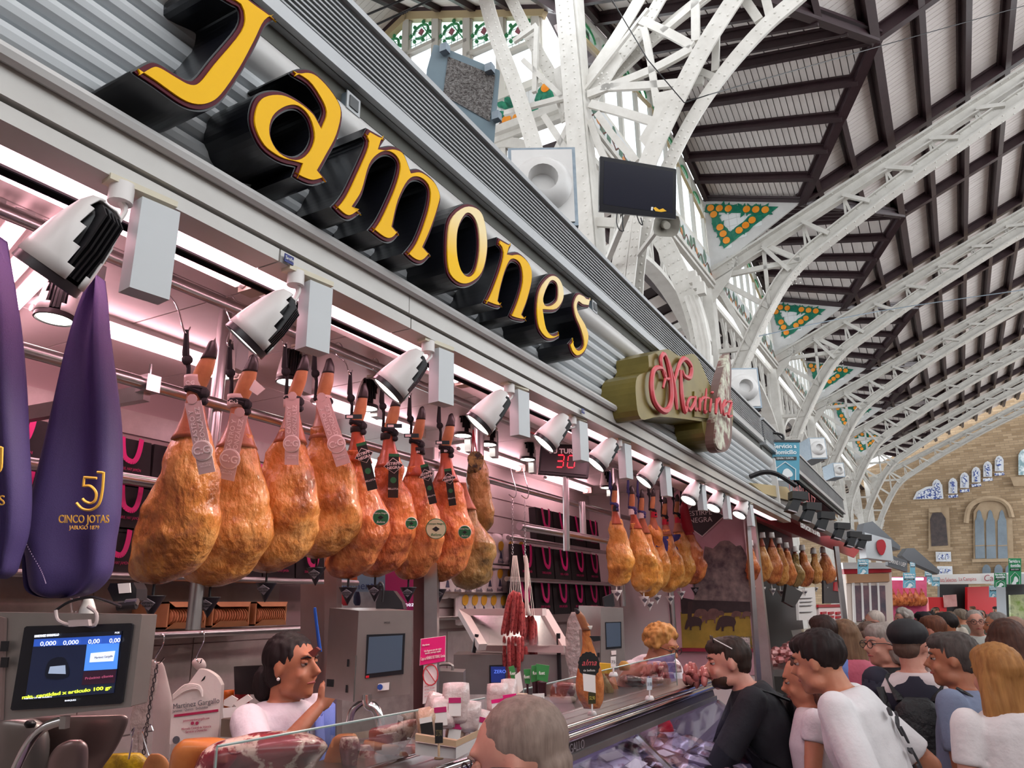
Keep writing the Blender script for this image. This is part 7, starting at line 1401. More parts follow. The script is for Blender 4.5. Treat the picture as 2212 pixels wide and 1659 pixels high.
# far brick wall
M_brick = bpy.data.materials.new('far_brick'); M_brick.use_nodes = True
N_ = M_brick.node_tree.nodes; L_ = M_brick.node_tree.links; p = N_['Principled BSDF']; p.inputs['Roughness'].default_value = .8
tc = N_.new('ShaderNodeTexCoord'); sx_ = N_.new('ShaderNodeSeparateXYZ'); mp = N_.new('ShaderNodeCombineXYZ'); bt_ = N_.new('ShaderNodeTexBrick'); L_.new(tc.outputs['Object'], sx_.inputs[0]); L_.new(sx_.outputs[1], mp.inputs[0]); L_.new(sx_.outputs[2], mp.inputs[1]); L_.new(mp.outputs[0], bt_.inputs[0])
bt_.inputs['Scale'].default_value = 1; bt_.inputs['Brick Width'].default_value = .5; bt_.inputs['Row Height'].default_value = .15; bt_.inputs['Mortar Size'].default_value = .012; bt_.inputs['Color1'].default_value = (*S('#b39a7c'), 1); bt_.inputs['Color2'].default_value = (*S('#92795c'), 1); bt_.inputs['Mortar'].default_value = (*S('#8a7762'), 1); L_.new(bt_.outputs[0], p.inputs[0])
AF = 55.2; fw_ = thing('wall_far', (0, 0, 0), 'tall ochre brick end wall with arched windows and blue tile panels', None, kind='structure')
g = G(); g.prism([NP(AF+.1, 9, 0), NP(AF+.1, -22, 0), NP(AF+.1, -22, 20), NP(AF+.1, -10, 16.2), NP(AF+.1, 9, 8.5)], NV*.5); g.obj('brickwork', M_brick, fw_)
M_stone = mat('pale_stone', '#b39c80', .7, noi=(2, .5), col2='#9c8468'); M_dgl = mat('dim_glass', '#6f7f8c', .15, noi=(.7, .5), col2='#4a5864'); M_blue = mat('blue_tile', '#2d4690', .4, noi=(9, .06), col2='#dfe3ea'); M_wtile = mat('wall_white_tile', '#d8dade', .4)
def fp_(name, px, m, o, par=None, k=0, th=.04): q = sm(px, k) if k else px; g = G(); g.prism([PN(x, y, AF-o) for x, y in q], NV*th); return g.obj(name, m, par or fw_)
def arched(x0, x1, y0, y1): return [(x0, y1), (x0, y0+(x1-x0)*.5), (x0+(x1-x0)*.2, y0+(x1-x0)*.15), ((x0+x1)/2, y0), (x1-(x1-x0)*.2, y0+(x1-x0)*.15), (x1, y0+(x1-x0)*.5), (x1, y1)]
wn = thing('window_far', PN(2145, 1200, AF), 'triple pointed window under a stone arch in the brick wall', 'window', kind='structure')
fp_('stone_surround', [(2103, 1212), (2103, 1105), (2118, 1085), (2143, 1078), (2168, 1083), (2186, 1105), (2190, 1212)], M_stone, .1, wn)
P = [PN(x, y, AF-.2) for x, y in sm([(2087, 1130), (2092, 1100), (2108, 1084), (2133, 1077), (2160, 1080), (2178, 1094), (2186, 1118)], 3, False)]; g = G(); g.tube(P, .16, 6); g.obj('arch_moulding', M_stone, wn)
for i, x in enumerate((2107, 2131, 2156)): fp_('light', [(x, 1207), (x-1, 1125), (x+2, 1120), (x+4, 1106), (x+8, 1101), (x+12, 1106), (x+15, 1118), (x+18, 1124), (x+21, 1206)], M_dgl, .16, wn); fp_('bar', [(x, 1178), (x+20, 1177), (x+20, 1179), (x, 1180)], M_stone, .2, wn)
fp_('sill', [(2100, 1208), (2192, 1206), (2192, 1213), (2100, 1215)], M_stone, .3, wn)
for x in (2122, 2148, 2172): fp_('lower_light', arched(x, x+18, 1219, 1240), M_dgl, .16, wn)
w2 = thing('window_dark', PN(2028, 1180, AF), 'narrow dark leaded window with stone jambs in the brick wall', 'window', kind='structure'); fp_('surround', [(2006, 1186), (2006, 1100), (2050, 1096), (2053, 1182)], M_stone, .1, w2); fp_('pane', [(2012, 1180), (2009, 1122), (2014, 1108), (2034, 1107), (2043, 1120), (2048, 1178)], mat('dark_pane', '#4a3a38', .3, noi=(3, .3), col2='#2c2426'), .16, w2); fp_('sill', [(2002, 1186), (2058, 1182), (2058, 1188), (2006, 1190)], M_stone, .35, w2); fp_('head', [(2006, 1098), (2032, 1096), (2032, 1106), (2008, 1107)], M_stone, .3, w2)
for i, (x, y) in enumerate(((2058, 1052), (2083, 1040), (2108, 1028), (2133, 1016), (2158, 1004), (2023, 1055))):
    t = thing('tile_mural', PN(x, y, AF), 'blue flower tile panel on the brick wall, %s from the left' % (OR[i+1] if i < 5 else OR[0]), 'tile panel', 'blue tile panels'); fp_('ground', arched(x-9, x+10, y-20, y+14), M_wtile, .1, t); fp_('foot', [(x-10, y+18), (x+11, y+16), (x+12, y+22), (x-9, y+24)], M_blue, .1, t)
    fp_('flower', [(x, y-17), (x+3, y-10), (x+6, y-12), (x+4, y-5), (x+7, y), (x+2, y+2), (x+4, y+12), (x-3, y+12), (x-1, y+3), (x-6, y+1), (x-4, y-5), (x-6, y-11), (x-2, y-10)], M_blue, .16, t)
for i, (y0, y1, x) in enumerate(((1192, 1213, 2038), (1223, 1242, 2041))): t = thing('tile_mural', PN(x, y1, AF), 'square blue tile panel under the dark window, %s' % ('upper', 'lower')[i], 'tile panel', 'blue tile panels'); fp_('ground', [(x-17, y0), (x+16, y0), (x+17, y1), (x-16, y1)], M_wtile, .1, t); [fp_('scroll', [(x+s*8-5, (y0+y1)/2), (x+s*8, y0+3), (x+s*8+5, (y0+y1)/2), (x+s*8, y1-3)], M_blue, .16, t) for s in (-1, 0, 1)]
t = thing('tile_mural', PN(1990, 1075, AF), 'long blue tile frieze curling beside the last arch foot', 'tile panel', 'blue tile panels'); fp_('ground', [(1972, 1079), (1980, 1062), (2000, 1052), (2035, 1046), (2038, 1077)], M_wtile, .08, t); fp_('scroll', [(1978, 1078), (1985, 1064), (2005, 1056), (2030, 1052), (2034, 1074)], M_blue, .12, t)
t = thing('window_round', PN(2206, 990, AF), 'bright arched window at the right edge of the brick wall', 'window', kind='structure'); fp_('pane', arched(2200, 2225, 970, 1026), mat('bright_pane', '#e4eef2', .3, noi=(4, .2), col2='#7fa0a8'), .12, t); fp_('sill', [(2182, 1030), (2225, 1030), (2225, 1050), (2190, 1050)], M_stone, .3, t)
# ---- the stall next door ----
DF = lambda x, y, Y: (PY(x, y, Y, .02)-CAM).dot(FH)
def pan(name, px, Y, m, par, th=.03, s=.025): g = G(); g.prism([PY(x, y, Y, s) for x, y in px], V((0, th, 0))); return g.obj(name, m, par)
def ptxt(s, x, y, Y, size, m, par, w=None, bold=0, xd=V((1, -.025, 0)), **k):
    c = PY(x, y, Y, .025); D = dep(c); a, b = PY(x-10, y, Y, .025), PY(x+10, y, Y, .025)
    return text(s, size*D/F, m, 'lettering', par, c, xd, Z, .001, width=w, bold=bold, **k)
s2 = thing('neighbour_stall', V((10, 1.3, 0)), 'neighbouring red and black ham stall with a dark grey fascia', 'stall'); M_fg = mat('fascia_grey', '#6d6f73', .35, .3); M_st2b = mat('stall_black', '#0d090a', .5); M_redi = mat('stall_red', '#b01828', .4)
pan('fascia', [(1632, 1046), (1873, 1158), (1873, 1190), (1642, 1074)], 1.25, M_fg, s2, .1); pan('end_glass', [(1612, 935), (1715, 1003), (1745, 1090), (1630, 1040)], 1.3, mat('bluegrey_glass', '#6c8090', .15, .2), s2, .02); pan('wood_band', [(1622, 1043), (1700, 1052), (1720, 1085), (1650, 1066)], 1.22, mat('wood_band', '#b09a6a', .4), s2, .02)
ptxt('LOS PLACERES DE LA MESA', 1752, 1146, 1.2, 13, M_lw, s2, 1.5, .003); pan('red_underside', [(1606, 1060), (1860, 1185), (1845, 1205), (1618, 1115)], 1.7, M_redi, s2, .02)
g = G(); P = [V((7.75, 1.9, 0)), V((14, 1.8, 0))]; g.slab([P[0], P[1], P[1]+Z*3.1, P[0]+Z*3.1], V((0, .05, 0))); g.obj('back_board', M_st2b, s2); g = G(); g.slab([V((7.75, 1.2, 2.95)), V((14, .9, 2.95)), V((14, 1.9, 2.95)), V((7.75, 1.9, 2.95))], Z*.05); g.obj('ceiling_board', M_redi, s2)
pan('menu_sheet', [(1722, 1272), (1760, 1268), (1765, 1338), (1726, 1340)], 1.7, M_tagt, s2); pan('europe_panel', [(1779, 1254), (1821, 1252), (1823, 1303), (1780, 1304)], 1.7, mat('panel_charcoal', '#2a2426', .5), s2); pan('red_map', [(1803, 1258), (1812, 1256), (1817, 1265), (1815, 1278), (1802, 1276)], 1.68, M_redi, s2); pan('offer_poster', [(1768, 1306), (1824, 1305), (1828, 1340), (1770, 1344)], 1.68, mat('poster_pinkwhite', '#f0d6d2', .5), s2); pan('offer_band', [(1768, 1306), (1824, 1305), (1824, 1311), (1768, 1312)], 1.66, M_redi, s2)
for q in range(6): pan('offer_picture', [(1776+q % 3*16, 1322+q//3*9), (1786+q % 3*16, 1321+q//3*9), (1786+q % 3*16, 1326+q//3*9), (1776+q % 3*16, 1327+q//3*9)], 1.65, M_redi, s2)
for y in (1292, 1300, 1308, 1322): pan('print_line', [(1730, y), (1755, y-1), (1755, y), (1730, y+1.5)], 1.68, M_ink, s2)
pan('leaning_board', [(1700, 1262), (1735, 1280), (1716, 1312), (1694, 1300)], 1.5, M_st2b, s2); card('end_post', [(1612, 1105), (1620, 1105), (1646, 1480), (1636, 1480)], DF(1620, 1200, 1.25), M_steel, s2, .05); card('corner_post', [(1803, 1180), (1812, 1180), (1832, 1345), (1822, 1345)], DF(1815, 1250, 1.1), M_steel, s2, .05)
g = G(); g.slab([V((7.8, 1.1, 1.25)), V((13.5, .8, 1.2)), V((13.5, 1.8, 1.2)), V((7.8, 1.8, 1.25))], -Z*.06); g.slab([V((7.8, 1.1, 1.2)), V((13.5, .8, 1.2)), V((13.5, .8, 0)), V((7.8, 1.1, 0))], V((0, .05, 0))); g.obj('counter_top', M_st2, s2)
g = G(); r_ = random.Random(3)
for i in range(120): g.sph(V((7.9+r_.random()*4, 1.1+r_.random()*.5, 1.27+r_.random()*.1)), (.07, .05, .04), 6, 4)
g.obj('meat_display', mat('red_meats', '#c0404a', .3, noi=(9, .4), col2='#e0a09a'), s2, smooth=True, kind='stuff'); g = G(); g.slab([V((7.9, 1.08, 1.26)), V((13, .85, 1.22)), V((13, .9, 1.55)), V((7.9, 1.13, 1.6))], V((0, .006, 0))); g.obj('glass_guard', M_gl, s2)
M_cow = mat('cow_cone', '#e8e0dc', .5, noi=(20, .06), col2='#1c1618')
for i, (xt, yt, xb, yb, w) in enumerate(((1620, 1145, 1626, 1255, .13), (1646, 1128, 1646, 1258, .15), (1666, 1128, 1668, 1262, .16), (1682, 1140, 1686, 1266, .14), (1697, 1150, 1702, 1268, .14), (1716, 1158, 1720, 1268, .12), (1732, 1155, 1738, 1268, .15), (1756, 1162, 1762, 1262, .12), (1776, 1160, 1784, 1262, .17))):
    D = DF(xt, 1200, 1.3); D = dep(PY(xt, 1200, 1.35)); t = ham(xt, yt, xb, yb, w, D, '%s ham hanging in the neighbouring stall' % ['leftmost', 'second', 'third', 'fourth', 'fifth', 'sixth and darkest', 'seventh', 'eighth', 'rightmost'][i], 'hams of the neighbouring stall', (M_hamr, M_ham)[i % 2] if i != 5 else M_hamd, M_shr, 1.4, False, 14, False, i+90, cone=False, tie=False)
    lumpx('white_band', [(yt+22, xt-5, xt+6), (yt+34, xt-6, xt+8)], D-.03, M_tagt, t, .9, 10, 0); drip(xb, yb, D, t, OR[i]+' neighbouring ham', 1.1, True, 34)
def sgn(lab, q, D, col, txt, ink='#e8eef0', house=True):
    t = thing('hanging_sign', PH((q[0]+q[2])/2, q[3], D), lab, 'sign', 'home delivery signs'); x0, y0, x1, y1 = q; w, h = x1-x0, y1-y0; card('board', [(x0, y0), (x1, y0), (x1, y1), (x0, y1)], D, mat('sign'+col, col, .45), t, .01); ik = mat('signink'+ink, ink, .5)
    cardtxt('Servicio a\ndomicilio', x0+w/2, y0+h*.2, D-.01, h*.16, ik, t, w*.82, bold=.0015*D/8); card('band', [(x0+w*.1, y0+h*.39), (x1-w*.1, y0+h*.39), (x1-w*.1, y0+h*.48), (x0+w*.1, y0+h*.48)], D-.006, M_tagb, t, .003); cardtxt('ESPAÑA Y EUROPA', x0+w/2, y0+h*.435, D-.012, h*.07, ik, t, w*.6)
    if house:
        pipx('house_outline', [(x0+w*.14, y1), (x0+w*.14, y0+h*.72), (x0+w*.5, y0+h*.53), (x1-w*.14, y0+h*.72), (x1-w*.14, y1)], D-.01, w*.018*D/F, ik, t, 5, 1); card('pig_head', sm([(x0+w*.22, y1), (x0+w*.38, y0+h*.88), (x0+w*.45, y0+h*.74), (x0+w*.6, y0+h*.7), (x0+w*.76, y0+h*.82), (x0+w*.74, y0+h*.9), (x0+w*.6, y0+h*.93), (x0+w*.58, y1)], 3), D-.01, ik, t, .004)
    return t
D = DF(1695, 990, 1.1); t = sgn('large sky blue home delivery sign hanging beyond the script sign', (1665, 954, 1727, 1037), D, '#4d9ab4', 1); pipx('bracket', [(1650, 952), (1665, 936), (1690, 940), (1692, 954)], D, .012, M_black, t, 6); g = G(); g.bar(PH(1660, 953, D), PH(1728, 953, D), .02, .02); g.obj('top_bar', M_black, t)
ss = thing('script_sign', PY(1750, 1090, 1.15), 'thin red wire script sign over the dark grey fascia', 'sign'); ptxt('MARI LUZ', 1735, 1068, 1.1, 38, mat('wire_red', '#a84a4a', .5), ss, 1.8, shear=.2)
for i, (x, y, s) in enumerate(((1730, 1080, 1), (1760, 1103, .95), (1790, 1122, .9), (1824, 1144, .8), (1850, 1162, .75), (1872, 1168, .7))):
    D = DF(x, y, .95); t = thing('black_floodlight', PH(x, y, D), 'black box floodlight under the grey fascia, %s from the left' % OR[i], 'floodlight', 'black floodlights'); card('top_plate', [(x-18*s, y-20*s), (x+16*s, y-18*s), (x+16*s, y), (x-18*s, y-4*s)], D, M_tagb, t, .12); card('lamp_body', [(x-16*s, y-4*s), (x+2*s, y-1*s), (x-8*s, y+28*s), (x-28*s, y+22*s)], D+.02, M_black, t, .12)
    card('lens', [(x-26*s, y+20*s), (x-9*s, y+25*s), (x-8*s, y+28*s), (x-28*s, y+22*s)], D+.01, mat('pale_lens', '#b9b0b4', .3), t, .01)
ac_ = thing('canopy_arc', PY(1700, 1030, 1.0), 'thin curved black lamp rail in front of the blue grey glass', 'rail'); pipx('rail', [(1620, 1030), (1650, 1020), (1680, 1025), (1720, 1050)], DF(1680, 1030, 1.0), .02, M_black, ac_)
# third stall: white kiosk with red stripe, pink-lit hams
k3 = thing('white_kiosk', PY(1880, 1340, .6), 'white glazed kiosk with a red striped roof beyond the ham stalls', 'kiosk'); Dk = 15.5
card('front_wall', [(1826, 1225), (1926, 1235), (1936, 1500), (1840, 1500)], Dk, mat('kiosk_cream', '#dccabf', .5), k3, .2); card('red_stripe', [(1822, 1229), (1925, 1229), (1926, 1236), (1824, 1240)], Dk-.05, M_redi, k3, .1); card('roof_edge', [(1820, 1215), (1930, 1215), (1932, 1228), (1822, 1229)], Dk-.08, M_lw, k3, .2); card('wood_panel', [(1828, 1240), (1920, 1238), (1922, 1256), (1830, 1260)], Dk-.04, mat('kiosk_wood', '#b98a66', .5), k3, .05)
for i, x in enumerate((1846, 1864, 1881, 1899)): card('door_pane', [(x, 1265), (x+13, 1265), (x+16, 1342), (x+4, 1342)], Dk-.06, mat('kiosk_glass', '#5a5660', .1, noi=(3, .3), col2='#8c6a70'), k3, .03); card('door_frame', [(x-4, 1259), (x, 1259), (x+4, 1350), (x-1, 1350)], Dk-.07, M_lw, k3, .05)
ws = thing('white_stall_sign', PY(1900, 1200, .7), 'white ribbed stall sign with a red emblem above the kiosk', 'sign'); card('board', [(1868, 1150), (1925, 1166), (1930, 1212), (1872, 1205)], 14.5, M_slat, ws, .3); card('emblem', sm([(1896, 1168), (1908, 1166), (1914, 1180), (1908, 1198), (1900, 1196), (1894, 1182)], 3), 14.45, M_redi, ws, .02); card('dark_board', [(1917, 1196), (1960, 1212), (1960, 1236), (1918, 1222)], 15, M_fg, ws, .1); cardtxt('CARNS I UEP', 1938, 1216, 14.95, 12, M_lw, ws, 36, -.3)
for (q, D, lab) in (((1853, 1208, 1876, 1240), 13, 'small blue home delivery sign left of the white kiosk'), ((1951, 1237, 1978, 1270), 17, 'blue home delivery sign before the pink-lit hams'), ((1966, 1214, 1977, 1238), 22, 'small blue delivery sign high beyond the kiosk'), ((1998, 1234, 2013, 1258), 24, 'small blue delivery sign left of the long white banner'), ((2013, 1247, 2030, 1266), 26, 'tilted little blue delivery sign over the red hall'), ((2137, 1265, 2153, 1290), 24, 'small pale blue delivery sign by the right green signs')): sgn(lab, q, D, '#6fb0c6', 1, house=q[2]-q[0] > 12)
sgn('green home delivery sign, lower of the two at the right', (2148, 1238, 2174, 1268), 14, '#2e8a5a', 1); sgn('green home delivery sign nearest the right edge', (2179, 1206, 2206, 1262), 12, '#2f8f5e', 1)
for i in range(6):
    xt = 1928+i*12.5; D = 18.5; ham(xt, 1262, xt+2, 1310, .085, D, 'orange ham under pink light beyond the kiosk, %s' % OR[i], 'pink-lit hams', M_hamr, M_shr, 1.4, False, 10, False, i+50, cone=False, tie=False)
p3 = thing('pink_stall', PY(1960, 1330, .3), 'stall glowing pink behind the hanging hams', 'stall'); card('back', [(1918, 1246), (2002, 1246), (2002, 1420), (1920, 1420)], 19.5, mat('pink_glow_wall', '#e86a90', .5, noi=(2, .4), col2='#b8305a'), p3, .1); card('ceiling_lamp', [(1925, 1248), (1995, 1248), (1995, 1253), (1925, 1253)], 18.8, mat('pink_lamp', (1, .45, .7), .4, emit=5), p3, .05)
st = thing('stall_canopy', PY(1960, 1240, .5), 'grey rounded canopy roof stepping away beyond the kiosk', 'canopy', kind=None); card('canopy', [(1862, 1150), (1867, 1130), (1885, 1126), (1945, 1180), (1944, 1188), (1880, 1160)], 14.9, M_fg, st, .3); card('canopy', [(1948, 1200), (1960, 1184), (1975, 1184), (2030, 1232), (2028, 1240), (1960, 1210)], 22, M_fg, st, .3)
hall = thing('red_hall', PH(2090, 1330, 34), 'red and white meat stalls closing the aisle at the far end', 'stall')
card('red_wall', [(2090, 1268), (2168, 1266), (2168, 1325), (2090, 1328)], 36, mat('hall_red', '#c8141e', .4), hall, .2); card('red_wall', [(2005, 1290), (2045, 1290), (2045, 1330), (2008, 1330)], 36, mat('hall_red', '#c8141e'), hall, .2); card('dark_wall', [(2030, 1262), (2092, 1262), (2092, 1450), (2030, 1450)], 36.5, M_st2b, hall, .2); card('meat_picture', [(2038, 1286), (2066, 1284), (2068, 1310), (2040, 1312)], 35.9, mat('meat_picture', '#d8a8a0', .5, noi=(1, .4), col2='#b06a68'), hall, .05)
card('white_banner', [(2010, 1242), (2212, 1236), (2212, 1260), (2010, 1262)], 35, mat('banner_white', '#cfcac6', .5), hall, .2); cardtxt('Salats Selectes', 2045, 1253, 34.9, 12, M_redi, hall, 40); cardtxt('La Campina', 2090, 1251, 34.9, 10, M_redi, hall, 36); cardtxt('Carn', 2142, 1249, 34.9, 18, mat('wine_red', '#8f1f38'), hall, 34, shear=.3); card('lower_wall', [(2005, 1325), (2240, 1325), (2240, 1500), (2005, 1500)], 37, mat('hall_lower', '#5a4446', .6, noi=(1, .4), col2='#8a5a58'), hall, .1)
sr = thing('right_stall', PH(2195, 1330, 14), 'grey stall corner with a poster of green leaves at the right edge', 'stall'); card('body', [(2172, 1262), (2240, 1258), (2240, 1420), (2178, 1420)], 15, M_fg, sr, .3); card('leaf_poster', [(2182, 1285), (2212, 1284), (2212, 1340), (2184, 1342)], 14.9, mat('leaf_poster', '#8fb050', .5, noi=(4, .4), col2='#2f5a2c', ramp=[(.5, '#d8e0b0')]), sr, .05); card('canopy', [(2160, 1262), (2190, 1240), (2240, 1238), (2240, 1262)], 14.6, M_slat, sr, .3)
# ================= people =================
TS = bpy.data.scenes.new('scratch')
def remesh(g, vox, smooth=6):
    me = bpy.data.meshes.new('tmp'); me.from_pydata(g.v, [], g.f); o = bpy.data.objects.new('tmp', me); TS.collection.objects.link(o)
    m = o.modifiers.new('r', 'REMESH'); m.mode = 'VOXEL'; m.voxel_size = vox; s = o.modifiers.new('s', 'SMOOTH'); s.iterations = smooth; s.factor = .5
    TS.view_layers[0].update(); dg = TS.view_layers[0].depsgraph; ev = o.evaluated_get(dg); out = bpy.data.meshes.new_from_object(ev); bpy.data.objects.remove(o)
    out.polygons.foreach_set('use_smooth', [True]*len(out.polygons)); return out
SK = {'a': mat('skin_a', '#c98a6c', .5, sss=.0, noi=(18, .6), col2='#b97658'), 'b': mat('skin_b', '#b9785a', .5, noi=(18, .6), col2='#a56548'), 'c': mat('skin_c', '#d29a86', .5, noi=(16, .6), col2='#c07c6a'), 'd': mat('skin_d', '#a86a4c', .5, noi=(18, .6), col2='#945a3e')}
def hairm(c, c2): return mat('hair'+c, c, .62, spec=.3, noi=(55, .5), col2=c2, stretch=(1, 1, .12), bump=(90, .5, .004))
M_eye = mat('eye_white', '#b5a8a2', .3); M_iris = mat('iris_dark', '#2a1c16', .3); M_lip = mat('lip', '#a04a48', .45)
def person(lab, px, py, D, yaw=0, skin='a', hair=('#2a1d1a', '#17100e', 'short'), top=None, bot='#2c3040', sl=.55, pose='stand', hy=0, hp=0, vox=.016, fat=1.0, zs=None, fem=False, glasses=False, arms=None, extra=None, beard=None, lean=0, group='people in the aisle', hairk=1.0, sneck=0, legs=True, long_top=0):
    """px,py head centre in the picture at depth D; yaw 0 faces away from the camera, 90 to the picture's left"""
    hc = PH(px, py, D); t = thing('person', V((hc.x, hc.y, 0)), lab, 'person', group)
    f0 = FH.copy(); yr = math.radians(yaw); fw = Matrix.Rotation(yr, 3, 'Z') @ f0; rt = V((fw.y, -fw.x, 0))
    s = (zs or hc.z/1.605); HIP = .93
    lr = math.radians(lean); hyr = math.radians(hy); hpr = math.radians(hp)
    def bend(p):
        p = V(p)
        if p.z > HIP and lr: q = p-V((0, 0, HIP)); return V((q.x, q.y*math.cos(lr)+q.z*math.sin(lr), HIP+q.z*math.cos(lr)-q.y*math.sin(lr)))
        return p
    hl = bend((0, .03, 1.605)); org = hc-(rt*hl.x+fw*hl.y+Z*hl.z)*s; 
    if not zs: s = hc.z/hl.z; org = hc-(rt*hl.x+fw*hl.y+Z*hl.z)*s
    t.location = V((org.x, org.y, max(0, org.z)))
    Wd = lambda p: org+(rt*p[0]+fw*p[1]+Z*p[2])*s
    B = lambda *p: Wd(bend(p))
    HM = Matrix.Rotation(hyr, 3, 'Z') @ Matrix.Rotation(-hpr, 3, 'X')
    def Hd(x, y, z): q = HM @ V((x, y, z)); return Wd(hl+q)
    hd_f = lambda v: (rt*(HM @ V(v)).x+fw*(HM @ V(v)).y+Z*(HM @ V(v)).z)
    RMx = Matrix((rt, fw, Z)).transposed() @ HM
    k = .92 if fem else 1.0; sw = .175*k*fat**.3
    A = arms or {}
    def arm_pts(sd):
        a = A.get('L' if sd < 0 else 'R'); sh = (sd*sw, 0, 1.44)
        if a: return [B(*sh), Wd(a[0]) if len(a) > 2 else B(*a[0]), Wd(a[1]) if len(a) > 2 else B(*a[1])]
        return [B(*sh), Wd(bend((sd*(sw+.055), -.02, 1.15))+V((0, 0, 0))), Wd(bend((sd*(sw+.05), -.02, 1.15))+V((0, .05, -.24)))]
    def cap(g, p, q, r1, r2, n=10, e=True):
        g.tube([p, mid(p, q, .35), q], [r1*s, (r1*.6+r2*.4)*s*1.04, r2*s], n)
        if e: g.sph(p, r1*s, n, 6); g.sph(q, r2*s, n, 6)
    def torso(g, inf=0.0, z0=.86, z1=1.47):
        T_ = [(.86, .165*k if not fem else .172, .118), (.95, .168 if not fem else .175, .12), (1.08, .15*k*fat, .105*fat), (1.2, .155*k*fat, .11*fat), (1.32, .172*k, .118), (1.41, .17*k, .1), (1.455, .135*k, .085), (1.485, .075, .068), (1.5, .058, .058)]
        rings = []
        for z, w, dd in T_:
            if z < z0-.01: continue
            if z > z1+.02: continue
            c = (w+inf, dd+inf*1.1); rings.append([B(c[0]*math.copysign(abs(math.cos(q*math.pi/9))**.8, math.cos(q*math.pi/9)), c[1]*math.sin(q*math.pi/9)+(.0 if z < 1.4 else -.01), z) for q in range(18)])
        loftr(g, rings)
    g = G(); torso(g)
    nb, nt = B(0, -.005, 1.44), Hd(0, -.036, -.05); cap(g, nb, nt, .056*k, .05*k)
    # head: skull, face wedge, jaw, nose, ears
    g.sph(Hd(0, -.012, .03), (.076*s, .094*s, .088*s), 14, 10, RMx); g.sph(Hd(0, .024, -.035), (.058*s, .068*s, .078*s), 12, 8, RMx); g.sph(Hd(0, .062, -.086), (.03*s, .028*s, .026*s), 8, 6, RMx); [g.sph(Hd(sd*.042, .012, -.07), (.022*s, .036*s, .026*s), 8, 6, RMx) for sd in (-1, 1)]
    g.tube([Hd(0, .082, .02), Hd(0, .112, -.022), Hd(0, .09, -.034)], [.009*s, .016*s, .009*s], 8); g.sph(Hd(0, .078, .04), (.05*s, .014*s, .012*s), 8, 6, RMx)
    for sd in (-1, 1): g.sph(Hd(sd*.077, -.008, -.005), (.009*s, .018*s, .03*s), 8, 6, RMx); g.sph(Hd(sd*.035, .064, -.03), (.024*s, .02*s, .024*s), 8, 6, RMx)
    g.sph(Hd(0, .086, -.056), (.022*s, .009*s, .01*s), 8, 6, RMx)
    ap = {}
    for sd in (-1, 1):
        P = arm_pts(sd); ap[sd] = P; cap(g, P[0], P[1], .05*k, .04*k); cap(g, P[1], P[2], .04*k, .026*k)
        hdv = (P[2]-P[1]).normalized(); a_, b_2 = frame(hdv, fw if abs(hdv.dot(fw)) < .9 else Z); palm = P[2]+hdv*.05*s
        g.sph(palm, (.038*s, .018*s, .05*s), 8, 6, Matrix((a_, b_2, hdv)).transposed())
        for j in range(4):
            o = a_*(-.027+.018*j)*s; L_ = (.062, .072, .068, .052)[j]*s; c0 = palm+hdv*.032*s+o; g.tube([c0, c0+hdv*L_*.5-b_2*.006*s, c0+hdv*L_*.85-b_2*.024*s], [.009*s, .0085*s, .006*s], 6)
        c0 = palm-a_*.03*s-hdv*.02*s; g.tube([c0, c0-a_*.022*s+hdv*.025*s, c0-a_*.02*s+hdv*.052*s-b_2*.01*s], [.012*s, .011*s, .008*s], 6)
    kn = {}
    if legs:
        for sd in (-1, 1):
            kn[sd] = (Wd((sd*.095, 0, .9)), Wd((sd*.1, .02, .49)), Wd((sd*.105, -.01, .09))); cap(g, kn[sd][0], kn[sd][1], .082, .055); cap(g, kn[sd][1], kn[sd][2], .052, .036)
    o = link('body', remesh(g, vox*s, 5), t); o.data.materials.clear(); o.data.materials.append(SK[skin])
    # clothes
    if top:
        g = G(); torso(g, .014, .86, 1.47); 
        if sneck < 3: loftr(g, [[B((.155-.077*j)*math.cos(q*math.pi/8), (.098-.022*j)*math.sin(q*math.pi/8)-.008, 1.43+.058*j) for q in range(16)] for j in (0, 1)])
        if sl > 0:
            for sd in (-1, 1):
                P = ap[sd]; e = mid(P[0], P[1], min(sl, 1)); g.sph(P[0], .066*k*s, 10, 7); g.tube([P[0], mid(P[0], e, .5), e], [.067*k*s, .066*k*s, .064*k*s if sl <= 1 else .05*s], 12)
                if sl > 1: e2 = mid(P[1], P[2], sl-1); g.sph(P[1], .052*s, 10, 6); g.tube([P[1], e2], [.052*s, .04*s], 12)
        o = link('shirt', remesh(g, vox*s, 4), t); o.data.materials.clear(); o.data.materials.append(mat('cloth'+top, top, .75, noi=(7, .5), col2=tuple(x*.86 for x in S(top)), bump=(9, .5, .03)))
    if legs:
        g = G(); rings = [[B((w)*math.cos(q*math.pi/8), dd*math.sin(q*math.pi/8), z) for q in range(16)] for z, w, dd in ((.82, .165, .115), (.9, .18, .13), (.98, .172*fat**.5, .124*fat**.5))]; loftr(g, rings)
        for sd in (-1, 1): a, b, c = kn[sd]; g.tube([a, b, c], [.098*s, .07*s, .055*s], 12)
        o = link('trousers', remesh(g, vox*s*1.2, 3), t); o.data.materials.clear(); o.data.materials.append(mat('trouser'+bot, bot, .8, noi=(6, .5), col2=tuple(x*.8 for x in S(bot))))
        for sd in (-1, 1): g = G(); c = kn[sd][2]; g.sph(V((c.x, c.y, .045))+fw*.05*s, (.045, .13, .045), 10, 6, Matrix((rt, fw, Z)).transposed()); g.obj('shoe', M_black, t, smooth=True)
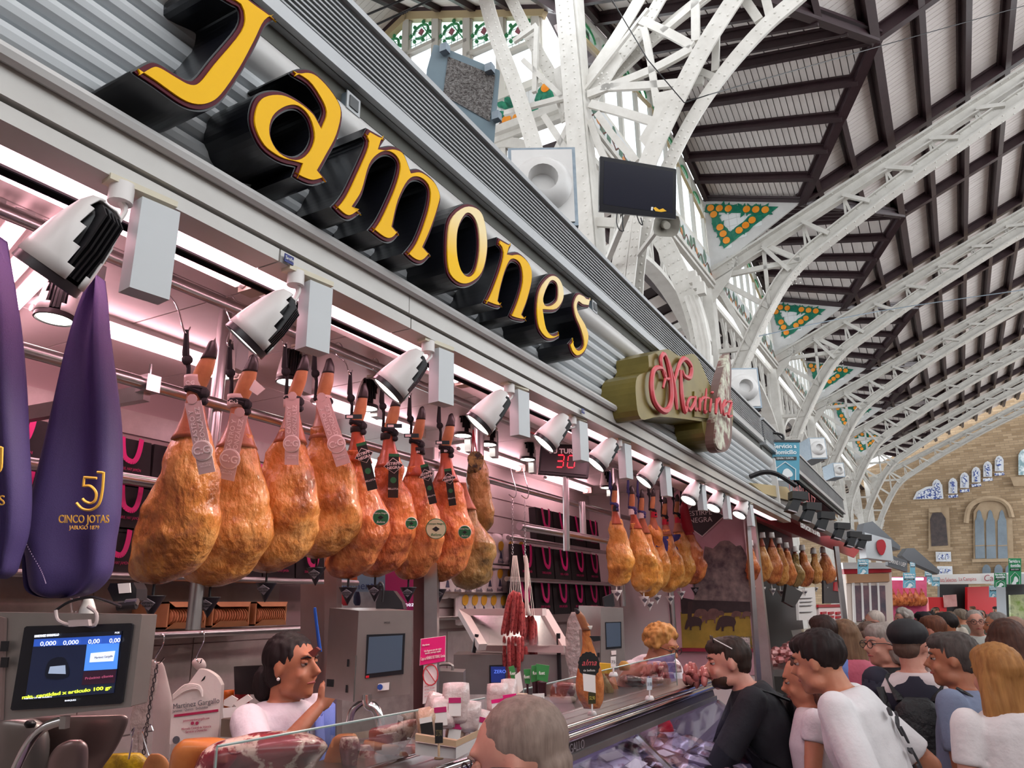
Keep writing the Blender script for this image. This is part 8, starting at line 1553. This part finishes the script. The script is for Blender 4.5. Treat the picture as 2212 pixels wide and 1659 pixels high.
    # face
    for sd in (-1, 1):
        g = G(); g.sph(Hd(sd*.031, .070, .012), (.0105*s), 8, 6); g.obj('eye', M_eye, t, smooth=True); g = G(); g.sph(Hd(sd*.031, .0797, .011), (.0062*s), 8, 5); g.obj('iris', M_iris, t, smooth=True)
        g = G(); g.tube([Hd(sd*.014, .089, .03), Hd(sd*.033, .087, .036), Hd(sd*.052, .072, .03)], [.003*s, .004*s, .002*s], 6); g.obj('eyebrow', hairm(*hair[:2]), t)
        g = G(); g.sph(Hd(sd*.031, .0725, .018), (.0145*s, .012*s, .0095*s), 8, 5, RMx); g.obj('eyelid', SK[skin], t, smooth=True)
    g = G(); g.tube([Hd(-.024, .083, -.056), Hd(0, .094, -.053), Hd(.024, .083, -.056)], [.002*s, .0055*s, .002*s], 8); g.obj('lips', M_lip, t, smooth=True)
    # hair
    st_ = hair[2]; hm = hairm(hair[0], hair[1])
    if st_ != 'bald':
        g = G(); kk = hairk
        g.sph(Hd(0, -.026, .042), (.083*kk*s, .094*kk*s, .086*kk*s), 16, 10, RMx)
        if st_ == 'crop': g.v = []; g.f = []; g.sph(Hd(0, -.023, .044), (.079*s, .092*s, .082*s), 16, 10, RMx); g.sph(Hd(0, -.06, -.01), (.066*s, .05*s, .05*s), 10, 8, RMx)
        if st_ in ('short', 'fade'): g.sph(Hd(0, .02, .075), (.07*s, .075*s, .048*s), 12, 8, RMx); g.sph(Hd(0, -.058, .0 if st_ == 'short' else .03), (.07*s, .052*s, .06*s), 12, 8, RMx)
        if st_ == 'bun': g.sph(Hd(0, -.05, -.01), (.072*s, .062*s, .07*s), 10, 8, RMx); g.sph(Hd(0, -.125, -.055), (.036*s, .045*s, .065*s), 10, 8, RMx); g.sph(Hd(0, -.018, .064), (.079*s, .088*s, .058*s), 12, 8, RMx)
        if st_ == 'curly':
            r_ = random.Random(5)
            for i in range(120):
                th, ph = r_.random()*6.28, r_.random()*1.9; n_ = V((math.sin(ph)*math.cos(th), math.sin(ph)*math.sin(th), math.cos(ph)))
                if n_.y > .55 and n_.z < .55: continue
                g.sph(Hd(n_.x*.094, -.018+n_.y*.104, .03+n_.z*.098), .02*s, 6, 5)
        if st_ in ('long', 'bob'):
            L_ = -.3 if st_ == 'long' else -.1
            rings = [[Hd((w)*math.cos(q*math.pi/8), y0+dd*math.sin(q*math.pi/8), z) for q in range(16)] for z, w, dd, y0 in ((.06, .086, .085, -.025), (0, .1, .07, -.045), (-.08, .112, .055, -.06), (L_*.6-.04, .118, .045, -.07), (L_, .1, .03, -.075))]; loftr(g, rings)
            g.sph(Hd(0, .01, .07), (.075*s, .078*s, .055*s), 12, 8, RMx)
        if st_ == 'wave':
            r_ = random.Random(9)
            for i in range(26):
                a = -1.4+2.8*i/25; P = [Hd(.085*math.sin(a)*1.1, -.03-.06*math.cos(a), .02-.05*j+.0) + rt*.012*math.sin(j*1.7+i)*s for j in range(9)]; g.tube(P, [.02*s]*8+[.008*s], 5)
        me = remesh(g, max(vox*.7, .007)*s, 2)
        for v in me.vertices: v.co += v.normal*(noise.noise(V((v.co.x*80, v.co.y*80, v.co.z*9)))*.006*s+nz(v.co, 16)*.003*s) if st_ in ('long', 'bob', 'short', 'fade', 'bun') else v.normal*(nz(v.co, 45)*.006*s+nz(v.co, 16)*.006*s) if st_ != 'crop' else v.normal*nz(v.co, 60)*.002
        o = link('hair', me, t); me.materials.clear(); me.materials.append(hm)
    if beard:
        g = G(); g.sph(Hd(0, .024, -.066), (.0615*s, .065*s, .047*s), 12, 8, RMx); g.sph(Hd(0, .066, -.08), (.036*s, .026*s, .026*s), 8, 6, RMx); me = remesh(g, .008*s, 2); o = link('beard', me, t); me.materials.clear(); me.materials.append(hairm(*beard))
        g = G(); g.tube([Hd(-.02, .09, -.058), Hd(0, .102, -.056), Hd(.02, .09, -.058)], [.002*s, .0045*s, .002*s], 6); g.obj('lips', M_lip, t)
    if glasses:
        g = G()
        for sd in (-1, 1):
            g.tube([Hd(sd*.034+.026*math.cos(q*.5236), .1, .008+.02*math.sin(q*.5236)) for q in range(13)], .0022*s, 5); g.tube([Hd(sd*.06, .098, .014), Hd(sd*.08, .03, .014), Hd(sd*.082, -.03, .002)], .0022*s, 5)
        g.tube([Hd(-.008, .1, .012), Hd(.008, .1, .012)], .0022*s, 5); g.obj('glasses', M_black, t, smooth=True)
    if extra: extra(t, Hd, B, Wd, s, ap, fw, rt, RMx)
    return t
def ringtie(t, P, r, m, name='strap', up=Z, flat=.3): g = G(); g.tube(smv(P, 4), r, 8, ry=r*flat, up=up); g.obj(name, m, t, smooth=True)
# clerk with dark hair in a bun, hand at her mouth
def ex1(t, Hd, B, Wd, s, ap, fw, rt, R):
    g = G(); g.sph(Hd(-.079, -.002, -.035), .006*s, 8, 6); g.sph(Hd(.079, -.002, -.035), .006*s, 8, 6); g.obj('pearl_earring', mat('pearl', '#f0ece8', .2), t, smooth=True)
    g = G(); rings = [[B(-.01-(.15 if z > 1 else .175)*math.cos(a), (dd+.026)*math.sin(a), z) for a in [(-1.2+2.6*q/10) for q in range(11)]] for z, dd in ((.9, .12), (1.1, .11), (1.3, .118), (1.43, .09))]
    me = [p for r in rings for p in r]; fs = [(i*11+j, i*11+j+1, (i+1)*11+j+1, (i+1)*11+j) for i in range(3) for j in range(10)]; g.add(me, fs); o = g.obj('blue_panel', mat('uniform_blue', '#5f6fb8', .7, bump=(9, .5, .02)), t, smooth=2, label='blue half of the uniform'); m = o.modifiers.new('s', 'SOLIDIFY'); m.thickness = .006
    g = G(); e = mid(ap[-1][0], ap[-1][1], .6); g.tube([ap[-1][0]+Z*.01, e], [.074*s, .07*s], 14); g.obj('blue_sleeve', mat('uniform_blue', '#5f6fb8'), t, smooth=2); ringtie(t, [B(.0, .128, 1.4), B(-.01, .145, 1.25), B(-.01, .14, 1.05), B(-.01, .14, .9)], .005*s, mat('piping_blue', '#34407a', .6), 'piping')
person('woman clerk with dark hair in a bun, hand on her mouth, white and blue uniform', 632, 1441, 3.0, -118, 'b', ('#241618', '#120a0c', 'bun'), '#ddd0da', '#3a3a52', .6, vox=.0085, fem=True, hy=8, hp=-2, arms={'R': ((.28, .2, 1.32), (.045, .2, 1.475), 1)}, extra=ex1, fat=1.15, group='clerks')
# curly-haired clerk bending over the counter
def ex2(t, Hd, B, Wd, s, ap, fw, rt, R):
    ringtie(t, [B(-.09, .09, 1.45), B(-.05, .135, 1.36), B(0, .145, 1.3)], .006*s, mat('piping_blue', '#34407a'), 'piping'); ringtie(t, [B(.09, .09, 1.45), B(.05, .135, 1.36), B(0, .145, 1.3)], .006*s, mat('piping_blue', '#34407a'), 'piping')
    
person('woman clerk with blonde curls and dark glasses bending over the meats', 1430, 1398, 5.0, -150, 'b', ('#c08a4a', '#8a5a2c', 'curly'), '#e0d6dc', '#3a3a52', .6, vox=.011, fem=True, lean=30, hy=18, hp=20, zs=1.05, glasses=True, arms={'L': ((-.28, .2, 1.15), (-.12, .42, 1.12)), 'R': ((.28, .22, 1.15), (.1, .45, 1.15))}, extra=ex2, group='clerks', hairk=1.05)
# man with grey crop and glasses, lowest foreground
def ex3(t, Hd, B, Wd, s, ap, fw, rt, R):
    g = G(); g.tube([Hd(-.0, -.075, .0), Hd(.0, -.08, -.06)], .04, 8)
person('grey cropped man in black glasses, head cut by the lower edge', 1120, 1652, 1.58, 70, 'c', ('#9a8478', '#6e5a52', 'crop'), '#3c3c44', '#2c3040', .6, vox=.008, hy=8, hp=12, glasses=True)
# bearded man leaning on the counter with a backpack
M_pk = mat('black_nylon', '#16151a', .5, noi=(14, .5), col2='#0e0d11', bump=(22, .8, .02))
def pack(B, t, s, w=.14, h=.22, dpt=.09, y=-.2, z=1.22, m=None):
    g = G(); rings = []
    for zz, ww, dd in ((-h, .6, .5), (-h*.85, .95, 1), (-h*.3, 1.05, 1.15), (h*.3, 1, 1), (h*.8, .8, .8), (h, .4, .4)): rings.append([B(w*ww*math.copysign(abs(math.cos(q*math.pi/10))**.6, math.cos(q*math.pi/10)), y+dpt*dd*math.copysign(abs(math.sin(q*math.pi/10))**.6, math.sin(q*math.pi/10)), z+zz) for q in range(20)])
    loftr(g, rings); g.obj('backpack', m or M_pk, t, smooth=2)
    g = G(); rings = [[B(w*.8*ww*math.cos(q*math.pi/8), y-dpt*.9+.05*dd*math.sin(q*math.pi/8), z-h*.35+zz) for q in range(16)] for zz, ww, dd in ((-.11, .7, .5), (0, 1, 1.1), (.09, .9, .7))]; loftr(g, rings); g.obj('backpack_pocket', m or M_pk, t, smooth=2)
    for sd in (-1, 1): ringtie(t, [B(sd*w*.6, y+.05, z+h*.9), B(sd*.12, -.02, 1.475), B(sd*.13, .11, 1.38), B(sd*.15, .06, 1.2), B(sd*w*.9, y+.04, z-h*.8)], .022*s, m or M_pk, 'backpack_strap')
def ex4(t, Hd, B, Wd, s, ap, fw, rt, R):
    pack(B, t, s, .13, .2, .08, -.2, 1.2)
    for sd in (-1, 1): g = G(); g.prism([Hd(sd*.034+.026*math.cos(q*.5236), .055+.0, .118+.016*math.sin(q*.5236)) for q in range(12)], fw*.003); g.obj('sunglasses', M_black, t)
    g = G(); [g.tube([Hd(sd*.06, .055, .12), Hd(sd*.084, -.02, .07)], .003, 5) for sd in (-1, 1)]; g.obj('sunglasses_arm', M_lw, t)
person('bearded man in a navy jumper leaning on the counter, sunglasses on his head', 1572, 1434, 4.0, 78, 'c', ('#3a2820', '#1e1410', 'short'), '#16161f', '#9a7650', 1.9, vox=.010, lean=20, hy=5, hp=4, beard=('#4a3024', '#2c1a14'), arms={'L': ((-.2, .42, 1.02), (.05, .5, 1.06), 1), 'R': ((.28, .36, 1.03), (.02, .52, 1.08), 1)}, extra=ex4, zs=1.06)
# young man in the white printed shirt
def ex5(t, Hd, B, Wd, s, ap, fw, rt, R):
    M_p = mat('shirt_print', '#2e2c30', .6); 
    for i, (x, z, w, h, a) in enumerate(((-.05, 1.38, .05, .03, 0), (.0, 1.34, .09, .02, .3), (.02, 1.29, .02, .06, .1), (-.02, 1.24, .05, .02, -.4), (.035, 1.2, .015, .09, .2), (-.01, 1.17, .02, .05, 0), (.03, 1.12, .05, .015, .5), (-.03, 1.31, .015, .04, .4), (.05, 1.36, .02, .02, 0))):
        g = G(); g.prism([B(x+w/2*u_*math.cos(a)-h/2*v_*math.sin(a), -.147+.02*abs(x+.02), z+w/2*u_*math.sin(a)+h/2*v_*math.cos(a)) for u_, v_ in ((-1, -.6), (-.3, -1), (.6, -.8), (1, .2), (.4, 1), (-.7, .8))], -fw*.008); g.obj('shirt_print', M_p, t)
    e = mid(ap[-1][1], ap[-1][2], .42); text('V-MMX', .035, mat('tattoo_ink', '#4a3430', .6), 'lettering', t, e-FH*.048, (RH-Z*.12), Z, .0005)
person('young man with a dark crop cut and loose white t-shirt printed on the back', 1768, 1432, 3.25, 56, 'a', ('#2a1a18', '#140c0c', 'fade'), '#e8e4e6', '#e3dedd', .82, vox=.009, lean=18, hy=-6, hp=10, arms={'L': ((-.28, -.02, 1.12), (-.24, .22, 1.0)), 'R': ((.3, -.14, 1.14), (.24, .08, .98))}, extra=ex5, hairk=1.03)
def ex6(t, Hd, B, Wd, s, ap, fw, rt, R): g = G(); g.slab([Wd((-.2, .3, 1.0)), Wd((-.05, .3, 1.0)), Wd((-.05, .3, 1.07)), Wd((-.2, .3, 1.07))], fw*.008); g.obj('phone', M_black, t)
person('young woman with long wavy auburn hair in a white crop top, holding a phone', 1735, 1470, 3.7, 70, 'a', ('#5a3426', '#2e1a14', 'wave'), '#e6dee2', '#1a181c', .3, vox=.012, fem=True, hp=14, arms={'L': ((-.22, .05, 1.15), (-.1, .25, 1.05))}, extra=ex6)
person('man with dark hair seen from behind in a blue shirt', 1778, 1372, 5.2, 8, 'a', ('#3a241e', '#22140f', 'short'), '#6d84c8', '#2c3040', 1.6, vox=.013)
person('woman with long ash-blonde hair and a pink tank top, belt bag across her back', 1824, 1380, 5.2, 5, 'c', ('#8a6a50', '#5a4030', 'long'), '#c25a70', '#6a86a8', .12, vox=.013, fem=True, fat=1.15, extra=lambda t, Hd, B, Wd, s, ap, fw, rt, R: ringtie(t, [B(-.19, -.02, 1.3), B(-.1, -.14, 1.22), B(.1, -.145, 1.12), B(.2, -.02, 1.05)], .02*s, mat('belt_bag', '#2e2428', .6, noi=(30, .1), col2='#a89890'), 'belt_bag'))
person('woman with short brown-grey hair looking left behind the pink tank top', 1872, 1388, 5.6, 70, 'c', ('#6e5a4e', '#4a3a32', 'curly'), '#b07a68', '#2c3040', .3, vox=.016, fem=True, hairk=.92)
person('older woman with straight grey hair and glasses in a long black dress', 1905, 1394, 4.6, 80, 'c', ('#a89c94', '#7a6e68', 'bob'), '#15141a', '#15141a', 0, vox=.012, fem=True, fat=1.25, glasses=True, hy=20, extra=lambda t, Hd, B, Wd, s, ap, fw, rt, R: ringtie(t, [B(.13, .02, 1.49), B(.05, .12, 1.38), B(-.08, .14, 1.2), B(-.2, .02, 1.0)], .024*s, mat('striped_strap', '#8a6a60', .7, noi=(40, .1), col2='#2a2226'), 'striped_strap'))
def ex11(t, Hd, B, Wd, s, ap, fw, rt, R):
    g = G(); g.sph(Hd(0, -.02, .06), (.094*s, .112*s, .075*s), 16, 10, R); g.sph(Hd(0, .09, .04), (.07*s, .06*s, .014*s), 12, 6, R); me = remesh(g, .009*s, 2); o = link('flat_cap', me, t); me.materials.append(M_tote)
    ringtie(t, [B(-.15, -.08, 1.42), B(-.1, -.155, 1.2), B(-.08, -.155, 1.0)], .03*s, M_pk, 'backpack_strap'); pack(B, t, s, .12, .22, .06, -.2, 1.17)
    g = G(); rings = [[B((w+.03)*math.cos(q*math.pi/9), (dd+.03)*math.sin(q*math.pi/9), z) for q in range(18)] for z, w, dd in ((1.3, .17, .118), (1.36, .17, .115), (1.42, .15, .1), (1.46, .1, .08), (1.475, .07, .07))]; loftr(g, rings); g.obj('navy_yoke', mat('navy_cotton', '#1e1d30', .75), t, smooth=2)
    for sd in (-1, 1): g = G(); g.tube([ap[sd][0], mid(ap[sd][0], ap[sd][1], .3)], .072*s, 12); g.sph(ap[sd][0], .072*s, 12, 8); g.obj('navy_shoulder', mat('navy_cotton', '#1e1d30'), t, smooth=2)
person('man in a black flat cap, navy and white t-shirt with a black shoulder pack', 1968, 1396, 4.0, -30, 'c', ('#6a5044', '#4a352c', 'crop'), '#dccfd0', '#22222e', .6, vox=.010, extra=ex11, glasses=True, hy=-20, beard=('#6a5044', '#4a352c'))
person('grey-haired man in a blue chambray shirt with a black strap across the back', 2058, 1427, 3.55, 42, 'b', ('#5a504c', '#38302e', 'short'), '#7f8aa6', '#3a4258', .62, vox=.009, fat=1.2, hy=15, extra=lambda t, Hd, B, Wd, s, ap, fw, rt, R: ringtie(t, [B(-.1, .0, 1.5), B(-.06, -.13, 1.4), B(.06, -.155, 1.2), B(.17, -.1, 1.0)], .02*s, M_pk, 'shoulder_strap'))
person('woman with long straight strawberry-blonde hair in a white t-shirt, pink strap', 2152, 1462, 3.1, 2, 'c', ('#b9824a', '#8a5a30', 'long'), '#e8dfe0', '#3a4258', .5, vox=.009, fem=True, fat=1.2, hairk=1.08, extra=lambda t, Hd, B, Wd, s, ap, fw, rt, R: (ringtie(t, [B(.22, .02, 1.3), B(.14, -.14, 1.16), B(.0, -.155, 1.04), B(-.15, -.1, .92)], .03*s, mat('rose_strap', '#b98078', .6), 'rose_strap'), text('VALEN', .05, mat('strap_letter', '#8a5a54', .6), 'lettering', t, B(.09, -.178, 1.12), (RH+Z*.65), Z, .001)))
person('woman with short chestnut hair and a hair clip in a white top, right edge', 2182, 1392, 4.1, -45, 'c', ('#5a3628', '#341e18', 'bob'), '#e6e0e4', '#2c4a80', .5, vox=.012, fem=True, hp=10)
# middle distance
mids = [
 (1888, 1345, 8.2, 75, 'c', ('#d0c0b4', '#a89890', 'crop'), '#4a4a52', 'white-haired man with glasses holding a patterned bag by the kiosk', False, 1),
 (1950, 1338, 9.5, 95, 'c', ('#b8aca4', '#8a807a', 'curly'), '#8a6a6a', 'pale-haired woman between the flat cap and the kiosk', True, 0),
 (2042, 1352, 7.4, 60, 'b', ('#2a1e1c', '#140e0d', 'fade'), '#121116', 'bearded young man in a black t-shirt behind the grey-haired man', False, 0),
 (2108, 1345, 7.8, 160, 'c', ('#a89c94', '#7a6e68', 'crop'), '#c9c9c4', 'man in a striped polo and green vest with a yellow cord', False, 1),
 (2152, 1352, 7.2, 75, 'b', ('#8a807a', '#5a524e', 'crop'), '#b9b6b8', 'tall balding man in profile right of the green vest', False, 0),
 (2188, 1365, 6.4, 60, 'c', ('#a08070', '#8a6a5c', 'crop'), '#7a6a68', 'bald man behind the chestnut-haired woman', False, 0),
 (2015, 1362, 6.6, 40, 'c', ('#7a4a34', '#4a2a20', 'short'), '#e0cfc8', 'person with auburn hair in a pale top behind the flat cap', True, 0),
 (1995, 1345, 9.0, 30, 'b', ('#2a2226', '#171216', 'short'), '#1d2438', 'dark-haired man in a navy shirt left of the bearded young man', False, 0),
 (2020, 1368, 7.8, 50, 'b', ('#8a8078', '#5a5450', 'short'), '#22222a', 'grey-haired man in dark glasses and a black shirt behind', False, 1),
 (2075, 1332, 12.5, 20, 'a', ('#9a8a7a', '#6a5a4e', 'short'), '#8a8a80', 'man in a grey-green shirt seen from behind, mid-distance', False, 0),
 (2052, 1338, 12.0, 120, 'a', ('#7a5a44', '#4a3426', 'long'), '#d9ccbe', 'woman in a cream top walking, mid-distance', True, 0)]
def exv(t, Hd, B, Wd, s, ap, fw, rt, R):
    for sd in (-1, 1): g = G(); g.slab([B(sd*.08, .145, 1.44), B(sd*.19, .1, 1.42), B(sd*.19, .12, 1.0), B(sd*.07, .155, 1.0)], fw*.012); g.obj('green_vest', mat('vest_green', '#2a9a5c', .7), t)
    ringtie(t, [B(-.12, .18, 1.2), B(-.1, .2, 1.05), B(-.13, .19, .95)], .02, mat('yellow_cord', '#d8c030', .6), 'yellow_cord')
for x, y, D, yw, sk, hr, tp, lb, fem, gl in mids: person(lb, x, y, D, yw, sk, hr, tp, '#33384a', .6, vox=.02, fem=fem, glasses=bool(gl), extra=exv if 'vest' in lb else None)
r_ = random.Random(21); proto = []; tops_ = ['#2a2c3a', '#8a2a34', '#c9c2bc', '#3a5a8a', '#6a6a5a', '#d0b0a0']; hs_3 = [('#2a1e1c', '#140e0d', 'short'), ('#7a5a44', '#4a3426', 'long'), ('#a89c94', '#7a6e68', 'crop'), ('#3a2820', '#1e1410', 'bob')]
desc = ['dark navy', 'wine red', 'pale', 'blue', 'olive', 'peach']
for i in range(6): proto.append(person('distant person in a %s top in the far crowd, nearest of that colour' % desc[i], 2010+i*27, 1332, 17+i*.6, r_.choice((0, 30, 180, 160)), 'abcd'[i % 4], hs_3[i % 4], tops_[i], '#2e3242', .6, vox=.03, fem=i % 2 == 1, group='distant crowd'))
for i in range(20):
    p = proto[i % 6]; x = 1992+r_.random()*170; D = 19+r_.random()*12; c = PH(x, 1326, D); rows_ = ['second', 'third', 'fourth', 'fifth'][i//6]
    n = dup(p, V((0, 0, 0)), 'distant person in a %s top in the far crowd, %s of that colour' % (desc[i % 6], rows_)); n.location = V((c.x, c.y, 0)); n.rotation_euler = (0, 0, r_.uniform(-1, 1))
bpy.data.scenes.remove(TS)
